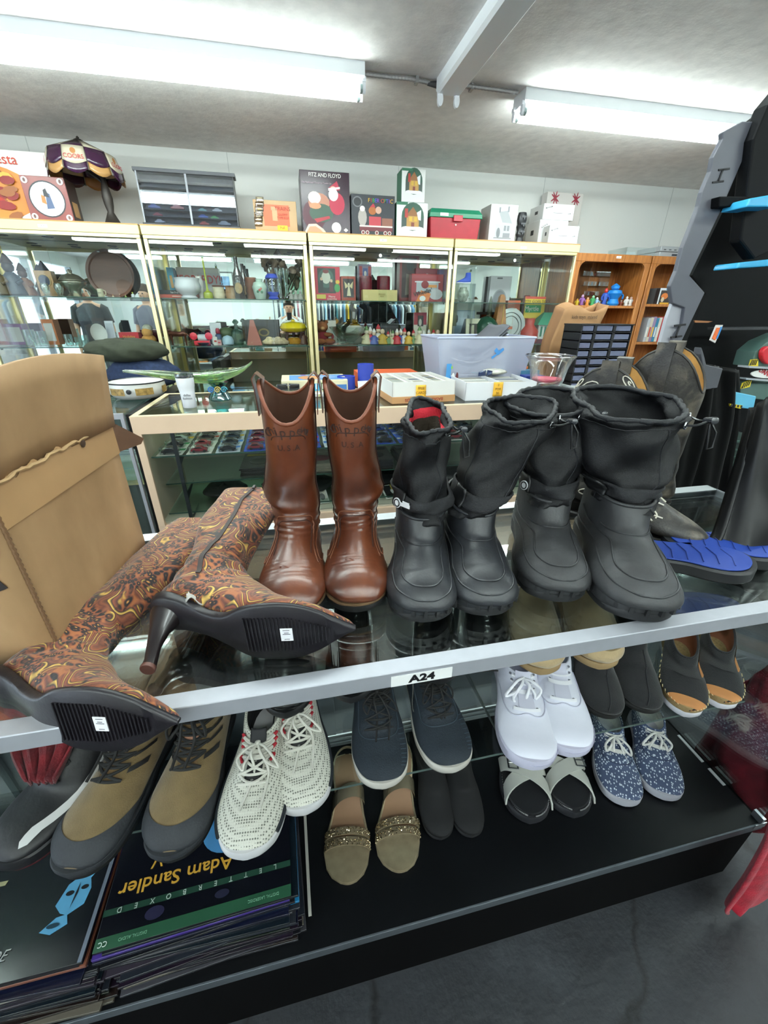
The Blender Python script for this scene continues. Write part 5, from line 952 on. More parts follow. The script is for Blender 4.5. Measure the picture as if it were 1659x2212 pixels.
pxprism('ladder_wall', [(1562, 926), (1610, 936), (1600, 1010), (1580, 1070), (1520, 1055), (1530, 1010)], .93, .02, M_grn)
for k in range(6):
    y_ = 950 + 17 * k; pxprism('ladder_rung', [(1572 - 4 * k, y_), (1614 - 4 * k, y_ + 5), (1613 - 4 * k, y_ + 9), (1571 - 4 * k, y_ + 3)], .915, .012, M('2e4a42', .5))
# ================================================================ the pale wood counter behind the shoes
YK = 1.86; ZK = PY(567, 891, YK).z; ZKB = PY(300, 939, YK).z; XK0 = PY(278, 900, YK).x; XK1 = 2.25; YKB = YK + .56
M_lam = M('d3b79c', .5, noise=.03, nscale=10); M_lamt = M('dccbaa', .45); M_lamin = M('c9b79f', .6)
ct = thing('counter_showcase', 'pale wood framed counter showcase full of model cars, between shoe case and brass cases', 'showcase', (XK0, YK, 0))
W_ = XK1 - XK0; D_ = YKB - YK; fy = .026
obj('front_apron', MB().box(0, W_, 0, .018, ZKB, ZK), M_lam, ct, bevel=.001)
obj('front_edge_trim', MB().box(0, W_, 0, fy, ZK, ZK + .002), M_lamt, ct); obj('side_apron', MB().box(0, .018, .018, D_, ZKB, ZK), M_lam, ct); obj('side_edge_trim', MB().box(0, fy, fy, D_, ZK, ZK + .002), M_lamt, ct)
obj('rear_apron', MB().box(0, W_, D_ - .018, D_, ZKB, ZK), M_lam, ct); obj('rear_edge_trim', MB().box(fy, W_, D_ - fy, D_, ZK, ZK + .002), M_lamt, ct)
obj('top_glass', MB().box(fy, W_ - fy, fy, D_ - fy, ZK - .005, ZK + .001), glassmat('eff7f3', .06), ct)
obj('front_post', MB().box(0, .03, 0, .02, .45, ZKB), M_lam, ct, bevel=.001); obj('side_panel', MB().box(.002, .014, .02, D_, .45, ZKB), M_lamin, ct); obj('front_glass', MB().box(.03, W_, .006, .010, .47, ZKB), M_pane, ct)
obj('base', MB().box(0, W_, 0, D_, .10, .45), M_lam, ct); obj('toe_kick', MB().box(.0, W_, .05, D_ - .05, 0, .10), M('17171a', .6), ct); obj('base_liner', MB().box(.014, W_, .02, D_ - .02, .45, .458), M('cfc8b4', .7), ct)
obj('rear_panel', MB().box(.014, W_, D_ - .014, D_ - .008, .458, ZKB), M('dcd6c8', .6), ct)
ZC1 = PY(590, 979, YK).z; ZC2 = PY(560, 1109, YK).z
M_std = M('3b3f42', .35, .6)
for x in (.145, .9, 1.65, 2.4):
    obj('shelf_standard', MB().box(x - .008, x + .008, .018, .026, .46, ZKB), M_std, ct)
for z, dd in ((ZC1, .02), (ZC1 - .17, .12), (ZC2, .06)):
    s_ = obj('glass_shelf', MB().box(.03, W_ - .02, .025 + dd, D_ - .03, z - .007, z), M_shelfg, ct); obj('shelf_edge', MB().box(.03, W_ - .02, .024 + dd, .0255 + dd, z - .006, z - .0005), M_greenedge, s_)
    for x in (.145, .9, 1.65):
        obj('shelf_bracket', MB().prism([(.026, z - .008), (.20, z - .008), (.026, z - .05)], x - .002, x + .002, lambda q: (q[2], q[0], q[1])), M_std, s_)
# blister carded model cars, in columns of four
rc_ = random.Random(21); carc = ['17181c', 'd9dadd', '1b1c20', '9a1f2c', '12141a', '1e3f9c', '26282c', '3b4a5c', '15161a', 'c9cbd0']
cardc = ['b9b7b0', 'd8d4cc', 'bfc4cf', '2446a8', '2446a8', '2c4fae', 'cfd2da', '27489f', '2a4aa6', '3d5bb5']
def carmesh():
    mb = MB(); L_, W2, = .072, .015
    prof = [(0, .006), (0, .014), (.012, .017), (.022, .026), (.045, .027), (.056, .018), (.071, .015), (.072, .006)]
    mb.rings([[(x - L_ / 2, y * f, z) for x, z in prof] for y, f in ((-W2, 1), (-W2 * .8, 1), (W2 * .8, 1), (W2, 1))]); return mb
cars = {}
def carded(x, y, z, cc_, kc, lab, grp, first):
    t = thing('carded_model_car', lab, 'toy car', (x, y, z), (0, 0, rc_.uniform(-.04, .04)), grp)
    key = (cc_, kc)
    if key not in cars:
        card = obj('card_backing', MB().box(-.054, .054, -.03, .075, 0, .0012), M(kc, .4), t)
        body = obj('car_body', carmesh(), M(cc_, .25, coat=.5), t, smooth=0, bevel=.001); body.location = (0, 0, .003)
        glass_ = obj('car_window', MB().rings([[(x_ - .036, y_, z_) for x_, z_ in ((.016, .019), (.023, .0255), (.044, .0262), (.053, .019))] for y_ in (-.0154, .0154)]), M('0c0d10', .1), t, smooth=0); glass_.location = (0, 0, .003)
        bl = obj('blister', MB().box(-.042, .042, -.02, .02, .001, .034), glassmat('f4f8f8', .08, name='blister'), t, bevel=.004)
        whs = []
        for xx in (-.022, .024):
            for yy in (-.016, .016): w_ = obj('wheel', MB().rings([[(xx + .0062 * cos(a), yy + d, .0092 + .0062 * sin(a)) for a in [2 * pi * k / 12 for k in range(12)]] for d in (-.002, .002)]), M('121212', .5), t); whs.append(w_)
        pr = obj('card_print', MB().box(-.05, .05, .04, .07, .0012, .0016), M(rc_.choice(['c8471f', 'e0b22a', 'b71f2a', '3a78c9', 'd8d8d8', '2f7a48']), .4), t)
        cars[key] = [card, body, glass_, bl, pr] + whs
    else:
        for o in cars[key]: c = o.copy(); COL.objects.link(c); c.parent = t
cols = []
for c_ in range(13):
    xx = XK0 + .105 + .125 * c_
    if xx > XK1 - .1: break
    ky = cardc[c_ % 10]
    for r_ in range(4):
        cc_ = carc[(c_ * 3 + (r_ // 2)) % 10] if c_ != 3 else '8f1d2b'
        nm = {'17181c': 'black', 'd9dadd': 'silver white', '1b1c20': 'black', '9a1f2c': 'red', '12141a': 'black', '1e3f9c': 'blue', '26282c': 'charcoal', '3b4a5c': 'slate blue', '15161a': 'black', 'c9cbd0': 'silver', '8f1d2b': 'dark red'}[cc_]
        kn = {'b9b7b0': 'grey', 'd8d4cc': 'cream', 'bfc4cf': 'pale', '2446a8': 'blue', '2c4fae': 'blue', 'cfd2da': 'white', '27489f': 'blue', '2a4aa6': 'blue', '3d5bb5': 'blue'}[ky]
        ordn = ['front row', 'second row', 'third row', 'rear row'][r_]; ord2 = ['first', 'second', 'third', 'fourth', 'fifth', 'sixth', 'seventh', 'eighth', 'ninth', 'tenth', 'eleventh', 'twelfth', 'thirteenth'][c_]
        carded(xx, YK + .075 + .095 * r_, ZC1 + .001 + .0025 * r_, cc_, ky, '%s model car on %s card, %s of %s column from wooden post' % (nm, kn, ordn, ord2), 'carded model cars on the top counter shelf', c_ == 0)
# comics, bags and papers on the lower shelves
M_comic = M('2a2c2e', .3, noise=.3, nscale=40)
for i, (x, c, lb, ttl) in enumerate(((-.22, '3a3a36', 'stack of sleeved comics with yellow title strip under the model cars', ''), (.10, '8f8878', 'stack of pale sleeved comics between the brown boots', ''), (.40, '26282b', 'stack of black sleeved comics reading KU between brown and snow boots', 'KU'), (.62, '34363a', 'stack of sleeved comics with a white swirl picture beside the snow boot', ''))):
    z0 = ZC1 - .17; proto = None
    for k in range(8):
        o = obj('comic_book', MB().box(-.09, .09, -.12, .12, 0, .005), M(c, .25, coat=.4, noise=.2, nscale=20), None) if not proto else proto.copy()
        if proto: COL.objects.link(o)
        proto = proto or o; o.location = (x + rc_.uniform(-.006, .006), YK + .30 + rc_.uniform(-.006, .006), z0 + .0055 * k); o.rotation_euler = (0, 0, rc_.uniform(-.05, .05))
        tag(o, lb.replace('stack of', 'topmost of the') if k == 7 else 'sleeved comic %d below the top of the %s comic pile in the counter' % (7 - k, ['yellow strip', 'pale', 'black KU', 'white swirl'][i]), 'comic', lb[9:])
        if k == 7:
            if ttl: text('lettering', ttl, .05, M('b9b9b5', .5), o, (0, -.03, .0052), (0, 0, 0))
            decal('cover_print', [(['b5a040', 'a59a8a', '4b4e55', '8c8f94'][i], rc(.08, .78, .92, .93)), (['5c5a50', '7b2f33', '17181b', 'b0b3b8'][i], ell(.5, .4, .28, .2, 14))], o, (-.09, -.12, .005), (.18, 0, 0), (0, .24, 0))
for (x, y, sx, sy, h, c, lb) in ((-.42, .3, .11, .12, .05, '2c2d2c', 'dark folded bag at the low shelf corner of the counter'), (-.02, .28, .20, .14, .045, '1e2020', 'rumpled black garment bag on the low counter shelf'), (.42, .30, .17, .13, .06, '191b1d', 'black leather pouch pile on the low shelf behind the snow boot'), (.9, .30, .22, .14, .06, '26282a', 'dark clutch bag on the low counter shelf behind the snow boots')):
    rr = random.Random(int(x * 100) + 77)
    def g(u, v, x=x, sx=sx, sy=sy, h=h, rr=rr):
        a = 2 * pi * u; th = pi * v; return (sx * sin(th) * cos(a) * (1 + .12 * sin(3 * a + x * 9)), sy * sin(th) * sin(a), h * .55 * (1 - cos(th)) * (1 + .15 * sin(4 * a + 5 * th)))
    o = obj('folded_bag', MB().grid(g, 28, 10), M(c, .45, noise=.2, nscale=12, bump=.3, bscale=30), None, smooth=60); o.location = (x, YK + y, ZC2 + .002); tag(o, lb, 'bag')
for (px, py, w_, h_, c, lb) in ((860, 1095, .17, .12, '1c1d1f', 'framed black and white photo print lying at the counter bottom'), (690, 1100, .10, .12, 'c9c4b8', 'cream leaflet with small dark pictures between the brown boots')):
    q = PY(px, py, YK + .12); o = obj('photo_print', MB().box(-w_ / 2, w_ / 2, -h_ / 2, h_ / 2, 0, .003), M('dcdad4', .5), None); o.location = (q.x, YK + .14, ZC2 + .002); o.rotation_euler = (.25, 0, .1); tag(o, lb, 'picture')
    decal('printed_picture', [(c, rc(.05, .05, .95, .95)), ('a9a9a6', ell(.45, .5, .2, .3, 12)), ('6c6c6a', ell(.7, .45, .15, .25, 10))], o, (-w_ / 2, -h_ / 2, .003), (w_, 0, 0), (0, h_, 0))
o = obj('yellow_pack', MB().box(-.05, .05, -.05, .05, 0, .02), M('8a7a3a', .5), None, bevel=.002); o.location = (.52, YK + .2, ZC2 + .002); tag(o, 'dull yellow pack on the counter bottom shelf above the photo print', 'pack')
o = obj('paper_slip', MB().grid(lambda u, v: (.09 * u, .07 * v, .006 * sin(5 * u)), 6, 4), M('b9d3d6', .6), None, solid=.0006); o.location = (.50, YK + .10, ZC1 - .165); tag(o, 'pale blue paper slip poking from the counter shelf beside the snow boot', 'paper')
# angled glass case beyond the counter's wooden end
nb = thing('glass_case', 'dark framed glass case under the enamel pot, behind the cardboard box', 'showcase', (XK0 - 1.35, YK + .22, 0))
obj('top_pane', MB().box(0, 1.25, 0, .9, .93, .938), glassmat('e4f2ee', .08), nb); obj('front_frame', MB().box(0, 1.25, -.012, .004, .915, .94), M_alu, nb); obj('base', MB().box(0, 1.25, 0, .9, 0, .25), M('0e0f12', .5), nb); obj('front_pane', MB().box(0, 1.22, -.004, 0, .25, .915), M_pane, nb); obj('corner_post', MB().box(1.235, 1.25, -.012, .003, .25, .915), M_alu, nb); obj('end_panel', MB().box(1.25, 1.33, .02, .9, 0, .93), M('0a0a0d', .5), nb); obj('mid_shelf', MB().box(0, 1.24, .03, .58, .6, .607), M_shelfg, nb)
ZKT = ZK + .002
def at(px, py, z=None): return PZ(px, py, ZKT if z is None else z)
def wpx(px0, px1, py, Y): return PY(px1, py, Y).x - PY(px0, py, Y).x
# enamel pot
q = PZ(285, 868, .938); t = thing('enamel_pot', 'round white enamel pot with gilt floral panels and black rim, on the glass case end', 'pot', (q.x, q.y + .13, .939))
R_ = .14
obj('pot_body', MB().lathe([(R_ * .6, 0), (R_ * .82, .006), (R_ * .97, .03), (R_, .062), (R_ * .985, .085), (R_ * .955, .084), (R_ * .94, .04), (R_ * .7, .012), (.001, .01)], n=40, cap0=True, cap1=True), M('e6e6e2', .2, coat=.5), t, smooth=50)
obj('black_rim', MB().lathe([(R_ * 1.0, .083), (R_ * 1.012, .087), (R_ * .985, .089), (R_ * .965, .086), (R_ * 1.0, .083)], n=40, cap0=False, cap1=False), M('1c1d24', .3), t, smooth=60)
for k in range(4): obj('inner_ring', MB().tube([(R_ * (.82 - .13 * k) * cos(a), R_ * (.82 - .13 * k) * sin(a), .016 + .008 * k * 0) for a in [2 * pi * j / 32 for j in range(33)]], .003, 6, False), M('cfd3d6', .3), t, smooth=60)
for a0 in (-2.35, -1.35, -.3):
    obj('floral_panel', MB().grid(lambda u, v, a0=a0: (R_ * 1.004 * cos(a0 + .62 * u), R_ * 1.004 * sin(a0 + .62 * u), .030 + .034 * v), 8, 2), M('9a7c44', .4, noise=.5, nscale=60), t, smooth=60)
obj('pot_knob', MB().lathe([(.001, 0), (.012, .003), (.012, .008), (.001, .010)]).xf(T((R_ * cos(-1.56), R_ * sin(-1.56), .05), (pi / 2, 0, 0))), M('202024', .3), t, smooth=50)
# folded jeans and green hoodie
def blob(name, lb, cat_, c, sx, sy, h, m, seed=0, wr=.12, n=40, mm=16, fold=5, parent=None):
    def g(u, v):
        a = 2 * pi * u; th = pi * v; r = 1 + wr * sin(fold * a + seed) * sin(th) + wr * .5 * sin(9 * a + 3 * seed + 6 * th)
        return (sx * sin(th) ** .7 * cos(a) * r, sy * sin(th) ** .7 * sin(a) * r, h * (.5 - .5 * cos(th)) * (1 + .5 * wr * sin(4 * a + seed + 7 * th)))
    o = obj(name, MB().grid(g, n, mm), m, parent, smooth=70); o.location = c
    return tag(o, lb, cat_) if not parent else o
blob('blue_jeans', 'folded dark blue jeans under the green hoodie beside the brass case', 'jeans', (-.90, 2.82, .94), .20, .12, .17, M('22304e', .9, noise=.25, nscale=60, bump=.4, bscale=400), 1, .06)
blob('green_hoodie', 'crumpled dark olive green hoodie piled on the folded jeans', 'hoodie', (-.95, 2.80, 1.095), .21, .13, .125, M('2f3427', .95, noise=.15, nscale=20, bump=.4, bscale=300), 2.4, .10)
# tumbler
q = at(407, 884); t = thing('tumbler', 'white insulated tumbler with steel lip and dark lettering, at the counter corner', 'tumbler', (q.x, q.y + .04, ZKT)); hT = PY(395, 808, q.y + .04).z - ZKT
obj('tumbler_body', MB().lathe([(.026, 0), (.029, .003), (.031, hT * .45), (.0345, hT * .62), (.036, hT * .64), (.0375, hT * .9)], n=28), M('eceef4', .35), t, smooth=50); obj('steel_lip', MB().lathe([(.0375, hT * .9), (.039, hT * .93), (.039, hT * .985), (.036, hT * .985)], n=28), M('b9bdc2', .2, 1), t, smooth=50)
obj('clear_lid', MB().lathe([(.037, hT * .985), (.037, hT * 1.02), (.02, hT * 1.03), (.001, hT * 1.03)], n=28), glassmat('dfe6ea', .12), t, smooth=50); obj('lid_slider', MB().cbox((.004, -.008, hT * 1.05), (.03, .018, .006), (.3, 0, .2)), glassmat('dfe6ea', .12), t)
text('lettering', 'dallas\nfashion', .014, M('3a3f48', .5), t, (.004, -.0335, hT * .36)); 
# art glass dish
q = at(470, 872); gl_ = glassmat('d8e8c8', .16, .03, 'art glass'); t = thing('art_glass_bowl', 'green and clear swept art glass bowl with two long wings', 'glass bowl', (q.x, q.y + .10, ZKT))
w0 = PY(265, 795, q.y + .1) - Vector(t.location); w1 = PY(543, 775, q.y + .1) - Vector(t.location)
obj('pedestal', MB().lathe([(.05, 0), (.056, .008), (.045, .03), (.028, .05), (.034, .07), (.05, .085)], n=24), glassmat('6fb4b8', .2, .03, 'blue green glass'), t, smooth=60)
def wing(u, v):
    s = -1 + 2 * u; e = w0 if s < 0 else w1; a = abs(s); hw_ = .085 * (1 - a ** 1.6) + .012; zc = .085 + (e.z - .10) * a ** 1.7
    return (e.x * a, e.y * a * .3 + (v - .5) * 2 * hw_, zc + .055 * (2 * v - 1) ** 2 * (1 - a) + .004 * sin(12 * u))
obj('glass_wings', MB().grid(wing, 40, 10), gl_, t, smooth=60, solid=.007)
for k in range(7):
    vv = .08 + .14 * k; obj('glass_rib', MB().tube([Vector(wing(u / 20, vv)) + Vector((0, 0, .004)) for u in range(21)], .0028, 6), glassmat('eef2dc' if k % 2 else 'b9d6b0', .3, .02, 'rib'), t, smooth=60)
for k in range(3):
    obj('swirl', MB().tube([(.03 - .03 * k + .016 * (1 - j / 20) * cos(j * .6), -.045, .055 + .016 * (1 - j / 20) * sin(j * .6)) for j in range(20)], .003, 6), M(['2c86a0', 'b9a65a', '2a6cb8'][k], .1, coat=.6), t, smooth=60)
# sunglasses display, game box, picture box
q = at(625, 858); Yq = q.y + .02; t = thing('sunglasses', 'dark wraparound sunglasses resting on a clear stand behind the brown boot', 'sunglasses', (q.x, Yq, ZKT)); hz = PY(625, 828, Yq).z - ZKT
for s in (-1, 1): obj('lens', MB().grid(lambda u, v, s=s: (s * (.004 + .052 * u), -.012 * cos(u * 1.3) , hz * .75 + .036 * (v - .5) * (1 - .25 * u)), 8, 4), M('15161c', .08, coat=.5), t, solid=.002, smooth=60)
for s in (-1, 1): obj('temple', MB().tube([(s * .056, -.004, hz * .8), (s * .06, .03, hz * .78), (s * .058, .10, hz * .7)], .0025, 6), M('a9adb4', .3, .7), t, smooth=60)
obj('nose_bridge', MB().tube([(-.008, -.012, hz * .85), (0, -.014, hz * .88), (.008, -.012, hz * .85)], .002, 6), M('a9adb4', .3, .7), t); obj('clear_stand', MB().box(-.05, .05, -.01, .06, 0, hz * .5), glassmat('eef4f4', .1), t)
def boxpx(name, lb, cat_, x0, x1, yb, yt, Y, dep, zb, cols, prints=None, rot=0, lid=None, **k):
    a = PY(x0, yb, Y); b = PY(x1, yb, Y); tz = PY((x0 + x1) / 2, yt, Y).z; w_ = b.x - a.x; h_ = max(.01, tz - zb)
    t = thing(name, lb, cat_, (a.x, Y, zb), (0, 0, radians(rot)), k.get('group'))
    bdy = obj(k.get('pn', 'carton'), MB().box(0, w_, 0, dep, 0, h_), M(cols, k.get('r', .55)), t, bevel=k.get('bv', .0015))
    if prints: decal('printed_face', prints, t, (0, 0, 0), (w_, 0, 0), (0, 0, h_))
    return t, w_, h_
lt = [('7d5a9c', rc(.36, .35, .45, .85)), ('3f9ac0', rc(.47, .3, .56, .8)), ('5a6a3c', rc(.58, .35, .67, .85)), ('c4542e', rc(.69, .3, .78, .8)), ('3d6ea8', rc(.8, .35, .98, .7))]
q = at(690, 868); t, w_, h_ = boxpx('board_game', 'cream board game box reading The Game of LIFE behind the brown boots', 'board game', 610, 752, 851, 822, q.y + .18, .24, ZKT, 'd8cfae', lt)
for i, ch in enumerate('LIFE'): text('letter', ch, h_ * .5, M('f2efe6', .5), t, (w_ * (.405 + .11 * i), -.002, h_ * .58), off=.0006)
text('lettering', 'The Game of', h_ * .22, M('22201c', .5), t, (w_ * .2, -.002, h_ * .45))
decal('lid_print', [('5d8fc4', rc(.12, .1, .95, .9)), ('c98a5a', ell(.45, .45, .2, .3, 14)), ('7da0d2', ell(.7, .5, .15, .25, 14)), ('7d5a9c', rc(.3, .8, .38, .95)), ('3f9ac0', rc(.42, .8, .5, .95)), ('c4542e', rc(.66, .8, .74, .95))], t, (0, 0, h_), (w_, 0, 0), (0, .24, 0))
t, w_, h_ = boxpx('board_game', 'flat pale box under the game of life box, front with coloured bars', 'board game', 610, 752, 878, 851, q.y + .13, .26, ZKT - .0, 'd5d8d6', [('b9a85a', rc(.35, .1, .39, .9)), ('6f9cc0', rc(.41, .1, .44, .9)), ('c9c08a', rc(.55, .1, .6, .9))]); 
t.location.z = ZKT
for (x, yb, yt, r_, lb) in ((790, 815, 786, 17, 'tall blue round cardboard tube lid behind the second brown boot'), (748, 832, 812, 19, 'lower blue round cardboard tube beside the brown boot strap')):
    Y_ = 2.32; a = PY(x, yb, Y_); tz = PY(x, yt, Y_).z; rr = wpx(x - r_, x + r_, yb, Y_) / 2; t = thing('round_box', lb, 'box', (a.x, Y_, ZKT))
    obj('tube', MB().lathe([(rr, 0), (rr, tz - ZKT), (rr * .93, tz - ZKT), (rr * .93, tz - ZKT - .02), (.001, tz - ZKT - .02)], n=26), M('2d3fa0', .5), t, smooth=40)
t, w_, h_ = boxpx('flat_box', 'orange and blue edged picture box lying behind the blue tubes', 'box', 775, 905, 822, 806, 2.38, .2, ZKT, 'c9572c', [('3c56a8', rc(.1, .35, .95, .8)), ('e8e2d2', rc(.3, .4, .9, .7))])
o = obj('white_card', MB().cbox((0, 0, .04), (.13, .004, .08), (-.3, 0, .1)), M('dfe9e6', .5)); q = PY(800, 840, 2.15); o.location = (q.x, 2.15, ZKT); tag(o, 'pale green white card leaning against the blue tubes', 'card')
# baseball card storage boxes
def cardbox(name, lb, x0, x1, yb, ym, yt, Y, dep, ca, cb, note, ntext, rows, rot=0, band=None):
    a = PY(x0, yb, Y); b = PY(x1, yb, Y); zt_ = PY((x0 + x1) / 2, yt, Y).z; zm = PY((x0 + x1) / 2, ym, Y).z; w_ = b.x - a.x; h_ = zt_ - ZKT; hm = max(0, zm - ZKT)
    t = thing(name, lb, 'box', (a.x, Y, ZKT), (0, 0, radians(rot)), 'card storage boxes'); e_ = .004
    if hm > .005: obj('lower_tray', MB().box(-.002, w_ + .002, -.002, dep + .002, 0, hm), M(cb, .6), t, bevel=.001)
    for q_ in ((0, w_, 0, e_), (0, w_, dep - e_, dep), (0, e_, 0, dep), (w_ - e_, w_, 0, dep)): obj('wall_panel', MB().box(*q_, hm * .0, h_), M(ca, .6), t)
    for k in range(1, rows): x_ = w_ * k / rows; obj('divider', MB().box(x_ - .002, x_ + .002, e_, dep - e_, 0, h_ - .002), M(ca, .6), t)
    for k in range(rows):
        x_ = w_ * (k + .5) / rows; rr = random.Random(k + int(x0)); n_ = 26
        for j in range(n_):
            if rr.random() < .12: continue
            y_ = .012 + (dep - .024) * j / n_; obj('trading_card', MB().box(x_ - w_ / rows * .42, x_ + w_ / rows * .42, y_, y_ + (dep - .024) / n_ * .8, .01, h_ - .012 - rr.uniform(0, .006)), M(rr.choice(['c9c6bd', 'd8d6cf', 'b5b9b3', '8a8f98', 'e0ddd4', 'a49b86']), .6), t)
    nt_ = obj('yellow_note', MB().grid(lambda u, v: (note[0] * w_ + note[2] * u, -.004 - .002 * sin(pi * v), note[1] * h_ + note[3] * v), 4, 6), M('f0b83a', .6), t, solid=.0006)
    for i, ln in enumerate(ntext): text('handwriting', ln, note[3] * .24, M('8a6420', .6), nt_, (note[0] * w_ + note[2] / 2, -.0078, note[1] * h_ + note[3] * (.80 - .28 * i)), sx=.95)
    return t, w_, h_, hm
t, w_, h_, hm = cardbox('card_storage_box', 'white and tan box of basketball cards with a yellow note, behind the brown boot', 847, 984, 879, 856, 825, 1.93, .34, 'e3e2de', 'b98a5c', (.36, .10, .052, .075), ['FREE', 'CARDS'], 3, 4)
text('box_lettering', 'BASKETBALL CARDS', .022, M('a03a2a', .6), t, (w_ * .5, -.0035, hm * .5), (pi / 2, pi, 0))
for k in range(3): obj('white_strap', MB().box(w_ * (.2 + .3 * k), w_ * (.2 + .3 * k) + .012, 0, .33, h_ - .001, h_ + .001), M('eceae6', .5), t)
t, w_, h_, hm = cardbox('card_storage_box', 'plain white box of cards with a yellow note reading 3 for 5 dollars', 1003, 1147, 872, 872, 825, 1.95, .33, 'e6e8ec', 'e6e8ec', (.38, .22, .05, .07), ['3', 'FOR', '$5'], 2, -4)
# plastic bagged cards and sunglasses on it
q = PZ(1075, 812, ZKT + h_)
blob('bagged_cards', 'clear bag of white cards lying on the white card box', 'bag', (q.x, q.y + .06, ZKT + h_ + .001), .07, .05, .03, M('e4e2d6', .3), 3, .15, 20, 8)
t = thing('sunglasses', 'blue black sunglasses perched on the white card box', 'sunglasses', (PY(1045, 800, 2.15).x, 2.13, ZKT + h_ + .002), (0, 0, .3))
for s in (-1, 1): obj('lens', MB().grid(lambda u, v, s=s: (s * (.004 + .045 * u), -.010 * cos(u * 1.3), .005 + .03 * v * (1 - .3 * u)), 8, 4), M('1b2c52', .1, coat=.5), t, solid=.002, smooth=60); obj('temple', MB().tube([(s * .049, 0, .02), (s * .05, .05, .018)], .0022, 6), M('8fa0b0', .3, .6), t)
# clear tote of newspapers
Yt = 2.22; a = PY(958, 806, Yt); b = PY(1130, 815, Yt); a2_ = PY(950, 730, Yt); b2_ = PY(1160, 735, Yt); wb_ = b.x - a.x; wt_ = b2_.x - a2_.x; ht = a2_.z - ZKT
t = thing('plastic_tote', 'clear plastic storage tote packed with newspapers, blue sticker on its side', 'storage tote', ((a.x + b.x) / 2, Yt, ZKT))
cr_ = lambda hw, y0, y1, z: [(-hw, y0, z), (hw, y0, z), (hw, y1, z), (-hw, y1, z)]
obj('tote_body', MB().rings([cr_(wb_ / 2, .02, .28, 0), cr_(wt_ / 2, 0, .32, ht)], True, False), M('c3c8dc', .35, alpha=.42), t, smooth=0, solid=.003, bevel=.003)
obj('tote_rim', MB().tube([(-wt_ / 2, 0, ht), (wt_ / 2, 0, ht), (wt_ / 2, .32, ht), (-wt_ / 2, .32, ht), (-wt_ / 2, 0, ht)], .006, 8), M('b9bfd6', .3), t)
decal('sticker', [('4a94cf', rc(0, .3, .55, 1)), ('8fc24a', ell(.62, .86, .1, .06, 12)), ('e9e9e6', ell(.85, .4, .22, .26, 16)), ('5a2426', ell(1.3, .5, .16, .18, 14)), ('2a55a8', rc(.5, 0, .72, .5)), ('1f7a3c', rc(.7, -.04, 1.7, .08))], t, (-wb_ / 2 + .012, -.0005, .01), (.05, 0, 0), (0, -.009, .14), lift=.002)
decal('blue_ribbon', [('4a8fd0', [(.1, .2), (.45, .5), (.5, .45), (.9, .8), (.8, .95), (.5, .75), (.3, .95), (.15, .75), (.35, .55), (0, .35)])], t, (.03, .004, ht * .55), (.08, 0, 0), (0, -.006, .08), lift=.002)
for k in range(13):
    rr = random.Random(k); o = obj('newspaper', MB().grid(lambda u, v, k=k: (-.02 + .21 * (u - .5) + .004 * k, .02 + .26 * v, ht * .25 + .0115 * k + (.050 + .006 * k) * max(0, (u - .25)) ** 1.2 * 1.4 + .004 * sin(8 * v + k)), 12, 6), M(rr.choice(['cfd0d2', 'c5c7cb', 'a9abb0', '5c5e65', '2b2d33', 'd9d5d2', 'dedcd8']), .8), None, solid=.004)
    o.location = (t.location.x, Yt + .005, ZKT + .012); tag(o, 'newspaper in the clear tote, %s' % ('topmost of the pile' if k == 12 else '%d sheets below the topmost' % (12 - k)), 'newspaper', 'newspapers in the clear tote')
# glass bowl with pink candle
q = at(1188, 862); t = thing('glass_compote', 'clear footed glass bowl holding a pink candle disc, near the black drawer unit', 'glass bowl', (q.x, q.y + .06, ZKT)); hc_ = PY(1190, 768, q.y + .06).z - ZKT; rt = wpx(1155, 1250, 770, q.y + .06) / 2
gb_ = glassmat('ffffff', .08, .01, 'clear glass')
obj('bowl_glass', MB().lathe([(rt * .55, 0), (rt * .6, .006), (rt * .4, hc_ * .14), (rt * .55, hc_ * .28), (rt * .66, hc_ * .42), (rt * .74, hc_ * .7), (rt * .86, hc_ * .9), (rt, hc_), (rt * .97, hc_ * 1.0), (rt * .82, hc_ * .88), (rt * .70, hc_ * .68), (rt * .62, hc_ * .44), (rt * .5, hc_ * .32), (.001, hc_ * .30)], n=36), gb_, t, smooth=60)
obj('pink_candle', MB().lathe([(rt * .52, hc_ * .36), (rt * .60, hc_ * .44), (rt * .58, hc_ * .47), (.001, hc_ * .47)], n=28), M('e2647c', .5), t, smooth=50)
obj('glass_rim', MB().tube([(rt * .985 * cos(a), rt * .985 * sin(a), hc_) for a in [2 * pi * k / 36 for k in range(37)]], .003, 6, False), glassmat('ffffff', .5, .02, 'rim glass'), t, smooth=60)
# navy game tin, little boxes
t, w_, h_ = boxpx('card_tin', 'small dark blue trading card box with yellow Pokemon lettering beside the glass bowl', 'box', 1133, 1172, 838, 812, 2.12, .07, ZKT, '1f3688', [('c03a30', rc(.86, .1, .99, .9))])
text('lettering', 'Pokemon', .017, M('e0b93a', .5), t, (w_ * .42, -.002, h_ * .5), off=.0003)
for i, (x0, x1, yb, yt, c, lb) in enumerate(((1120, 1140, 800, 792, 'c9652e', 'orange flat packet behind the blue card box'), (1125, 1165, 808, 800, '3b6f8c', 'teal booklet behind the blue card box'), (1128, 1160, 838, 834, '2b6fb0', 'bright blue card lying before the blue card box'))):
    boxpx('packet', lb, 'packet', x0, x1, yb, yt, 2.32 - .09 * i, .06, ZKT, c)
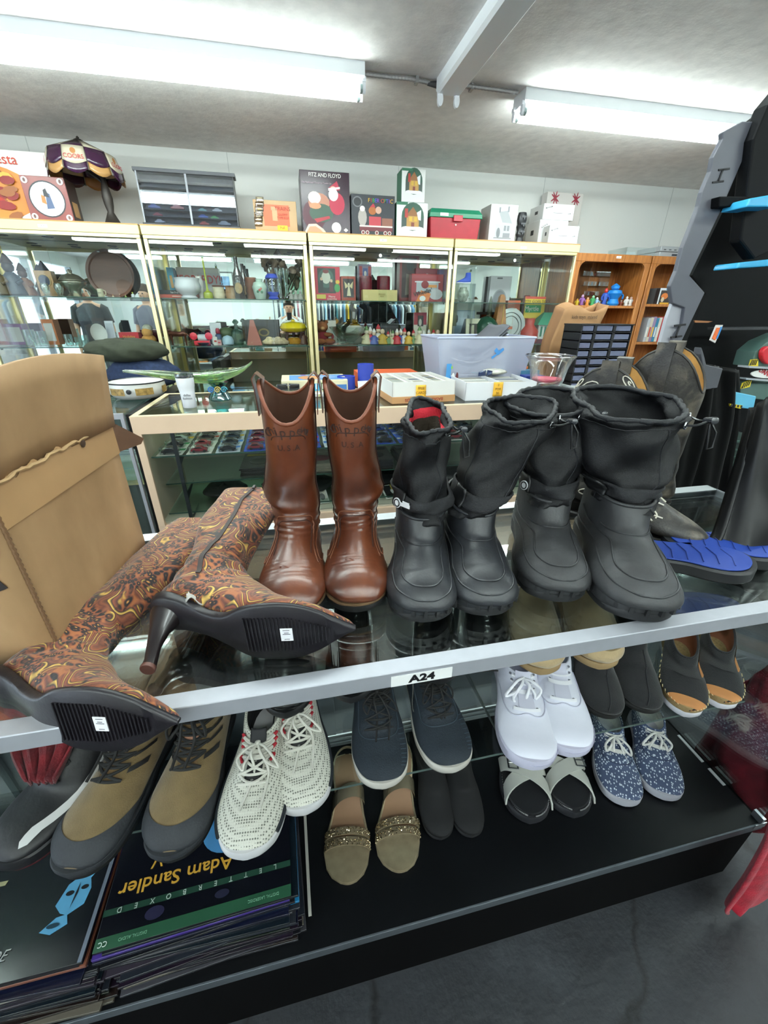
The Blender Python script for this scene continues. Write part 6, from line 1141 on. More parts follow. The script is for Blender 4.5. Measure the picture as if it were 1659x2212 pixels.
# wire rack papers at far right of counter
t = thing('paper_tray', 'clear tray of white papers with wire loops between glass bowl and western boots', 'tray', (PY(1225, 850, 2.1).x, 2.05, ZKT))
obj('tray_base', MB().box(0, .28, 0, .22, 0, .012), glassmat('e9f0f0', .15), t)
for k in range(5): obj('paper_sheet', MB().box(.01 + .004 * k, .24 + .004 * k, .01, .2, .013 + .003 * k, .0145 + .003 * k), M('dde2e4', .6), t)
for k in range(2): obj('wire_loop', MB().tube([(.05 + .1 * k + .03 * cos(a), .02, .012 + .045 * sin(a)) for a in [pi * j / 12 for j in range(13)]], .0022, 6), M('d5d9de', .3, .6), t, smooth=60)
# black drawer organiser
Yd = 2.15; a = PY(1222, 905, Yd); x0d = PY(1228, 740, Yd).x; x1d = PY(1344, 742, Yd).x; zt2 = PY(1285, 700, Yd).z; 
t = thing('drawer_organiser', 'black three column drawer organiser with clear drawers, beside the kraft paper bag', 'organiser', (PY(1242, 780, Yd).x, Yd, ZKT), (0, 0, 0)); W3 = PY(1345, 760, Yd).x - t.location.x + .03; H3 = zt2 - ZKT
M_org = M('131419', .4); dv = M('8d94b4', .3, alpha=.55)
obj('side_wall', MB().box(0, .006, 0, .16, 0, H3), M_org, t); obj('side_wall', MB().box(W3 - .006, W3, 0, .16, 0, H3), M_org, t); obj('back_wall', MB().box(0, W3, .155, .16, 0, H3), M_org, t); obj('top_wall', MB().box(-.004, W3 + .004, -.004, .16, H3 - .006, H3), M_org, t)
xs_ = [0, W3 * .27, W3 * .64, W3]; NR = 8
for i in (1, 2): obj('column_wall', MB().box(xs_[i] - .008, xs_[i] + .008, 0, .155, 0, H3), M_org, t)
for r_ in range(NR):
    z0 = H3 * r_ / NR
    obj('row_shelf', MB().box(0, W3, 0, .155, z0, z0 + .005), M_org, t)
    for i in range(3):
        d_ = obj('clear_drawer', MB().box(xs_[i] + .011, xs_[i + 1] - .011, .004, .14, z0 + .009, z0 + H3 / NR - .008), dv, t, bevel=.001)
        rr = random.Random(r_ * 3 + i)
        for k in range(5): obj('drawer_content', MB().cbox((xs_[i] + .02 + (xs_[i + 1] - xs_[i] - .045) * rr.random(), .03 + .05 * rr.random(), z0 + .016), (.014, .012, .01), (0, 0, rr.random())), M(rr.choice(['c9b49a', 'b5474a', '3a5aa0', 'd0cdc8', '4d8a5a', '8a8f98', 'c9803a']), .5), d_)
# kraft paper bag
Yp = 2.5; pts_ = [(1212, 668), (1284, 672), (1270, 705), (1262, 780), (1190, 790), (1186, 760)]
fr_ = [PY(x_, y_, Yp) for x_, y_ in ((1186, 770), (1275, 775), (1284, 674), (1213, 668))]
o_ = Vector((fr_[0].x, Yp, ZKT)); sd = thing('side_table', 'low white cabinet in the staff aisle holding the kraft paper bag', 'cabinet', (o_.x - .1, 2.46, 0))
obj('cabinet_body', MB().box(0, .62, 0, .38, .08, ZKT - .022), M('b9b4aa', .6), sd, bevel=.003); obj('cabinet_top', MB().box(-.01, .63, -.01, .39, ZKT - .022, ZKT - .001), M('c9c3b6', .5), sd, bevel=.002); obj('toe_kick', MB().box(.02, .6, .03, .36, 0, .08), M('2a2a2a', .6), sd)
t = thing('kraft_bag', 'open brown kraft paper bag with handwriting, behind the drawer organiser', 'paper bag', o_)
w_ = fr_[1].x - fr_[0].x; h_ = fr_[3].z - ZKT
def bagp(u, v): x_ = w_ * u; zz = h_ * v; return (x_ + .05 * v - .02 * sin(pi * v) + .004 * sin(9 * v + 5 * u), -.0 + .012 * sin(6 * u + 3 * v), zz + .02 * sin(7 * u) * (v > .95) + .012 * v * u)
obj('front_sheet', MB().grid(bagp, 16, 14), M('a97f58', .85, noise=.08, nscale=12), t, solid=.001); obj('back_sheet', MB().grid(lambda u, v: tuple(Vector(bagp(u, v)) + Vector((.01, .11 + .01 * v, .02 * v))), 16, 14), M('a97f58', .85, noise=.08, nscale=12), t, solid=.001)
for u_ in (0, 1): obj('side_sheet', MB().grid(lambda s, v, u_=u_: tuple(Vector(bagp(u_, v)) + Vector((.01 * s + (.015 if u_ else -.015) * -sin(pi * s), .12 * s, .02 * v * s))), 6, 14), M('9a7250', .85), t, solid=.001)
text('handwriting', 'kids toys  mixed', .03, M('5a4634', .7), t, (w_ * .62, -.016, h_ * .90), sx=.9)
# ================================================================ things on top of the brass cases
YT0 = 3.36
def topbox(name, lb, x0, x1, yb, yt, dep, col, prints=None, rot=0, Y=YT0, zb=None, cat_='box', group=None, side=None, shear=0, r=.5):
    a = PY(x0, yb, Y); b = PY(x1, yb, Y); h_ = PY((x0 + x1) / 2, yt, Y).z - PY((x0 + x1) / 2, yb, Y).z; zb = ZT if zb is None else zb
    if zb == ZT: h_ = PY((x0 + x1) / 2, yt, Y).z - ZT
    t = thing(name, lb, cat_, (a.x, Y, zb), (0, 0, radians(rot)), group); w_ = b.x - a.x
    obj('carton', MB().box(0, w_, 0, dep, 0, h_), M(col, r), t, bevel=.002)
    if prints: decal('printed_face', prints, t, (0, 0, 0), (w_, 0, 0), (0, 0, h_))
    if side: obj('side_print', MB().box(-.0012, 0, .002, dep - .002, .002, h_ - .002), M(side, r), t)
    return t, w_, h_
rp = random.Random(5)
leaves_ = [(rp.choice(['c8401f', 'd98a2b', '8c1f1c', 'e0b34a', '9a5a2a', 'b02a20']), ell(rp.uniform(.05, .7), rp.uniform(.05, .62), rp.uniform(.03, .09), rp.uniform(.03, .07), 9, rot=rp.random() * 3)) for k in range(46)]
t, w_, h_ = topbox('fiesta_box', 'white carton printed with an autumn coloured platter and red Fiesta script, behind the plate clock', -150, 138, 470, 322, .18, 'e9e6e2', [('d98a3a', ell(.45, .42, .40, .40, 26))] + [(c, [(.02 + u * .95, .02 + v * 1.1) for u, v in pl]) for c, pl in leaves_], Y=3.46, r=.3)
text('lettering', 'Fiesta', .07, M('c23a22', .5), t, (w_ * .66, -.005, h_ * .87)); obj('red_side', MB().box(w_, w_ + .001, .002, .178, .002, h_ - .002), M('9c3a2c', .4), t)
t, w_, h_ = topbox('plate_clock_box', 'red carton with round white plate picture and corner medallions, next to the lamp', 68, 160, 471, 382, .14, '7e2f28', None, Y=YT0, r=.3)
decal('printed_face', [('1c1a22', ell(.5, .5, .41, .41, 28)), ('d5d6d8', ell(.5, .5, .38, .38, 28)), ('eeeeec', ell(.5, .5, .30, .30, 24)), ('4a5a7c', [(.44, .28), (.62, .30), (.58, .62), (.5, .66)]), ('c9763a', [(.36, .42), (.46, .38), (.46, .56), (.38, .6)]), ('2a2a30', [(.44, .56), (.56, .54), (.52, .74), (.45, .7)])] + [('e2ddda', ell(u, v, .075, .075, 14)) for u in (.1, .9) for v in (.1, .9)] + [('6a4a44', ell(u, v, .03, .045, 10)) for u in (.1, .9) for v in (.1, .9)], t, (0, 0, 0), (w_, 0, 0), (0, 0, h_))
obj('dark_side', MB().box(w_, w_ + .001, .002, .138, .002, h_ - .002), M('3a2a26', .4), t); obj('side_sticker', MB().box(w_ + .001, w_ + .002, .03, .1, h_ * .15, h_ * .5), M('b08a5c', .5), t)
# stained glass lamp
q = PY(243, 474, 3.44); t = thing('stained_glass_lamp', 'table lamp with scalloped purple and cream stained glass shade and dark turned base', 'lamp', (q.x, 3.44, ZT)); HL = PY(195, 296, 3.44).z - ZT
M_iron = M('38332f', .5, .4); sx_ = -.075
obj('lamp_base', MB().lathe([(.058, 0), (.06, .008), (.046, .018), (.03, .05), (.018, .075), (.026, .11), (.03, .15), (.022, .2), (.014, .23), (.018, .26), (.012, .3), (.010, HL * .56)], n=12).xf(Matrix(((1, 0, sx_ / (HL * .56) * .0, 0), (0, 1, 0, 0), (0, 0, 1, 0), (0, 0, 0, 1)))), M_iron, t, smooth=40)
sh_ = obj('shade_frame', MB().lathe([(.026, HL * .955), (.03, HL * .93)], n=16), M_iron, t)
zt0, zt1, zt2, zt3 = HL * .94, HL * .80, HL * .60, HL * .50
Mpurp = M('3a1c38', .2, coat=.5, alpha=1); Mcr = M('cfc6ae', .3, coat=.4); Mam = M('b98c55', .3, coat=.4); NP = 10
for k in range(NP):
    a0, a1 = 2 * pi * k / NP + .1, 2 * pi * (k + 1) / NP + .1; rr = (.03, .175, .20, .205)
    P_ = lambda r_, a, z_: (r_ * cos(a), r_ * sin(a), z_)
    ins = .012
    obj('glass_panel', MB().add([P_(rr[0], a0, zt0), P_(rr[0], a1, zt0), P_(rr[1], a1 - ins, zt1), P_(rr[1], a0 + ins, zt1)], [(0, 1, 2, 3)]), Mpurp if k % 2 else Mcr, t, solid=.003)
    pn = obj('glass_panel', MB().grid(lambda u, v: P_(rr[1] + (rr[2] - rr[1]) * v, a0 + ins + (a1 - a0 - 2 * ins) * u, zt1 + (zt2 - zt1) * v * (.80 + .20 * sin(pi * u))), 6, 3), Mcr if k % 2 else Mpurp, t, solid=.003, smooth=60)
    obj('glass_panel', MB().grid(lambda u, v: P_(rr[2] - .006 + .006 * v, a0 + ins + (a1 - a0 - 2 * ins) * u, zt2 + .02 + (zt3 - zt2 - .02) * v * (.6 + .4 * sin(pi * u))), 6, 3), Mpurp if k % 2 else Mam, t, solid=.003, smooth=60)
    obj('lead_came', MB().tube([P_(rr[0], a0, zt0), P_(rr[1], a0, zt1), P_(rr[2], a0, zt2), P_(rr[3], a0, zt3 + .02)], .0035, 6), M('6f6a60', .4, .6), t)
    if k % 2:
        am = (a0 + a1) / 2; text('lettering', 'COORS', .030, M('b3232c', .5), pn, P_(rr[1] + .022, am, zt1 + (zt2 - zt1) * .62), (pi / 2 - .1, 0, am + pi / 2))
        obj('emblem', MB().lathe([(.001, 0), (.014, 0), (.014, .001), (.001, .001)], n=12).xf(T(P_(rr[1] + .010, am, zt1 + (zt2 - zt1) * .3), (pi / 2 - .15, 0, am + pi / 2))), M('a9703a', .5), pn)
obj('finial', MB().lathe([(.012, HL * .95), (.018, HL * .965), (.006, HL * .975), (.009, HL * .985), (.002, HL * 1.0)], n=12), M_iron, t, smooth=40)
for o_ in list(t.children):
    if o_.name.split('.')[0] not in ('lamp_base',): o_.location.x += -.085; 
obj('lamp_neck', MB().tube([(0, 0, HL * .5), (-.03, 0, HL * .56), (-.085, 0, HL * .64), (-.085, 0, HL * .93)], .009, 8), M_iron, t, smooth=60)
# model car cabinet
Yc = 3.40; a = PY(312, 478, Yc); b = PY(516, 487, Yc); hh = PY(400, 366, Yc).z - ZT; w_ = b.x - a.x; t = thing('model_car_cabinet', 'black model car cabinet with clear doors, leaning back on the brass case', 'cabinet', (a.x, Yc, ZT + .001), (radians(-3), 0, 0))
M_cabk = M('1a1b20', .35); obj('cabinet_back', MB().box(0, w_, .055, .062, 0, hh), M_cabk, t); obj('base_board', MB().box(-.01, w_ + .01, -.01, .07, 0, .022), M_cabk, t, bevel=.002); obj('top_board', MB().box(-.012, w_ + .012, -.005, .07, hh - .02, hh), M('4a4c52', .3), t, bevel=.002)
for x_ in (0, w_ - .008): obj('side_board', MB().box(x_, x_ + .008, 0, .06, .02, hh - .02), M_cabk, t)
NS = 7
for k in range(1, NS): obj('cabinet_shelf', MB().box(.008, w_ - .008, .008, .056, .022 + (hh - .042) * k / NS, .025 + (hh - .042) * k / NS), M('34363d', .35), t)
for k in range(2): obj('clear_door', MB().box(.006 + k * (w_ / 2 - .003), w_ / 2 - .003 + k * (w_ / 2 - .003), -.004, 0, .024, hh - .022), glassmat('e0e6ee', .14), t); obj('door_frame', MB().box(w_ / 2 - .006, w_ / 2 + .006, -.005, .0, .022, hh - .02) if k else MB().box(.0, .008, -.005, 0, .022, hh - .02), M('8a8e96', .3), t)
cl = ['d8d8dc', 'c9a62f', '3a4a9c', 'b5402f', '7fc0b8', 'd8d2cc', 'b02a3a', '2a4fae', '3fae3f', 'c9c9cf', 'd2452f', '8a8e96']
for i, (row, fx, L__) in enumerate(((4, .60, .055), (4, .80, .055), (3, .12, .07), (3, .36, .08), (3, .62, .05), (3, .78, .06), (2, .14, .055), (2, .62, .06), (2, .74, .05), (1, .15, .06), (1, .62, .06), (1, .84, .08))):
    c = T((w_ * fx, .03, .0255 + (hh - .042) * (row - 1) / NS), (0, 0, 0), L__ / .072)
    o = obj('toy_car', carmesh().xf(Matrix.Identity(4)), M(cl[i], .3, coat=.4), None, smooth=0); o.matrix_world = Matrix.Translation(t.location) @ Euler(t.rotation_euler).to_matrix().to_4x4() @ c
    tag(o, '%s toy car, %s shelf up in the black cabinet, %s' % (['silver', 'yellow', 'blue and white', 'red', 'mint green', 'cream', 'crimson', 'royal blue', 'bright green', 'pale grey', 'orange red', 'grey'][i], ['lowest', 'second', 'third', 'fourth'][row - 1], 'lamp side door' if fx < .5 else 'box side door'), 'toy car', 'toy cars in the black cabinet')
# train box with note
t, w_, h_ = topbox('train_box', 'taped brown box with orange Trains label and yellow note, between car cabinet and santa box', 552, 643, 492, 433, .14, 'b08f66', [('d4572c', rc(.22, .18, .82, .86)), ('b08f66', rc(.42, .35, .54, .75)), ('b08f66', rc(.40, .68, .5, .8))])
text('lettering', 'TRAINS', .030, M('8e2f1c', .6), t, (w_ * .67, -.003, h_ * .74)); text('lettering', 'OUTFIT\nTYPE 0 27', .018, M('8e2f1c', .6), t, (w_ * .67, -.003, h_ * .50))
for k in range(5): obj('clear_tape', MB().grid(lambda u, v, k=k: (-.003 + .05 * u + .006 * k, -.004 - .003 * sin(6 * v + k), h_ * (.15 + .16 * k) + .05 * v), 3, 5), glassmat('f2ead8', .25, .1, 'tape'), t, solid=.0004)
ny = obj('yellow_note', MB().box(w_ * .52, w_ * .76, -.007, -.006, -.045, .035), M('e9b52f', .6), t)
for i, s_ in enumerate(('Full', 'box', '$75')): text('handwriting', s_, .022, M('5a4414', .6), ny, (w_ * .64, -.0075, .022 - .026 * i))
# santa cookie jar box
t, w_, h_ = topbox('cookie_jar_box', 'tall dark plum cookie jar carton lettered Fitz and Floyd with a santa picture', 655, 757, 495, 370, .24, '2e1626', [('4a1626', ell(.25, .3, .24, .25, 16)), ('a9705a', ell(.36, .50, .22, .16, 16)), ('d8cfc6', ell(.27, .58, .13, .10, 14)), ('2f4a3a', ell(.40, .34, .25, .15, 20)), ('9c2630', [(.24, .24), (.56, .30), (.58, .26), (.3, .18)]), ('a91f3c', ell(.73, .50, .16, .18, 18)), ('a91f3c', [(.56, .74), (.74, .86), (.80, .72), (.6, .70)]), ('ddb39c', ell(.66, .72, .07, .055, 12)), ('eeeae6', ell(.66, .64, .10, .10, 16)), ('eeeae6', [(.56, .70), (.8, .74), (.8, .77), (.56, .74)]), ('c9825c', ell(.28, .45, .12, .05, 12)), ('e7e2dc', ell(.70, .11, .10, .09, 18)), ('f4f2ee', ell(.70, .10, .075, .065, 16)), ('d9c4ac', [(.02, 0), (.5, 0), (.42, .08), (.28, .16), (.12, .15)]), ('b98b6a', [(.06, 0), (.44, 0), (.36, .07), (.26, .12), (.14, .11)]), ('d0cccc', [(.90, .04), (.95, .075), (.90, .11), (.85, .075)])], r=.25)
text('lettering', 'FITZ AND FLOYD', .030, M('ece8e4', .5), t, (w_ * .5, -.006, h_ * .93), sx=.9); text('lettering', 'Old Fashioned Christmas Cookie Jar', .013, M('b9a0ac', .5), t, (w_ * .33, -.006, h_ * .81))
obj('dark_side', MB().box(-.001, 0, 0, .24, 0, h_), M('1d1420', .3), t)
# fiber optic box
t, w_, h_ = topbox('ornament_box', 'dark box lettered Fiber Optic with a gingerbread train picture, beside the santa box', 760, 852, 500, 421, .16, '33363c', [('6c6e72', ell(.14, .82, .11, .13, 18)), ('2a2c30', ell(.14, .82, .085, .10, 18)), ('a8a09a', ell(.25, .45, .10, .22, 14)), ('e6e2de', ell(.25, .66, .06, .07, 10)), ('b5404a', rc(.40, .25, .68, .48)), ('a8622f', ell(.48, .62, .09, .10, 12)), ('c9a08c', ell(.62, .64, .07, .09, 12)), ('b52f3c', [(.42, .70), (.50, .80), (.55, .71)]), ('8a5a4a', rc(.70, .25, .95, .45)), ('d9c9c4', rc(.18, .22, .95, .26)), ('6a2f36', rc(.18, .12, .95, .22))] + [('d5cdc6', ell(u, .08, .045, .055, 12)) for u in (.26, .36, .58, .78, .88)] + [('7a3a3f', ell(u, .08, .028, .035, 10)) for u in (.26, .36, .58, .78, .88)])
for i, ch in enumerate('FIBER OPTIC'): text('letter', ch, .032, M(['e0b23a', 'c94a2f', '4aa04a', '3a6ad0', '8a4ac0'][i % 5], .5), t, (w_ * (.40 + .052 * i), -.005, h_ * .86))
def house(ox, oy): return [('27503f', ell(ox, oy + .08, .36, .40, 20)), ('3a4a44', rc(ox - .36, oy - .25, ox + .36, oy + .05)), ('e6e6e8', ell(ox, oy - .24, .36, .06, 14)), ('b58a4a', rc(ox - .2, oy - .2, ox + .2, oy + .1)), ('8a5a30', [(ox - .22, oy + .1), (ox, oy + .36), (ox + .2, oy + .1)]), ('c9a23a', rc(ox - .12, oy - .05, ox - .02, oy + .08)), ('c9a23a', rc(ox + .04, oy - .05, ox + .14, oy + .08)), ('a5362f', rc(ox - .26, oy + .05, ox - .16, oy + .3)), ('dfe3e6', [(ox + .12, oy + .2), (ox + .26, oy + .28), (ox + .26, oy - .02), (ox + .18, oy)]), ('7a3a2f', rc(ox - .05, oy - .2, ox + .05, oy - .08))]
t, w_, h_ = topbox('village_box', 'white and green village house box, lower of the two stacked', 856, 922, 505, 437, .16, 'dfe1df', house(.52, .52), side='2f6b50')
obj('green_corner', MB().box(0, w_ * .35, -.0016, -.0008, h_ * .92, h_), M('2f6b50', .5), t); hv = h_
t2_, w_, h_ = topbox('village_box', 'white and green village house box, upper of the two stacked', 867, 917, 434, 361, .14, 'dfe1df', house(.52, .55), side='2f6b50', zb=ZT + hv + .001)
obj('green_corner', MB().box(0, w_ * .45, -.0016, -.0008, h_ * .92, h_), M('2f6b50', .5), t2_)
# red chest with green lid
a = PY(928, 508, YT0); b = PY(1036, 508, YT0); h_ = PY(980, 450, YT0).z - ZT; w_ = b.x - a.x; t = thing('storage_chest', 'red plastic storage chest with a green lid and latch', 'chest', (a.x, YT0, ZT))
obj('chest_body', MB().rings([[(.012, .01, 0), (w_ - .012, .01, 0), (w_ - .012, .25, 0), (.012, .25, 0)], [(0, 0, h_ * .72), (w_, 0, h_ * .72), (w_, .26, h_ * .72), (0, .26, h_ * .72)]]), M('a3182a', .4, noise=.08, nscale=20), t, smooth=0, bevel=.006)
obj('green_lid', MB().rings([[(-.008, -.008, h_ * .70), (w_ + .008, -.008, h_ * .70), (w_ + .008, .268, h_ * .70), (-.008, .268, h_ * .70)], [(-.006, -.006, h_ * .84), (w_ + .006, -.006, h_ * .84), (w_ + .006, .266, h_ * .84), (-.006, .266, h_ * .84)], [(.012, .02, h_), (w_ - .012, .02, h_), (w_ - .012, .24, h_), (.012, .24, h_)]]), M('1f7c5c', .4), t, smooth=0, bevel=.004)
obj('latch', MB().box(w_ * .44, w_ * .62, -.018, -.006, h_ * .58, h_ * .78), M('b52a3a', .4), t, bevel=.003); obj('lid_label', MB().box(w_ * .18, w_ * .34, -.0095, -.0085, h_ * .74, h_ * .84), M('e9e7e2', .5), t); obj('padlock_hole', MB().lathe([(.006, 0), (.006, .003), (.001, .003)], n=10).xf(T((w_ * .5, -.001, h_ * .48), (pi / 2, 0, 0))), M('d5c6c2', .4), t)
# grey sketched house box
line_ = '8a8d92'
t, w_, h_ = topbox('sketch_house_box', 'white box printed with a grey pencil sketch of a gabled house', 1055, 1112, 512, 441, .18, 'e2e2e3', [(line_, rc(.18, .08, .85, .12)), ('b9bbbe', rc(.22, .12, .80, .48)), ('cfd0d2', [(.16, .48), (.30, .80), (.46, .52)]), ('9fa2a6', [(.30, .80), (.62, .84), (.84, .50), (.46, .52)]), ('7b7e83', rc(.30, .78, .36, .92)), ('7b7e83', rc(.62, .80, .68, .95)), ('6c6f74', ell(.34, .24, .07, .14, 12)), ('7b7e83', rc(.54, .30, .62, .44)), ('7b7e83', rc(.66, .30, .74, .44)), ('84878c', rc(.52, .12, .78, .24))], side='a9a49f')
# dark carved figure
q = PY(1122, 515, 3.42); h_ = PY(1122, 459, 3.42).z - ZT; t = thing('carved_totem', 'small black carved stone totem between the sketch box and the white cartons', 'figurine', (q.x, 3.42, ZT))
obj('carved_body', MB().lathe([(.03, 0), (.035, .01), (.026, h_ * .2), (.034, h_ * .3), (.027, h_ * .42), (.036, h_ * .55), (.03, h_ * .62), (.038, h_ * .75), (.036, h_ * .9), (.03, h_), (.001, h_)], n=10, sy=.8), M('25272b', .35, noise=.4, nscale=60, bump=.5, bscale=60), t, smooth=30)
for z_ in (.35, .6, .82): obj('carved_face', MB().box(-.02, .02, -.034, -.028, h_ * z_, h_ * z_ + .012).box(-.006, .006, -.04, -.03, h_ * (z_ - .06), h_ * z_), M('33353a', .4), t)
# white cartons
def carton(x0, x1, yb, yt, lb, zb=None, Y=YT0, dep=.2):
    t, w_, h_ = topbox('white_carton', lb, x0, x1, yb, yt, dep, 'e3e4e4', [('55585c', [(.05, .72), (.26, .86), (.28, .80), (.07, .66)]), ('8a8d92', rc(.32, .42, .62, .45)), ('6f7276', [(.80, .40), (.90, .42), (.90, .46), (.86, .46), (.86, .44), (.80, .43)])], Y=Y, zb=zb, group='white cartons on the last brass case', side='cfd0cf')
    obj('hand_hole', MB().box(-.003, -.001, dep * .4, dep * .6, h_ * .45, h_ * .65), M('3a3a3c', .7), t); text('lettering', 'FRAGILE', h_ * .10, M('f0f0f0', .5), t, (w_ * .165, -.003, h_ * .76), (pi / 2, -.35, 0)); return t, w_, h_
t, w_, hA = carton(1162, 1222, 516, 475, 'white carton behind, carrying the upper carton and partly hidden by the front one', Y=3.42)
t, w_, hC = carton(1184, 1247, 519, 487, 'lowest white carton standing in front at the end of the brass case', Y=3.32, dep=.09)
t, w_, hB = carton(1172, 1238, 471, 436, 'white carton stacked on the rear carton', Y=3.42, zb=ZT + hA + .001)
t, w_, h_ = topbox('bow_print_box', 'grey box with two red ribbon bows printed on it, standing behind the cartons', 1168, 1243, 520, 415, .08, 'c9c5c1', [('8c2436', ell(u, .90, .13, .018, 10, rot=r_)) for u in (.22, .80) for r_ in (.5, -.5, 1.3, 2.2)] + [('8c2436', ell(u, .90, .03, .03, 10)) for u in (.22, .80)], Y=3.64)
# ================================================================ inside the brass cases
YI = 3.46
def pin(px, py, z, dy=0): # on a shelf at height z, given the base pixel x
    return Vector((PY(px, py, YI + dy).x, YI + dy, z))
def hgt(px, yt, z, dy=0): return PY(px, yt, YI + dy).z - z
def solo(name, lb, cat_, mb, m, loc, group=None, smooth=40, rot=(0, 0, 0), **k):
    o = obj(name, mb, m, None, smooth=smooth, **k); o.location = loc; o.rotation_euler = rot; return tag(o, lb, cat_, group)
def turned(name, lb, cat_, px, z, yt, prof, m, dy=0, n=20, sx=1, sy=1, group=None, parts=()):
    # prof radii in units of the object's height
    p = pin(px, 650 if z == ZS1 else 745, z, dy); h = hgt(px, yt, z, dy); t = thing(name, lb, cat_, (p.x, p.y, z + .0005), group=group)
    obj('body', MB().lathe([(r * h, zz * h) for r, zz in prof], n=n, sx=sx, sy=sy), m, t, smooth=50)
    for nm, pf, mm in parts: obj(nm, MB().lathe([(r * h, zz * h) for r, zz in pf], n=n, sx=sx, sy=sy), mm, t, smooth=50)
    return t, h
def ibox(name, lb, cat_, x0, x1, z, yt, dep, col, prints=None, dy=0, rot=0, group=None, tilt=0, r=.4, zoff=0):
    a = pin(x0, 650 if z == ZS1 else 745, z, dy); b = pin(x1, 650 if z == ZS1 else 745, z, dy); h = hgt((x0 + x1) / 2, yt, z, dy) - zoff; w_ = b.x - a.x
    t = thing(name, lb, cat_, (a.x, a.y, z + .0005 + zoff), (radians(tilt), 0, radians(rot)), group)
    obj('carton', MB().box(0, w_, 0, dep, 0, h), M(col, r), t, bevel=.0015)
    if prints: decal('printed_face', prints, t, (0, 0, 0), (w_, 0, 0), (0, 0, h))
    return t, w_, h
def figure(lb, px, z, yt, c1_, c2_, grp, dy=0, cat_='figurine', name='figurine', hat=None, wide=1.0):
    p = pin(px, 650 if z == ZS1 else 745, z, dy); h = hgt(px, yt, z, dy); t = thing(name, lb, cat_, (p.x, p.y, z + .0005), group=grp)
    obj('figure_body', MB().lathe([(.26 * h * wide, 0), (.30 * h * wide, .05 * h), (.22 * h * wide, .3 * h), (.2 * h * wide, .5 * h), (.10 * h, .62 * h)], n=12), M(c1_, .4), t, smooth=50)
    obj('figure_head', MB().lathe([(.02 * h, .6 * h), (.12 * h, .66 * h), (.15 * h, .76 * h), (.11 * h, .88 * h), (.01 * h, .92 * h)], n=12), M(c2_, .4), t, smooth=50)
    for s in (-1, 1): obj('figure_arm', MB().tube([(s * .16 * h, 0, .52 * h), (s * .26 * h * wide, -.06 * h, .40 * h), (s * .16 * h, -.16 * h, .32 * h)], .05 * h, 6), M(c1_, .4), t, smooth=60)
    if hat: obj('figure_hat', MB().lathe([(.16 * h, .84 * h), (.14 * h, .88 * h), (.08 * h, 1.0 * h), (.03 * h, 1.08 * h), (.001, 1.1 * h)], n=12), M(hat, .5), t, smooth=50)
    return t, h
M_sil = M('b9b4a2', .25, .9); M_clr = glassmat('eef6f4', .14, .01, 'clear vase glass'); M_woodd = M('4a3526', .6, noise=.25, nscale=20)
# case 1 upper shelf
for i, (px, yt, c, lb) in enumerate(((12, 560, '6b5a3c', 'tall carved wooden figure with a tan head'), (42, 556, '33404a', 'tall dark carved figure with a blue grey sash'), (68, 575, '7a4f30', 'tall carved figure in rusty wood beside the clock box'))):
    figure(lb, px, ZS1, yt, c, ['7a6a4a', '2a2420', '4a3526'][i], 'carved wooden figures', dy=.05 * i, name='carved_figure', hat='3a2c20')
t, w_, h_ = ibox('mantel_clock', 'tan wooden box clock with a round dark dial', 'clock', 92, 128, ZS1, 585, .06, 'a9855c', None, .10); obj('clock_dial', MB().lathe([(.001, 0), (w_ * .34, 0), (w_ * .34, .004), (.001, .006)], n=24).xf(T((w_ * .5, 0, h_ * .62), (pi / 2, 0, 0))), M('3c4250', .2), t, smooth=30); obj('dial_ring', MB().tube([(w_ * .5 + w_ * .36 * cos(a), -.003, h_ * .62 + w_ * .36 * sin(a)) for a in [2 * pi * k / 24 for k in range(25)]], .004, 6), M('c9ae84', .4), t, smooth=60)
for px, lb in ((106, 'clear cut glass vase beside the carved figures'), (135, 'clear cut glass vase nearer the silver bowl')): turned('glass_vase', lb, 'vase', px, ZS1, 612, [(.22, 0), (.26, .04), (.16, .12), (.30, .45), (.34, .7), (.26, 1.0), (.24, 1.0), (.30, .7), (.25, .45), (.01, .2)], M_clr, .02, group='clear glass vases')
turned('silver_tureen', 'oval silver covered dish with dark foot on the upper shelf', 'dish', 168, ZS1, 582, [(.30, 0), (.34, .03), (.2, .15), (.25, .3), (.46, .42), (.50, .55), (.48, .62), (.3, .78), (.08, .86), (.1, .95), (.01, 1.0)], M_sil, .10, n=24, sy=.8, parts=(('dish_rim', [(.49, .55), (.52, .57), (.49, .6)], M('8a8470', .3, .9)),))
p = pin(252, 650, ZS1, .20); rt_ = wpx(200, 302, 600, YI + .2) / 2; t = thing('wooden_tray', 'large round reddish brown wooden tray standing on edge with a white sticker', 'tray', (p.x, p.y, ZS1 + .0005), (radians(-8), 0, 0))
obj('tray_disc', MB().lathe([(.001, 0), (rt_ * .86, 0), (rt_ * .9, .012), (rt_, .018), (rt_, .010), (rt_ * .9, -.004), (.001, -.006)], n=44).xf(T((0, 0, rt_), (pi / 2, 0, 0), (1, 1, 1))), M('6b4738', .45, noise=.12, nscale=10, stretch=(1, 1, 6)), t, smooth=30); obj('tray_sticker', MB().box(-rt_ * .35, -rt_ * .25, -.02, -.018, rt_ * 1.85, rt_ * 1.9), M('f0f0f0', .5), t)
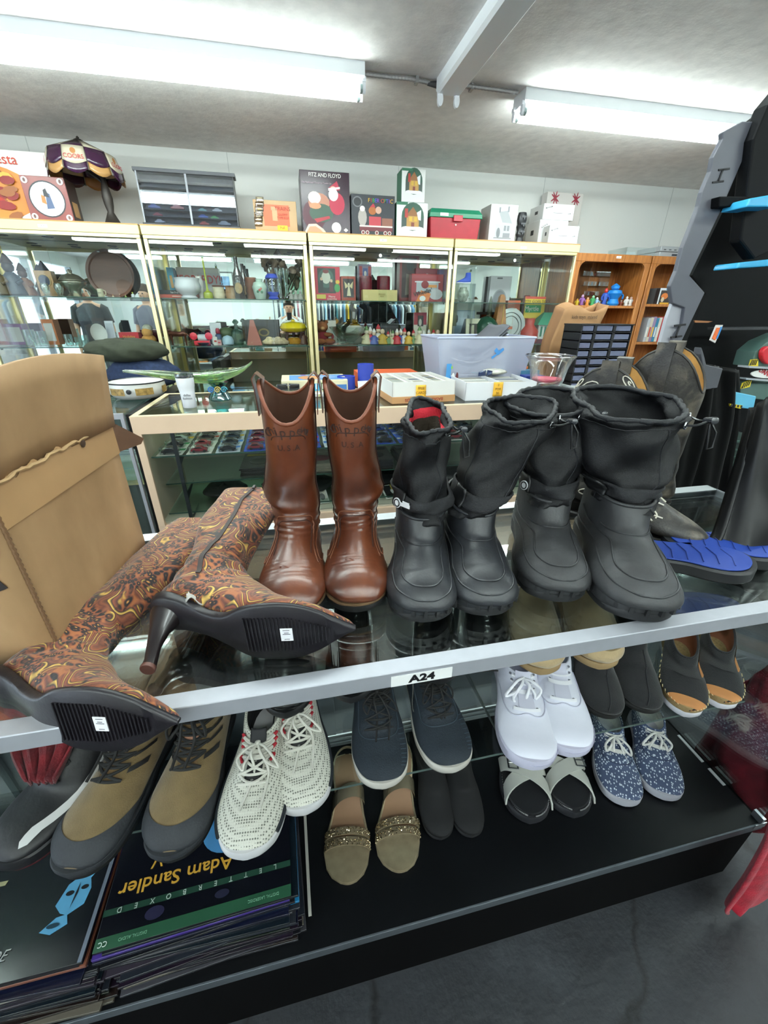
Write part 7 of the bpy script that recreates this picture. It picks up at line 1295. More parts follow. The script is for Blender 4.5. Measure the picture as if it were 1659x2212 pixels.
t, h = turned('stoneware_mug', 'cream stoneware mug with dark lettering before the round tray', 'mug', 222, ZS1, 624, [(.36, 0), (.38, .04), (.36, .5), (.34, .95), (.35, 1.0), (.31, 1.0), (.31, .1), (.01, .08)], M('cdc7a8', .35), -.02); obj('mug_handle', MB().tube([(.34 * h, 0, .85 * h), (.62 * h, 0, .75 * h), (.62 * h, 0, .35 * h), (.35 * h, 0, .2 * h)], .06 * h, 8), M('cdc7a8', .35), t, smooth=60); text('lettering', 'BEER', h * .2, M('4a4438', .5), t, (0, -.37 * h, h * .5))
t, h = turned('black_pig', 'glossy black round animal figurine beside the cream mug', 'figurine', 206, ZS1, 636, [(.2, 0), (.6, .15), (.85, .5), (.7, .85), (.3, 1.0), (.01, 1.02)], M('15151a', .15, coat=.6), -.04, sy=.8); obj('snout', MB().lathe([(.01, 0), (.25 * h, .05 * h), (.2 * h, .35 * h), (.01, .4 * h)], n=12).xf(T((-.7 * h, 0, .3 * h), (0, -1.3, 0))), M('15151a', .15, coat=.6), t, smooth=50)
for i, (px, yt, a_, b_, lb) in enumerate(((184, 632, '7a4a30', 'a9683c', 'small rust brown figurine left of the black animal'), (247, 636, 'd8c9b0', 'd98a3c', 'tiny cream and orange figurine after the mug'), (262, 634, '6a3a2c', 'c9b59a', 'tiny brown figurine before the tray'), (274, 636, '8fae5a', 'e0c0a0', 'tiny green and peach figurine before the tray'), (290, 630, 'd2d4d8', 'b5c04a', 'round white and lime snow globe shaped figurine'), (310, 640, '4a5ab0', 'e0e2ea', 'tiny blue and white pot by the brass post'))): figure(lb, px, ZS1, yt, a_, b_, 'small figurines before the round tray', -.06, wide=1.2)
# case 1 second shelf
p = pin(221, 745, ZS2, .02); h = hgt(221, 700, ZS2); t = thing('oval_plate', 'oval white plate standing in a dark wooden holder', 'plate', (p.x, p.y, ZS2 + .0005), (radians(-10), 0, .5))
obj('plate_dish', MB().lathe([(.001, 0), (h * .33, .002), (h * .46, .012), (h * .45, .016), (h * .32, .007), (.001, .005)], n=32, sx=.78).xf(T((0, 0, h * .56), (pi / 2, 0, 0))), M('c5c5c0', .25), t, smooth=40); obj('plate_stand', MB().tube([(-.03, -.04, 0), (-.03, -.02, .03), (.03, -.02, .03), (.03, -.04, 0)], .005, 6).tube([(0, -.01, .03), (0, .05, .0)], .005, 6), M('3a2420', .4), t)
ibox('photo_card', 'white framed card behind the oval plate', 'picture', 236, 254, ZS2, 693, .01, 'dfe2ea', [('c9cdd8', rc(.1, .1, .9, .9))], .09, tilt=-6)
t, w_, h_ = ibox('red_gift_box', 'bright red box with gold script on the second shelf', 'box', 262, 304, ZS2, 718, .08, 'b81f2c', [('d5cfc6', ell(.5, .18, .18, .16, 12))], .0); text('lettering', 'Holiday', h_ * .3, M('d8a24a', .5), t, (w_ * .5, -.003, h_ * .66))
t = thing('plush_bear', 'golden plush toy with pale hat slumped at the brass post, second shelf', 'soft toy', pin(325, 745, ZS2, .02))
for nm, c, s_, m_ in (('plush_body', (0, 0, .035), (.05, .045, .04), 'c9924e'), ('plush_head', (0, -.01, .085), (.036, .034, .034), 'cf9a58'), ('plush_hat', (.005, 0, .112), (.034, .032, .028), 'b9b9a8'), ('plush_arm', (-.05, -.03, .03), (.035, .018, .018), 'c9924e'), ('plush_leg', (.0, -.06, .018), (.03, .035, .018), 'cf9a58')):
    obj(nm, MB().lathe([(sin(pi * k / 10) if 0 < k < 10 else .01, -cos(pi * k / 10)) for k in range(11)], n=18).xf(T(c, (0, 0, 0), s_)), M(m_, .95, noise=.15, nscale=80, bump=.6, bscale=200), t, smooth=60)
for i, (px, yt) in enumerate(((152, 722), (170, 728), (186, 724), (96, 715), (70, 712))): turned('glass_tumbler', ['clear tumbler nearest the oval plate group', 'short clear tumbler between two taller ones', 'clear tumbler beside the oval plate', 'tall clear cylinder glass further along the second shelf', 'tall clear cylinder glass at the far end of the second shelf'][i], 'glass', px, ZS2, yt, [(.3, 0), (.32, .05), (.34, 1.0), (.31, 1.0), (.29, .1), (.01, .08)], M_clr, .03 * (i % 2), group='clear glasses on the second shelf')
for i, (px, x1, yt, c) in enumerate(((28, 60, 700, '9c7aa0'), (0, 22, 690, 'a3473a'), (104, 130, 690, 'c9784a'))): ibox('boxed_toy', ['mauve carton low in the first brass case', 'rust red carton low in the first brass case', 'orange framed carton low in the first brass case'][i], 'box', px, x1, ZS2, yt, .08, c, [('d8d4d0', rc(.15, .15, .85, .85))], .12)
# case 2 upper shelf
t, w_, h_ = ibox('travel_book', 'black spined book reading San Francisco, topmost of two lying books', 'book', 347, 425, ZS1, 627, .16, '1c1c20', None, 0, zoff=.022); text('lettering', 'San Francisco', .016, M('e9e6e0', .5), t, (w_ * .5, -.002, h_ * .5))
t, w_, h_ = ibox('travel_book', 'orange red book lying under the San Francisco book', 'book', 345, 427, ZS1, 635, .17, 'c24a34', [('e6d8c9', rc(.35, .4, .9, .55))])
for px, x1, yt, c, lb in ((335, 352, 570, '2f9ad0', 'tall bright blue carton beside the lying books'), (372, 386, 578, '2c7f96', 'tall teal carton behind the white urn')): ibox('tall_carton', lb, 'box', px, x1, ZS1, yt, .08, c, [('b58a4a', rc(.3, .35, .7, .75))], .12)
t, w_, h_ = ibox('board_game', 'grey game carton lettered Jeopardy in red', 'board game', 392, 480, ZS1, 578, .05, '9b958c', [('8a8278', rc(.04, .06, .96, .14))], .22, tilt=-3); text('lettering', 'JEOPARDY!', h_ * .36, M('a8301f', .5), t, (w_ * .52, -.004, h_ * .62), sx=.82, off=.001)
turned('porcelain_urn', 'white porcelain urn with faint blue flowers', 'urn', 411, ZS1, 601, [(.42, 0), (.44, .06), (.36, .14), (.62, .35), (.70, .6), (.62, .85), (.66, .97), (.68, 1.0), (.6, 1.0), (.55, .8), (.01, .3)], M('dcdde2', .2, coat=.5), .0, n=28)
turned('white_vase', 'slender white vase with rounded shoulders', 'vase', 437, ZS1, 597, [(.12, 0), (.14, .02), (.10, .08), (.17, .35), (.21, .62), (.2, .8), (.13, .93), (.15, 1.0), (.01, 1.0)], M('d5d0c8', .35), .05)
turned('green_decanter', 'yellow green glass bottle with a very long thin neck', 'bottle', 452, ZS1, 556, [(.12, 0), (.13, .02), (.12, .15), (.05, .19), (.025, .25), (.02, .9), (.035, .93), (.02, 1.0), (.001, 1.0)], M('a9b52f', .1, coat=.6, alpha=.85), -.02, parts=(('stopper', [(.03, .97), (.04, 1.0), (.01, 1.08), (.001, 1.08)], M_clr),))
for px, yt, lb, c in ((476, 617, 'cream drip glazed pottery jar with brown rim', 'cfc4a4'), (502, 618, 'tan glazed pottery jar with a brown rim', 'a9815a')): turned('pottery_jar', lb, 'jar', px, ZS1, yt, [(.42, 0), (.46, .05), (.50, .35), (.42, .7), (.46, .95), (.48, 1.0), (.42, 1.0), (.4, .5), (.01, .2)], M(c, .4, noise=.15, nscale=20), 0, parts=(('brown_rim', [(.43, .86), (.49, .93), (.5, 1.0), (.44, 1.01)], M('7a4a2a', .4)),), group='drip glazed pottery jars')
for px, yt, lb, dy in ((520, 555, 'tall dark brown beer bottle with an oval label', -.03), (532, 570, 'dark brown bottle standing behind the taller bottle', .08)):
    t, h = turned('beer_bottle', lb, 'bottle', px, ZS1, yt, [(.13, 0), (.14, .02), (.14, .50), (.125, .58), (.06, .74), (.045, .92), (.055, .94), (.05, 1.0), (.001, 1.0)], M('2b2020', .12, coat=.7), dy, group='dark beer bottles')
    obj('oval_label', MB().grid(lambda u, v: (.143 * h * sin((u - .5) * 1.5), -.143 * h * cos((u - .5) * 1.5), h * (.26 + .22 * (v - .5) * 2 * sqrt(max(.02, 1 - (2 * u - 1) ** 2)) * .6)), 10, 6), M('a98a5c', .5, noise=.2, nscale=80), t, smooth=60)
turned('tiki_mug', 'brown carved tiki mug behind the ginger jar', 'mug', 546, ZS1, 600, [(.24, 0), (.27, .05), (.25, .3), (.29, .36), (.25, .55), (.3, .62), (.27, .85), (.3, .95), (.29, 1.0), (.01, 1.0)], M('7a4a33', .35, noise=.2, nscale=40), .04)
turned('ginger_jar', 'pale celadon ginger jar painted with a red flower', 'jar', 564, ZS1, 603, [(.26, 0), (.28, .03), (.36, .35), (.40, .6), (.32, .82), (.18, .88), (.2, 1.0), (.001, 1.0)], M('b9cfc0', .15, coat=.6), -.03, n=26, parts=(('painted_flower', [(.393, .50), (.402, .55), (.405, .6), (.402, .64)], M('b9cfc0', .2)),))
p = pin(564, 650, ZS1, -.03); h = hgt(564, 603, ZS1, -.03); jf = [o for o in COL.objects if o.name.startswith('ginger_jar')][0]
for k, (dx, dz, c) in enumerate(((0, .45, 'b0443a'), (.08, .52, 'c97a6a'), (-.1, .38, '4a7a5a'), (.12, .36, '4a7a5a'))): obj('flower_petal', MB().lathe([(.001, 0), (.07 * h, 0), (.05 * h, .006), (.001, .008)], n=8).xf(T((dx * h, -.37 * h, dz * h), (pi / 2, 0, 0))), M(c, .4), jf, smooth=40)
t, h = turned('blue_lantern', 'blue capped glass lantern figurine', 'lantern', 592, ZS1, 592, [(.22, 0), (.24, .06), (.18, .12), (.2, .18), (.26, .25), (.26, .3)], M('2a44b0', .3), 0, parts=(('lantern_glass', [(.24, .3), (.27, .4), (.27, .7), (.24, .8)], M_clr), ('lantern_cap', [(.26, .8), (.3, .84), (.26, .93), (.2, .98), (.2, 1.0), (.001, 1.0)], M('2a44b0', .3))))
for k in range(4): obj('lantern_post', MB().tube([(.25 * h * cos(a_), .25 * h * sin(a_), .28 * h) for a_ in [k * pi / 2]] + [(.25 * h * cos(k * pi / 2), .25 * h * sin(k * pi / 2), .82 * h)], .006, 6), M('7a86a8', .3, .5), t)
for px, lb in ((607, 'tall fluted clear glass flute nearer the lantern'), (621, 'tall fluted clear glass flute nearer the flower cluster')): turned('glass_flute', lb, 'glass', px, ZS1, 580, [(.10, 0), (.11, .01), (.03, .06), (.04, .2), (.08, .6), (.14, 1.0), (.12, 1.0), (.05, .5), (.01, .3)], M_clr, -.02, group='tall clear flutes')
t = thing('dried_flowers', 'cluster of brown metal bell flowers on stems behind the flutes', 'dried flowers', pin(610, 650, ZS1, .10)); rf = random.Random(9)
for k in range(22):
    x_, y_, z_ = rf.uniform(-.12, .15), rf.uniform(-.05, .06), rf.uniform(.10, .30)
    obj('flower_stem', MB().tube([(x_ * .2, y_ * .2, .0), (x_ * .7, y_ * .7, z_ * .6), (x_, y_, z_ - .02)], .003, 5), M_woodd, t)
    obj('bell_flower', MB().lathe([(.006, -.03), (.016, -.015), (.018, .005), (.028, .024), (.03, .026), (.015, .008), (.001, 0)], n=8).xf(T((x_, y_, z_), (rf.uniform(-.9, .9), rf.uniform(-.9, .9), 0))), M('6f5c48', .5, .3, noise=.3, nscale=50), t, smooth=40)
for k, px in enumerate((630, 640, 650)): figure(['small silver figurine nearest the flutes', 'small silver figurine between two others', 'small silver figurine nearest the post'][k], px, ZS1, 625, '9a9790', 'b5b2aa', 'small silver figurines', -.04)
# case 2 second shelf
def horse(lb, px, z, yt, c, dy=0):
    p = pin(px, 745, z, dy); h = hgt(px, yt, z, dy); t = thing('horse_statue', lb, 'statue', (p.x, p.y, z + .0005)); mm = M(c, .3, .4, noise=.3, nscale=40)
    obj('horse_body', MB().tube([(-.5 * h, 0, .55 * h), (-.3 * h, 0, .62 * h), (.1 * h, 0, .58 * h), (.35 * h, 0, .62 * h), (.5 * h, 0, .55 * h)], [.06 * h, .15 * h, .13 * h, .15 * h, .05 * h], 12), mm, t, smooth=60)
    obj('horse_neck', MB().tube([(-.35 * h, 0, .62 * h), (-.52 * h, 0, .85 * h), (-.6 * h, 0, .98 * h), (-.78 * h, 0, .86 * h)], [.12 * h, .08 * h, .06 * h, .035 * h], 10), mm, t, smooth=60)
    for x_, y_, k_ in ((-.32, .06, -.1), (-.36, -.06, .08), (.36, .06, .08), (.42, -.06, -.06)): obj('leg', MB().tube([(x_ * h, y_ * h, .55 * h), ((x_ + k_ * .5) * h, y_ * h, .28 * h), ((x_ + k_ * .3) * h, y_ * h, 0)], [.07 * h, .035 * h, .03 * h], 8), mm, t, smooth=60)
    obj('tail', MB().tube([(.5 * h, 0, .6 * h), (.68 * h, 0, .4 * h), (.7 * h, 0, .15 * h)], [.03 * h, .05 * h, .01 * h], 8), mm, t, smooth=60)
horse('coppery horse statue mid stride', 388, ZS2, 705, '6a3a2a')
p = pin(440, 745, ZS2); t = thing('red_toy', 'bright red toy with two round lamps beside the white card', 'toy', p)
obj('toy_base', MB().box(-.06, .05, -.03, .03, 0, .03), M('cf2b3a', .4), t, bevel=.006)
for x_ in (-.055, .05): obj('round_lamp', MB().lathe([(.001, -.008), (.024, -.006), (.026, .006), (.001, .012)], n=16).xf(T((x_, -.02, .062), (pi / 2, 0, 0))), M('dc3648', .4), t, smooth=40)
obj('white_roll', MB().lathe([(.022, -.03), (.024, -.02), (.024, .02), (.022, .03)], n=16).xf(T((0, 0, .05), (0, pi / 2, 0))), M('cfd4d6', .4), t, smooth=40)
turned('dark_bowl', 'small shallow dark red bowl before the red toy', 'bowl', 440, ZS2, 741, [(.9, 0), (1.6, .4), (2.2, 1.0), (2.0, 1.0), (1.3, .4), (.01, .2)], M('3a1a16', .3), -.09)
ibox('white_card', 'blank white folded card standing on the second shelf', 'card', 459, 483, ZS2, 697, .006, 'e6e8ee', None, .10, tilt=-5)
turned('spray_bottle', 'slim bottle with dark red cap and blue label', 'bottle', 475, ZS2, 709, [(.18, 0), (.19, .03), (.19, .6), (.10, .68)], M('3a4a6c', .3), -.02, parts=(('red_cap', [(.13, .68), (.14, .7), (.13, .9), (.08, 1.0), (.001, 1.0)], M('8a1f35', .4)),))
for i, (px, yt, c) in enumerate(((462, 728, 'd8d4cc'), (470, 734, 'c9a0a0'), (484, 738, 'cfd4da'))): ibox('small_carton', ['small white carton before the white card', 'small pink white carton before the bottle', 'small pale carton beside the bottle'][i], 'box', px, px + 9, ZS2, yt, .03, c, [('b03a3a', rc(.2, .4, .8, .6))], -.06)
t, h = turned('green_mask', 'round mottled green mask resting on the shelf', 'mask', 494, ZS2, 707, [(.2, .35), (.42, .45), (.5, .7), (.38, .92), (.1, 1.0), (.001, 1.0)], M('4a5a3c', .5, noise=.3, nscale=60), .04)
turned('white_globe', 'small white and blue globe under the green mask', 'globe', 494, ZS2, 724, [(.4, 0), (.6, .1), (.62, .5), (.45, .85), (.01, 1.0)], M('aac4d4', .2), -.03)
turned('perfume_bottle', 'square shouldered dark green glass decanter with round stopper', 'bottle', 515, ZS2, 690, [(.22, 0), (.24, .04), (.26, .35), (.24, .55), (.08, .62), (.06, .72), (.10, .75), (.06, .8)], M('22503f', .08, coat=.8, alpha=.8), .0, n=8, parts=(('stopper', [(.05, .8), (.12, .86), (.13, .92), (.05, 1.0), (.001, 1.0)], M('22503f', .08, coat=.8)),))
t, w_, h_ = ibox('award_plaque', 'dark plaque in a black frame with a gold crest', 'plaque', 532, 606, ZS2, 691, .02, '2e2f33', [('1b1b1e', rc(.05, .06, .95, .94)), ('37383c', rc(.08, .1, .92, .9)), ('8a7a4a', ell(.55, .48, .16, .17, 14)), ('2f3033', ell(.55, .48, .11, .11, 12))], .10, tilt=-6)
solo('rose_pyramid', 'dusty rose pyramid shaped stone before the dark plaque', 'ornament', MB().rings([[(-.055, -.03, 0), (.055, -.03, 0), (.055, .03, 0), (-.055, .03, 0)], [(-.015, -.01, hgt(548, 691, ZS2)), (.010, -.01, hgt(548, 691, ZS2)), (.010, .01, hgt(548, 691, ZS2)), (-.015, .01, hgt(548, 691, ZS2))]]), M('a8655a', .6), pin(551, 745, ZS2, -.02) + Vector((0, 0, .0005)), smooth=0)
t, h = turned('yellow_fondue_pot', 'bright yellow round fondue pot on an amber burner', 'pot', 637, ZS2, 691, [(.30, .5), (.52, .56), (.60, .68), (.52, .84), (.34, .90), (.2, .93), (.08, .95), (.08, 1.0), (.001, 1.0)], M('e3c81f', .15, coat=.6), .0, n=26, parts=(('amber_burner', [(.24, 0), (.34, .04), (.36, .2), (.28, .28), (.1, .3)], M('a9792a', .25, coat=.4)),))
for k in range(3): obj('pot_leg', MB().tube([(.34 * h * cos(k * 2.1 - .5), .34 * h * sin(k * 2.1 - .5), .55 * h), (.42 * h * cos(k * 2.1 - .5), .42 * h * sin(k * 2.1 - .5), 0)], .012, 6), M('3a2018', .5), t, smooth=60)
for i, (px, c) in enumerate(((583, 'e3d0a8'), (592, 'd8c9b8'), (602, 'c9b89a'), (612, 'b9a98c'))): turned('sea_shell', ['cream spiral shell before the plaque', 'pale ribbed shell beside the cream spiral shell', 'sandy shell between pale shell and fondue pot', 'brown tinged shell touching the fondue pot'][i], 'shell', px, ZS2, 727 + 2 * (i % 2), [(.5, 0), (.9, .2), (.95, .45), (.5, .7), (.3, .95), (.01, 1.0)], M(c, .5, noise=.25, nscale=60), -.05, n=9, group='sea shells before the plaque')
figure('dark brown carved figure at the brass post, second shelf', 656, ZS2, 708, '5a3a2a', '4a2e22', None, -.02)
# case 3 upper shelf
t, w_, h_ = ibox('christmas_clock_box', 'red boxed Christmas carousel clock with carollers and a round dial', 'box', 681, 736, ZS1, 576, .09, 'c11f3c', [('1f2f2a', rc(.14, .22, .82, .95)), ('3c5a50', ell(.46, .66, .30, .28, 22)), ('c9c6b6', ell(.46, .68, .17, .18, 20)), ('7a2a2e', ell(.46, .86, .12, .06, 12)), ('16181c', rc(.22, .26, .34, .6)), ('5a2a2e', rc(.58, .26, .72, .55)), ('d8b89a', ell(.28, .64, .05, .05, 10)), ('d8b89a', ell(.66, .59, .05, .05, 10)), ('d9c24a', rc(.06, .05, .42, .18)), ('3f8f4a', ell(.88, .38, .11, .13, 14)), ('e0b43a', ell(.9, .56, .08, .06, 12))]); text('lettering', 'Merry', .020, M('f2ece4', .5), t, (w_ * .66, -.005, h_ * .12)); text('lettering', 'CHRISTMAS', .014, M('f2ece4', .5), t, (w_ * .66, -.005, h_ * .04))
t, w_, h_ = ibox('angel_ornament_box', 'red framed box holding a cream angel ornament', 'box', 738, 769, ZS1, 597, .07, '9c3a26', [('221c1e', rc(.13, .14, .87, .9)), ('d8cfae', [(.38, .2), (.66, .2), (.56, .62), (.48, .62)]), ('d8cfae', ell(.52, .68, .07, .06, 10)), ('c9b98a', [(.50, .6), (.22, .8), (.28, .5)]), ('c9b98a', [(.54, .6), (.82, .8), (.76, .5)])])
t, w_, h_ = ibox('patterned_carton', 'tall red and blue carton with a nutcracker like pattern', 'box', 775, 803, ZS1, 571, .07, '8f7f9c', [('b03a44', rc(.08, .05, .3, .95)), ('b03a44', rc(.75, .05, .95, .95)), ('4a5a9c', rc(.35, .1, .7, .9)), ('d8d2cc', ell(.52, .75, .1, .08, 10))], .16)
for px, lb in ((790, 'dark red striped candle tin, nearer the angel box'), (828, 'dark red striped candle tin above the cream carton end')): turned('candle_tin', lb, 'candle', px, ZS1, 597, [(.28, 0), (.30, .02), (.30, .95), (.28, 1.0), (.001, 1.0)], M('6b1f2c', .3, noise=.3, nscale=60), .06, group='red candle tins')
t, w_, h_ = ibox('cream_carton', 'long cream carton with faded stencilled lettering', 'box', 784, 858, ZS1, 626, .08, 'd8c484', None, -.05); text('lettering', 'FRAGILE\nPRIX', .014, M('9c7a3a', .5), t, (w_ * .55, -.003, h_ * .5))
t, w_, h_ = ibox('doll_box', 'tall red and black box with a clear window', 'box', 862, 902, ZS1, 552, .1, '8a2f33', [('3a2226', rc(.12, .1, .88, .95)), ('24262c', ell(.55, .78, .2, .1, 12)), ('7a7268', [(.3, .15), (.75, .2), (.62, .6), (.35, .62)])], .14)
t, w_, h_ = ibox('wheelin_box', 'red toy car set package lettered Wheelin with a clear handle', 'box', 888, 955, ZS1, 592, .08, '9c2733', [('b0b4ba', rc(.15, .35, .85, .75)), ('e0e2e4', rc(.1, .70, .9, .74)), ('d58a3a', rc(.5, .52, .8, .62)), ('c9c9cc', ell(.78, .28, .22, .2, 14)), ('d8742c', [(.15, 0), (.55, .02), (.62, .3), (.3, .42)]), ('e9e9e6', ell(.36, .12, .1, .1, 12)), ('8a1f2a', ell(.42, .62, .12, .14, 12))], -.02); text('lettering', "Wheelin'", h_ * .22, M('16161a', .5), t, (w_ * .36, -.005, h_ * .34), (pi / 2, -.25, 0), off=.0006)
ibox('crimson_carton', 'crimson carton standing behind the Wheelin package', 'box', 896, 944, ZS1, 580, .05, '8f1f38', [('c9b8bc', ell(.5, .7, .12, .16, 12))], .1)
ibox('purple_carton', 'purple carton by the far brass post', 'box', 946, 962, ZS1, 582, .1, '6c5a8c', [('4fb0a0', rc(.2, .1, .8, .35))], .04)
# case 3 second shelf
t = thing('teddy_bear', 'brown teddy bear in a red shirt sitting beside the brass post', 'soft toy', pin(698, 745, ZS2, .02)); MT = M('8a5230', .95, noise=.2, nscale=90, bump=.6, bscale=200)
for nm, c, s_, mm in (('bear_body', (0, 0, .05), (.045, .04, .05), M('7a1f28', .9)), ('bear_head', (0, -.005, .125), (.045, .04, .04), MT), ('ear', (-.035, 0, .16), (.014, .009, .014), MT), ('ear', (.035, 0, .16), (.014, .009, .014), MT), ('muzzle', (.0, -.04, .115), (.018, .015, .014), M('b5865a', .9)), ('leg', (.05, -.04, .022), (.045, .024, .022), MT), ('leg', (-.02, -.05, .022), (.04, .024, .022), MT), ('arm', (.04, -.03, .07), (.035, .016, .016), MT)):
    obj(nm, MB().lathe([(sin(pi * k / 10) if 0 < k < 10 else .01, -cos(pi * k / 10)) for k in range(11)], n=18).xf(T(c, (0, 0, 0), s_)), mm, t, smooth=60)
ibox('white_card', 'white card with a small red heart drawing behind the crystal bowl', 'card', 706, 728, ZS2, 692, .006, 'e0d9cc', [('b5404a', ell(.6, .3, .14, .14, 10))], .12, tilt=-6)
turned('crystal_bowl', 'wide crystal bowl with leaf shaped points holding pine greenery', 'glass bowl', 752, ZS2, 706, [(.5, 0), (.55, .06), (.4, .12), (.9, .55), (1.15, 1.0), (1.08, 1.0), (.8, .5), (.01, .25)], M_clr, -.02, n=14)
t, h = turned('round_ornament_jar', 'white round jar with gold lid and red leaf band', 'jar', 768, ZS2, 693, [(.3, 0), (.42, .1), (.50, .4), (.42, .7), (.22, .82)], M('dcd8cc', .25, coat=.4), .08, n=24, parts=(('gold_lid', [(.24, .8), (.26, .84), (.12, .9), (.05, .92)], M('b5923a', .25, .8)), ('leaf_band', [(.502, .36), (.51, .4), (.505, .46)], M('7a2f33', .4)))); 
for s in (-1, 1): obj('lid_ring', MB().tube([(s * .06 * h + .05 * h * cos(a), 0, .97 * h + .06 * h * sin(a)) for a in [2 * pi * k / 12 for k in range(13)]], .005, 6), M('b5923a', .25, .8), t, smooth=60)
rg = random.Random(3); cols_ = [('b5303a', 'e0c4a8', 'red and peach', 'e6e2dc'), ('cfc4a0', 'e6dcc8', 'cream', '6b8a5a'), ('6b8a5a', 'dcc4a8', 'green', 'b5303a'), ('c9a03a', 'e0c4a8', 'gold', None), ('e2e0dc', 'dcc4a8', 'white', 'b5303a'), ('4a5a9c', 'e0c4a8', 'blue', 'e6e2dc')]
for i, px in enumerate((792, 800, 808, 817, 826, 838, 848, 857, 865, 873, 882, 892, 905, 914, 925, 935, 944)):
    a_, b_, nm, ht_ = cols_[(i * 5 + 1) % 6]; yt = 712 + rg.uniform(-8, 6)
    figure('%s Christmas figurine, %s from the crystal bowl' % (nm, ['first', 'second', 'third', 'fourth', 'fifth', 'sixth', 'seventh', 'eighth', 'ninth', 'tenth', 'eleventh', 'twelfth', 'thirteenth', 'fourteenth', 'fifteenth', 'sixteenth', 'last'][i]), px, ZS2, yt, a_, b_, 'Christmas figurines on the second shelf', rg.uniform(-.07, -.02), hat=ht_, wide=1.2)
ibox('framed_picture', 'black shadow frame with a small santa scene among the figurines', 'picture', 824, 860, ZS2, 700, .04, '1a1a1c', [('2c2a2a', rc(.12, .1, .88, .9)), ('d8cda8', [(.45, .12), (.62, .12), (.53, .75)]), ('a8303a', rc(.62, .12, .8, .5))], .06)
ibox('framed_picture', 'red topped photo frame near the last figurines', 'picture', 893, 920, ZS2, 675, .02, 'd8d0be', [('a8303f', rc(0, .6, 1, 1)), ('3a3230', rc(.3, .55, .75, .9)), ('c9c2b8', ell(.5, .68, .12, .12, 10))], .12, tilt=-5)
# case 4
t, w_, h_ = ibox('landscape_print', 'framed blue landscape print of a bridge and trees', 'picture', 976, 1032, ZS2, 646, .015, 'c9cdc6', [('9ab0c4', rc(.06, .12, .80, .75)), ('c4d4e2', rc(.08, .4, .78, .73)), ('5a6a78', [(.08, .18), (.3, .22), (.42, .55), (.46, .55), (.6, .25), (.78, .2), (.78, .14), (.08, .14)]), ('44525c', ell(.12, .55, .06, .1, 8))], .16, tilt=-4)
t, w_, h_ = ibox('print_frame', 'small framed black engraving lettered TO in front of the landscape print', 'picture', 1005, 1062, ZS2, 688, .015, 'c4c2a8', [('2c2c28', rc(.12, .2, .9, .8)), ('a9a890', rc(.2, .25, .3, .75)), ('6a6a5c', rc(.4, .25, .85, .55))], -.04, tilt=-8)
p = pin(999, 745, ZS2 + .36, -.02); shz = PY(998, 613, YI).z
sh = thing('blue_sneaker', 'small blue high top sneaker displayed on a clear ledge', 'shoe', (PY(1010, 610, YI).x, YI, shz), (0, 0, radians(-90)))
K = [(-.02, .075, .02, .078, .014, 0, 0), (-.024, .05, .024, .045, .014, .05, 0), (-.035, .04, .024, .015, .014, .1, 0), (-.05, .032, -.01, .008, .016, .15, 0), (-.07, .024, -.055, .008, .018, .15, 0), (-.085, .018, -.08, .009, .014, .1, 0), (-.095, .012, -.094, .010, .004, 0, 0)]
obj('upper', Shoe(K, .9, .9).mesh(sub=5, n=20), M('2f52c4', .6), sh, smooth=60); obj('white_sole', soleloft([(.026, .004, 0, 0, .012), (.02, .014, 0, 0, .012), (-.03, .015, 0, 0, .01), (-.07, .018, 0, 0, .01), (-.09, .012, 0, 0, .01), (-.097, .002, 0, .002, .01)]), M('e2e4ea', .5), sh, smooth=40)
solo('clear_riser', 'clear acrylic riser carrying the blue sneaker and the glass vase', 'stand', MB().box(-.01, .13, -.05, .06, 0, .004).box(-.01, -.006, -.05, .06, -.30, 0).box(.126, .13, -.05, .06, -.30, 0).box(-.01, .13, -.05, .06, -.13, -.126), glassmat('f2f8f8', .12, .01, 'acrylic'), (PY(992, 613, YI).x - .01, YI, shz - .0045), smooth=0)
vz = shz - .13; t = thing('crackle_vase', 'round clear crackle vase under the blue sneaker', 'vase', (PY(995, 630, YI).x + .02, YI, vz))
obj('vase_glass', MB().lathe([(.02, 0), (.035, .01), (.05, .05), (.042, .08), (.026, .095), (.03, .105), (.026, .105), (.04, .07), (.045, .045), (.01, .01)], n=20), M('b9c4b4', .1, coat=.6, alpha=.6, noise=.3, nscale=60), t, smooth=50)
t, w_, h_ = ibox('speaker_box', 'pale grey square unit with a round grey cone, behind the metronome', 'speaker', 1045, 1088, ZS2, 596, .05, 'c6c6cb', [('9a9aa0', ell(.5, .32, .34, .32, 24)), ('7f7f86', ell(.5, .32, .3, .28, 24)), ('b5b5ba', ell(.5, .32, .08, .08, 12)), ('5a5a60', rc(.3, .92, .55, .96))], .20, zoff=.24)
solo('black_shelf_board', 'black inner ledge holding the pale grey speaker', 'ledge', MB().box(-.02, .30, -.02, .12, -.02, 0).box(-.02, 0, .10, .12, -.26, -.02).box(.28, .30, .10, .12, -.26, -.02), M('2a2a2e', .4), (PY(1035, 640, YI + .2).x, YI + .19, ZS2 + .24), smooth=0)
p = pin(1072, 745, ZS2); h = hgt(1072, 636, ZS2); t = thing('metronome', 'tan wooden pyramid metronome with a red crossbar', 'metronome', (p.x, p.y, ZS2 + .0005))
obj('wooden_case', MB().rings([[(-s_, -s_ * .8, z_), (s_, -s_ * .8, z_), (s_, s_ * .8, z_), (-s_, s_ * .8, z_)] for s_, z_ in ((.2 * h, 0), (.2 * h, .06 * h), (.17 * h, .08 * h), (.06 * h, .95 * h), (.03 * h, h))]), M('b5763f', .4, noise=.15, nscale=30), t, smooth=0)
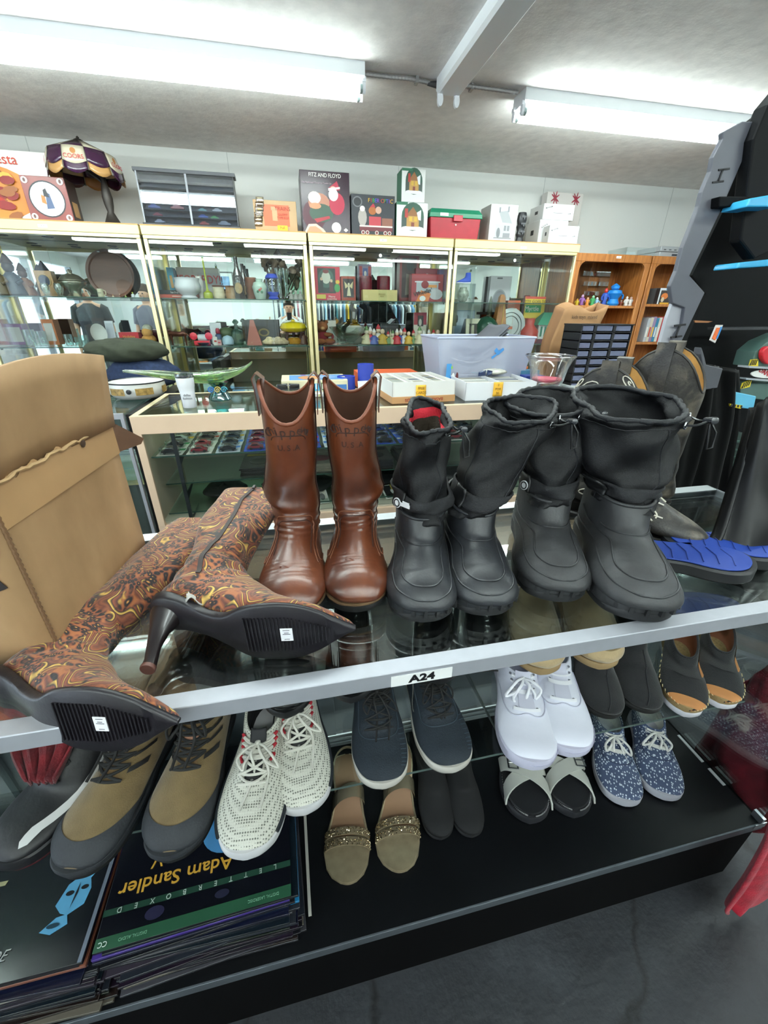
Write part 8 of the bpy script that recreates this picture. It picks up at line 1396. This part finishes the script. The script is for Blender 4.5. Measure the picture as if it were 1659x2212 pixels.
obj('crossbar', MB().box(-.26 * h, .26 * h, -.17 * h, -.13 * h, .30 * h, .36 * h), M('c25a34', .4), t); obj('pendulum', MB().box(-.008 * h, .008 * h, -.16 * h, -.15 * h, .1 * h, .8 * h), M('c9a24a', .3, .8), t)
turned('clear_pyramid', 'clear glass obelisk pair left of the metronome', 'ornament', 1050, ZS2, 640, [(.16, 0), (.16, .04), (.12, .06), (.04, .9), (.01, 1.0)], glassmat('cfd4d0', .2, .02, 'obelisk'), .04, n=4)
turned('green_jar', 'small dark green jar between the obelisk and metronome', 'jar', 1046, ZS2, 682, [(.4, 0), (.45, .1), (.45, .7), (.3, .9), (.01, 1.0)], M('24503f', .2), 0)
ibox('orange_box', 'orange box with a white label, on a clear ledge over the compass', 'box', 1086, 1112, ZS2, 649, .05, 'c8562c', [('e6dcd0', rc(.25, .3, .75, .7)), ('3a2a24', rc(.3, .45, .7, .55))], .02, zoff=.13)
solo('clear_ledge', 'small clear ledge under the orange box', 'stand', MB().box(0, .15, 0, .1, .125, .129).box(0, .004, 0, .1, 0, .125).box(.146, .15, 0, .1, 0, .125), glassmat('f2f8f8', .14, .01, 'acrylic'), (PY(1082, 740, YI + .02).x, YI + .02, ZS2 + .0005), smooth=0)
p = pin(1097, 745, ZS2, -.03); t = thing('round_medallion', 'round pewter medallion standing under the orange box', 'medallion', (p.x, p.y, ZS2 + .0005), (-.1, 0, 0)); rm = hgt(1097, 665, ZS2, -.03) / 2
obj('disc', MB().lathe([(.001, 0), (rm * .9, 0), (rm, .006), (rm, .012), (.001, .014)], n=32).xf(T((0, 0, rm), (pi / 2, 0, 0))), M('a4a8a8', .3, .7), t, smooth=30)
for rr_ in (.55, .75): obj('raised_ring', MB().tube([(rm * rr_ * cos(a), -.015, rm + rm * rr_ * sin(a)) for a in [2 * pi * k / 28 for k in range(29)]], .003, 6), M('7f8484', .3, .7), t, smooth=60)
t, w_, h_ = ibox('picture_book', 'yellow children picture book with a green Myrtle strip', 'book', 1124, 1166, ZS2, 640, .015, 'e0c02f', [('c8402f', rc(0, .95, 1, 1)), ('2f9a5a', rc(.05, .66, .82, .82)), ('b5652f', ell(.3, .25, .2, .16, 14)), ('b5652f', ell(.68, .25, .2, .16, 14)), ('3a2a1c', ell(.3, .28, .08, .06, 10)), ('3a2a1c', ell(.68, .28, .08, .06, 10)), ('c9801f', rc(.05, .42, .95, .47))], .06, tilt=-4); text('lettering', 'KITTY GOES TOO', h_ * .09, M('5a3a1a', .5), t, (w_ * .5, -.005, h_ * .89)); text('lettering', 'Myrtle', h_ * .14, M('f2f0e6', .5), t, (w_ * .35, -.005, h_ * .74)); text('lettering', 'THREE LITTLE BOOKS', h_ * .07, M('b5402a', .5), t, (w_ * .5, -.005, h_ * .52))
ibox('maroon_book', 'maroon book standing behind the yellow picture book', 'book', 1119, 1130, ZS2, 638, .02, '6b2228', None, .09)
turned('red_bottle', 'squat red bottle before the yellow picture book', 'bottle', 1137, ZS2, 688, [(.34, 0), (.42, .08), (.42, .5), (.2, .75), (.22, 1.0), (.001, 1.0)], M('b03226', .3), -.02)
p = pin(1180, 745, ZS2, -.04); wH = wpx(1150, 1206, 700, YI - .04); hH = hgt(1180, 675, ZS2, -.04); t = thing('toy_depot', 'model station house with a green roof, white walls and maroon base', 'model house', (p.x - wH / 2, p.y, ZS2 + .0005))
obj('maroon_base', MB().box(-.01, wH + .01, -.03, .10, 0, hH * .14), M('5a2233', .5), t); obj('white_walls', MB().box(wH * .12, wH * .9, 0, .08, hH * .14, hH * .6), M('d9dcd8', .5), t)
for k in range(5): obj('green_window', MB().box(wH * (.17 + .15 * k), wH * (.24 + .15 * k), -.003, 0, hH * .22, hH * .55), M('2f7a62', .5), t)
obj('green_roof', MB().rings([[(-.012, -.035, hH * .6), (wH + .012, -.035, hH * .6), (wH + .012, .11, hH * .6), (-.012, .11, hH * .6)], [(wH * .3, .03, hH), (wH * .7, .03, hH), (wH * .7, .05, hH), (wH * .3, .05, hH)]]), M('2f8a6c', .45), t, smooth=0)
for k in range(3): obj('porch_post', MB().box(wH * (.02 + .46 * k), wH * (.02 + .46 * k) + .005, -.028, -.023, hH * .14, hH * .6), M('dfe2de', .5), t)
# ================================================================ oak bookcases beyond the last case
def _oak(nt, p, L):
    tc = nt.nodes.new('ShaderNodeTexCoord'); mp = nt.nodes.new('ShaderNodeMapping'); mp.inputs['Scale'].default_value = (14, 14, 1.2); n = nt.nodes.new('ShaderNodeTexNoise'); n.inputs['Scale'].default_value = 3; n.inputs['Detail'].default_value = 7; n.inputs['Distortion'].default_value = 1.2
    L(tc.outputs['Object'], mp.inputs[0]); L(mp.outputs[0], n.inputs['Vector']); r = ramp(nt, [(.3, '8f5424'), (.55, 'b06f34'), (.75, 'c6874a')]); L(n.outputs[0], r.inputs[0]); L(r.outputs[0], p.inputs['Base Color']); p.inputs['Roughness'].default_value = .4; p.inputs['Coat Weight'].default_value = .2
M_oak = nodemat('orange_oak', _oak)
YO = 3.3; XB = [PY(1247, 548, YO).x, PY(1411, 552, YO).x, PY(1411, 552, YO).x + .72]; ZB = PY(1330, 549, YO).z; ZBS = PY(1310, 660, YO).z
ZBOOK = PY(1410, 739, YO).z; DB = .36
def bookcase(x0, x1, lb, shelves):
    t = thing('oak_bookcase', lb, 'bookcase', (x0, YO, 0), group='oak bookcases'); w_ = x1 - x0 - .004; s = .045
    for a in (0, w_ - .02): obj('side_panel', MB().box(a, a + .02, .018, DB, 0, ZB - .02), M_oak, t)
    for a in (0, w_ - s): obj('face_stile', MB().box(a, a + s, 0, .018, 0, ZB - .055), M_oak, t, bevel=.003)
    r_ = .05; arc = [(s, ZB - .055 - r_)] + [(s + r_ - r_ * cos(q), ZB - .055 - r_ + r_ * sin(q)) for q in [pi / 2 * k / 6 for k in range(7)]]
    poly = [(0, ZB - .055)] + [(s, ZB - .055)] + [(w_ - s, ZB - .055), (w_, ZB - .055), (w_, ZB), (0, ZB)]
    obj('top_rail', MB().prism([(0, ZB - .055), (w_, ZB - .055), (w_, ZB), (0, ZB)], 0, .018, lambda q: (q[0], q[2], q[1])), M_oak, t, bevel=.003)
    for sg in (0, 1):
        fx = lambda x: x if not sg else w_ - x
        obj('corner_fillet', MB().prism([(fx(x), z) for x, z in [(s, ZB - .055)] + [(s + r_ - r_ * sin(q), ZB - .055 - r_ + r_ * cos(q)) for q in [pi / 2 * k / 6 for k in range(7)]]], 0, .018, lambda q: (q[0], q[2], q[1])), M_oak, t)
    obj('top_board', MB().box(0, w_, .018, DB, ZB - .02, ZB), M_oak, t); obj('back_board', MB().box(.02, w_ - .02, DB - .01, DB, 0, ZB - .02), M_oak, t)
    for z in shelves: obj('shelf', MB().box(.02, w_ - .02, .004, DB - .01, z - .02, z), M_oak, t, bevel=.002)
    q = PY(1338, 551, YO)
    if x0 < q.x < x1: pl_ = obj('price_label', MB().box(q.x - x0 - .022, q.x - x0 + .022, -.001, 0, ZB - .028, ZB - .012), M('efece4', .6), t); text('lettering', 'A9', .011, M('303030', .6), pl_, (q.x - x0, -.0014, ZB - .02), ext=.0002)
bookcase(XB[0], XB[1], 'orange oak bookcase with small toys on its shelf, beside the last brass case', (ZBS, PY(1335, 768, YO).z, .5, .12))
bookcase(XB[1] + .01, XB[2], 'orange oak bookcase holding upright videos, half hidden by the black playset', (PY(1430, 657, YO).z, ZBOOK, .75, .4, .12))
# toys on the first shelf
YS = YO + .10
def tp(px, z, dy=0): return Vector((PY(px, 655, YS + dy).x, YS + dy, z + .0005))
ar = glassmat('f4fafa', .16, .01, 'acrylic'); rs = thing('acrylic_riser', 'clear stepped acrylic riser with tiny silver and coloured miniatures', 'display stand', tp(1262, ZBS, .12)); hR = PY(1290, 568, YS + .12).z - ZBS
for k in range(4):
    z_ = hR * (k + .05) / 4.2; obj('step_tray', MB().box(0, .20, .03 * k, .03 * k + .05, z_, z_ + .004).box(0, .20, .03 * k, .03 * k + .003, z_, z_ + .035), ar, rs, smooth=0)
    for j in range(5): rr = random.Random(k * 7 + j); tag(obj('miniature', MB().lathe([(.008, 0), (.010, .004), (.005, .014), (.008, .022), (.001, .028)], n=8), M(rr.choice(['c9ccd2', 'd8d8dc', '7a8a9c', 'b5605a', 'c9c4bb']), .3, .3), None, smooth=50, loc=(rs.location.x + .025 + .037 * j, rs.location.y + .03 * k + .025, ZBS + z_ + .0045)), 'tiny miniature on the acrylic riser, %s step, %s along it' % (['lowest', 'second', 'third', 'top'][k], ['first', 'second', 'third', 'fourth', 'fifth'][j]), 'miniature', 'miniatures on the acrylic riser')
for x_ in (0, .196): obj('riser_side', MB().box(x_, x_ + .004, 0, .15, 0, hR), ar, rs, smooth=0)
for px, yt, a_, b_, lb, hat, wd in ((1246, 645, 'c9b02f', 'd8a24a', 'tiny yellow toy at the shelf end', None, 1.6), (1256, 636, '8a5aa0', 'c9a0c4', 'small purple toy figure', None, 1.3), (1268, 642, 'd88a3a', 'e0b08a', 'small orange toy figure', None, 1.5), (1279, 638, '3a9a5a', 'a0d0b0', 'small green toy figure', None, 1.5), (1288, 642, '8fb5d8', 'dfe6ee', 'small pale blue toy', None, 1.5), (1304, 622, '2f4fa8', 'c9382f', 'blue and red toy figure standing before the riser', '2f4fa8', 1.0), (1322, 612, '1f7fd0', '2a86d6', 'large bright blue plain toy figure', None, 1.9), (1316, 646, '9ab52f', '3a5a2a', 'low lime green toy', None, 1.9), (1331, 644, 'b5302f', 'e0d8d0', 'small red and white toy', None, 1.7), (1341, 648, '7a3a2a', 'c9b0a0', 'tiny brown toy beside the red one', None, 1.6), (1352, 640, 'e6e4e0', 'e6e4e0', 'white toy with a green stick', None, 1.3), (1361, 641, 'dcd8d4', 'c9a8a0', 'chunky white toy near the shelf end', None, 1.6)):
    p = tp(px, ZBS, -.02); h = PY(px, yt, YS - .02).z - ZBS; t = thing('toy_figure', lb + ', oak bookcase', 'toy', p, group='small toys on the oak shelf')
    obj('toy_body', MB().lathe([(.14 * h * wd, 0), (.17 * h * wd, .1 * h), (.12 * h * wd, .3 * h), (.2 * h * wd, .55 * h), (.17 * h * wd, .68 * h), (.06 * h * wd, .74 * h)], n=10), M(a_, .4), t, smooth=50); obj('toy_head', MB().lathe([(.02 * h, .7 * h), (.10 * h * wd, .76 * h), (.11 * h * wd, .87 * h), (.05 * h, .98 * h), (.001, h)], n=10), M(b_, .4), t, smooth=50)
    for s in (-1, 1): obj('toy_arm', MB().tube([(s * .16 * h * wd, 0, .62 * h), (s * .27 * h * wd, -.04 * h, .45 * h), (s * .24 * h * wd, -.1 * h, .3 * h)], [.06 * h, .05 * h, .045 * h], 6), M(a_, .4), t, smooth=60)
p = Vector((PY(1338, 768, YO).x - .03, YO + .03, PY(1335, 768, YO).z)); t = thing('yellow_toy_car', 'small yellow toy car on the low oak shelf behind the drawer organiser', 'toy car', p); obj('car_body', carmesh(), M('e0b51f', .3), t, smooth=0)
Z2 = PY(1430, 657, YO).z; YV = YO + .06
def vbox(x0, x1, yt, col, lb, nm, c_, prints=None, z=Z2, yb=657, dy=0, dep=.09, grp=None):
    a = PY(x0, yb, YV + dy); b = PY(x1, yb, YV + dy); h = PY(x0, yt, YV + dy).z - z; t = thing(nm, lb, c_, (a.x, a.y, z + .0005), group=grp); w_ = b.x - a.x; obj('case', MB().box(0, w_, 0, dep, 0, h), M(col, .4), t, bevel=.001)
    if prints: decal('printed_face', prints, t, (0, 0, 0), (w_, 0, 0), (0, 0, h))
vbox(1412, 1440, 622, '6b6e70', 'grey boxed toy with white and red base on the second oak bookcase', 'boxed_toy', 'toy', [('e3e0dc', rc(0, 0, 1, .12)), ('b5303a', rc(.75, 0, 1, .3)), ('c9c9c6', ell(.45, .3, .3, .14, 10))])
vbox(1418, 1446, 622, '3a3230', 'white edged window box holding an orange haired toy', 'boxed_toy', 'toy', [('dfe3e8', rc(0, .86, 1, 1)), ('4a9ad0', rc(.45, .88, .85, .98)), ('dfe3e8', rc(0, 0, .1, 1)), ('d87a3a', ell(.45, .5, .26, .2, 12)), ('d8c4a8', ell(.35, .28, .12, .16, 10)), ('e0a82f', rc(.2, 0, .9, .1))], dy=-.05, dep=.04)
vb = ['b9bcc2', 'cfc6b4', '8f7a9c', '2f7a9c', 'd8d4c8', 'b52f35', '9a8f7a', '2c3a7c', '3a2f5a', '22264a']
for k in range(10): x_ = PY(1385, 735, YV).x + .029 * k; zz = ZBOOK; hB = .19 + .006 * (k % 3); t = thing('video_case', '%s video case standing in the oak bookcase row, %s from its post' % (['grey', 'cream', 'mauve', 'teal', 'white', 'red', 'tan', 'navy', 'purple', 'dark blue'][k], ['first', 'second', 'third', 'fourth', 'fifth', 'sixth', 'seventh', 'eighth', 'ninth', 'tenth'][k]), 'video', (x_, YV - .02, zz + .0005), group='videos on the second oak bookcase'); obj('spine', MB().box(0, .027, 0, .12, 0, hB), M(vb[k], .4), t, bevel=.001); obj('spine_print', MB().box(.006, .021, -.001, 0, .04, .12), M(['e8e4dc', 'b5473a', 'e0b84a', 'd8dce2'][k % 4], .5), t)
a = PY(1425, 548, YO + .05); t = thing('disc_player', 'silver disc player stacked in two tiers on top of the second oak bookcase', 'disc player', (a.x, YO + .05, ZB + .0005)); hD = PY(1440, 531, YO + .05).z - ZB
for k in range(2): obj('player_unit', MB().box(0, .38, 0, .26, hD * .5 * k, hD * (.5 * k + .46)), M('b9bcc0', .3, .5), t, bevel=.002); obj('display_window', MB().box(.12, .30, -.002, 0, hD * (.5 * k + .12), hD * (.5 * k + .30)), M('3a3d44', .2), t) if k == 0 else [obj('button', MB().box(.03 + .05 * j, .05 + .05 * j, -.003, 0, hD * .62, hD * .70), M('4a4d52', .4), t) for j in range(3)]
solo('clear_case', 'empty clear plastic case lying beside the silver disc player', 'case', MB().box(-.32, -.05, .02, .24, 0, .002).box(-.32, -.05, .02, .022, 0, .06).box(-.32, -.318, .02, .24, 0, .06).box(-.32, -.05, .238, .24, 0, .06), ar, (a.x + .02, YO + .05, ZB + .0005), smooth=0)
# ================================================================ behind the camera: seen in the case mirrors
def pic(lb, x, z, w_, h_, fr, im):
    t = thing('framed_picture', lb, 'picture', (x, Y0R + .001, z)); obj('frame', MB().box(-w_ / 2, w_ / 2, 0, .025, -h_ / 2, h_ / 2), M(fr, .4), t, bevel=.003); obj('mat_board', MB().box(-w_ / 2 + .03, w_ / 2 - .03, .025, .027, -h_ / 2 + .03, h_ / 2 - .03), M('dfe2e0', .6), t); obj('image', MB().box(-w_ / 2 + .09, w_ / 2 - .09, .027, .029, -h_ / 2 + .09, h_ / 2 - .09), M(im, .5, noise=.4, nscale=8), t)
pic('blue seascape picture on the far wall, mirrored in the second brass case', -1.5, 1.95, .7, .45, '2a2c30', '6f93b8'); pic('green landscape picture on the far wall, mirrored behind the dried flowers', .2, 1.9, .8, .6, 'c9c4b8', '5f7f68'); pic('dark framed picture on the far wall, mirrored in the third brass case', 1.6, 1.9, .6, .5, '3a2c20', '8fa0a4'); pic('wide framed picture on the far wall, mirrored in the last brass case', 3.0, 1.9, .7, .55, '6b5840', 'a4a8a4')
tr = thing('clothes_rail', 'long chrome clothes rail on the far side of the shop, seen in the mirrors', 'clothes rail', (1.3, -2.0, 0))
obj('rail', MB().tube([(-1.6, 0, 1.60), (1.6, 0, 1.60)], .014, 8), M_chrome, tr, smooth=60)
for x_ in (-1.6, 1.6): obj('rail_post', MB().tube([(x_, 0, 0), (x_, 0, 1.6)], .014, 8), M_chrome, tr, smooth=60); obj('rail_foot', MB().box(x_ - .02, x_ + .02, -.3, .3, 0, .03), M_chrome, tr)
gc = [('3a3f48', 'charcoal'), ('c9d4dc', 'pale blue'), ('1c1e22', 'black'), ('5f8fb5', 'blue'), ('d8d4c0', 'cream'), ('8fb8d0', 'sky blue'), ('2c2a2a', 'dark'), ('2f6f7c', 'teal'), ('d0a82a', 'yellow'), ('6a7078', 'grey'), ('24304a', 'navy'), ('9a5a6a', 'dusty pink'), ('e2e0dc', 'white'), ('4a4038', 'brown')]
for k in range(40):
    c, nm = gc[(k * 5 + k // 7) % 14]; x_ = -.2 + .078 * k; ln = .62 + .12 * ((k * 7) % 5) / 4
    t = thing('hanging_shirt', '%s shirt on the far clothes rail, place %d from the end nearest the added window' % (nm, k + 1), 'shirt', (x_, -2.0, 1.59), group='shirts on the far clothes rail')
    obj('cloth', MB().rings([[(sx * .012 * (1 + .5 * (z < -.3)), y, z) for sx, y in ((-1, -w_), (1, -w_), (1.5, -w_ * .3), (1, w_), (-1, w_), (-1.5, w_ * .3))] for z, w_ in ((-.05, .05), (-.09, .17), (-.14, .22), (-.35, .20), (-ln, .21))]), M(c, .85), t, smooth=0); obj('hanger', MB().tube([(0, 0, .025), (0, .012, .012), (0, 0, -.02), (0, .16, -.085), (0, -.16, -.085), (0, 0, -.02)], .003, 5), M('d8dade', .4), t)
rk = thing('wall_shelving', 'low white shelving with boxes along the far wall, mirrored in the cases', 'shelving', (-2.6, Y0R + .02, 0))
for z in (.3, .7, 1.1): obj('shelf', MB().box(0, 2.0, 0, .35, z, z + .025), M('d8d8d4', .5), rk)
for x_ in (0, .98, 1.97): obj('upright', MB().box(x_, x_ + .03, 0, .35, 0, 1.2), M('c9c9c6', .5), rk)
for k in range(12): cn = ['red', 'orange', 'blue', 'green', 'cream', 'purple'][k % 6]; tag(obj('stock_box', MB().box(0, .24, 0, .25, 0, .18 + .05 * (k % 3)), M(['b5433a', 'c97a3a', '3a5a9c', '4a8a5a', 'd8cfb4', '6a4a8c'][k % 6], .5), None, bevel=.002, loc=(-2.5 + .32 * (k % 6), Y0R + .06, (.725 if k < 6 else .325) + .0005)), '%s stock box on the far white shelving, %s shelf' % (cn, 'middle' if k < 6 else 'lowest'), 'box', 'stock boxes on the far shelving')
def person(lb, x, y, face, shirt, trous, hair, H=1.62, phone=False):
    t = thing('person', lb, 'person', (x, y, 0), (0, 0, face)); s = H / 1.7
    # facing local +Y; one skinned body
    J = {'pel': (0, 0, .95, .125), 'wst': (0, 0, 1.08, .115), 'chs': (0, .01, 1.27, .135), 'nk0': (0, 0, 1.42, .075), 'nk1': (0, .01, 1.48, .05), 'hd0': (0, .03, 1.54, .07), 'hd1': (0, .03, 1.61, .088), 'hd2': (0, .015, 1.67, .075)}
    E = [('pel', 'wst'), ('wst', 'chs'), ('chs', 'nk0'), ('nk0', 'nk1'), ('nk1', 'hd0'), ('hd0', 'hd1'), ('hd1', 'hd2')]
    for sd in (-1, 1):
        n = 'R' if sd > 0 else 'L'
        J.update({n + 'hp': (sd * .09, 0, .90, .09), n + 'kn': (sd * .10, .02, .50, .06), n + 'an': (sd * .11, -.01, .09, .04), n + 'ft': (sd * .13, .12, .03, .032), n + 'sh': (sd * .17, 0, 1.38, .062)})
        if phone: J.update({n + 'el': (sd * .20, .10, 1.14, .042), n + 'wr': (sd * .05, .27, 1.25, .027), n + 'pm': (sd * .04, .30, 1.29, .028)}); tip = (-sd * .25, .2, .9)
        else: J.update({n + 'el': (sd * .23, .0, 1.12, .042), n + 'wr': (sd * .24, .08, .88, .027), n + 'pm': (sd * .24, .10, .81, .028)}); tip = (0, .2, -.95)
        E += [('pel', n + 'hp'), (n + 'hp', n + 'kn'), (n + 'kn', n + 'an'), (n + 'an', n + 'ft'), ('nk0', n + 'sh'), (n + 'sh', n + 'el'), (n + 'el', n + 'wr'), (n + 'wr', n + 'pm')]
        px_, py_, pz_, _ = J[n + 'pm']
        for f in range(5):
            o_ = (f - 2) * .018; L1 = (.045, .07, .078, .07, .055)[f]; J[n + 'f%da' % f] = (px_ + tip[0] * L1 * .5, py_ + o_ * .7 + tip[1] * L1 * .5, pz_ + tip[2] * L1 * .5 + (0 if not phone else o_ * .5), .0095); J[n + 'f%db' % f] = (px_ + tip[0] * L1, py_ + o_ * .9 + tip[1] * L1 + .01, pz_ + tip[2] * L1 + (0 if not phone else o_ * .5), .008); E += [(n + 'pm', n + 'f%da' % f), (n + 'f%da' % f, n + 'f%db' % f)]
    ks = list(J); me = bpy.data.meshes.new('body'); me.from_pydata([(J[k][0] * s, J[k][1] * s, J[k][2] * s) for k in ks], [(ks.index(a), ks.index(b)) for a, b in E], []); o = bpy.data.objects.new('body', me); COL.objects.link(o); o.parent = t
    m_ = o.modifiers.new('k', 'SKIN'); sv = me.skin_vertices[0].data
    for i, k in enumerate(ks): r_ = J[k][3] * s; sv[i].radius = (r_ * (1.25 if k in ('pel', 'wst', 'chs') else 1), r_ * (.85 if k in ('pel', 'wst', 'chs') else 1)); sv[i].use_root = (k == 'pel')
    m_.use_smooth_shade = True; q = o.modifiers.new('u', 'SUBSURF'); q.levels = 2; q.render_levels = 2; me.materials.append(M('c79a7e', .5))
    def shell(nm, pts, rs, m, fl=1.0): mb = MB().tube([Vector(p_) * s for p_ in pts], [r_ * s for r_ in rs], 20); obj(nm, mb, m, t, smooth=60)
    ms = M(shirt, .85); mt = M(trous, .85)
    obj('t_shirt', MB().rings([[(rx * s * cos(a), (.01 + ry * s * sin(a)), z * s) for a in [2 * pi * k / 24 for k in range(24)]] for z, rx, ry in ((.93, .19, .135), (1.1, .175, .128), (1.27, .195, .14), (1.36, .20, .12), (1.42, .13, .09), (1.455, .075, .065))]), ms, t, smooth=60)
    for sd in (-1, 1):
        n = 'R' if sd > 0 else 'L'; a = Vector(J[n + 'sh'][:3]); b = Vector(J[n + 'el'][:3]); shell('sleeve', [a + Vector((-sd * .03, 0, .01)), a, a.lerp(b, .75)], [.07, .075, .066], ms); h_ = Vector(J[n + 'hp'][:3]); k_ = Vector(J[n + 'kn'][:3]); n_ = Vector(J[n + 'an'][:3]); shell('trouser_leg', [h_ + Vector((-sd * .03, 0, .08)), h_, k_, n_], [.10, .105, .078, .062], mt); shell('shoe', [n_ + Vector((0, -.05, -.05)), n_ + Vector((0, .05, -.045)), n_ + Vector((sd * .02, .17, -.055))], [.04, .045, .03], M('26262a', .6))
        shell('eye', [(sd * .03, .108, 1.613), (sd * .03, .118, 1.613)], [.010, .007], M('1c1a1a', .3)); shell('ear', [(sd * .084, .02, 1.59), (sd * .09, .015, 1.625)], [.012, .014], M('b98a70', .5))
    shell('nose', [(0, .11, 1.60), (0, .128, 1.583), (0, .112, 1.572)], [.008, .013, .008], M('c0917a', .5)); shell('mouth', [(-.022, .105, 1.545), (0, .112, 1.543), (.022, .105, 1.545)], [.003, .006, .003], M('8a4a44', .5))
    obj('hair', MB().rings([[(r_ * s * cos(a), (.0 + yo) * s + r_ * s * 1.05 * sin(a), z * s) for a in [2 * pi * k / 20 for k in range(20)]] for z, r_, yo in ((1.60, .080, -.022), (1.645, .097, -.006), (1.69, .093, .006), (1.735, .066, .008), (1.752, .02, .006))]), M(hair, .8, noise=.3, nscale=90), t, smooth=60)
    if phone: obj('shirt_print', MB().lathe([(.001, 0), (.045, 0), (.045, .002), (.001, .003)], n=16).xf(T((-.05, .150, 1.22 * s), (-pi / 2, 0, 0))), M('2a2a2e', .6), t)
    return t
person('man in a white printed T-shirt photographing, mirrored above the yellow pot', 0, -.40, 0, 'e6e6e6', '2a2e38', '1c1614', 1.53, True)
solo('phone', 'black phone held up by the man in the white T-shirt', 'phone', MB().box(-.038, .038, -.012, -.004, -.135, .012), M('101114', .3), (0, -.03, HC), bevel=.003)
person('person in a dark T-shirt, mirrored behind the oval plate', -2.95, -.15, -.2, '2a2c30', '3a3f4a', '2a201a', 1.72); person('person in a grey T-shirt, mirrored beside the plush bear', -2.15, -.2, .3, '6a6874', '2c2f38', '3a2a20', 1.70)
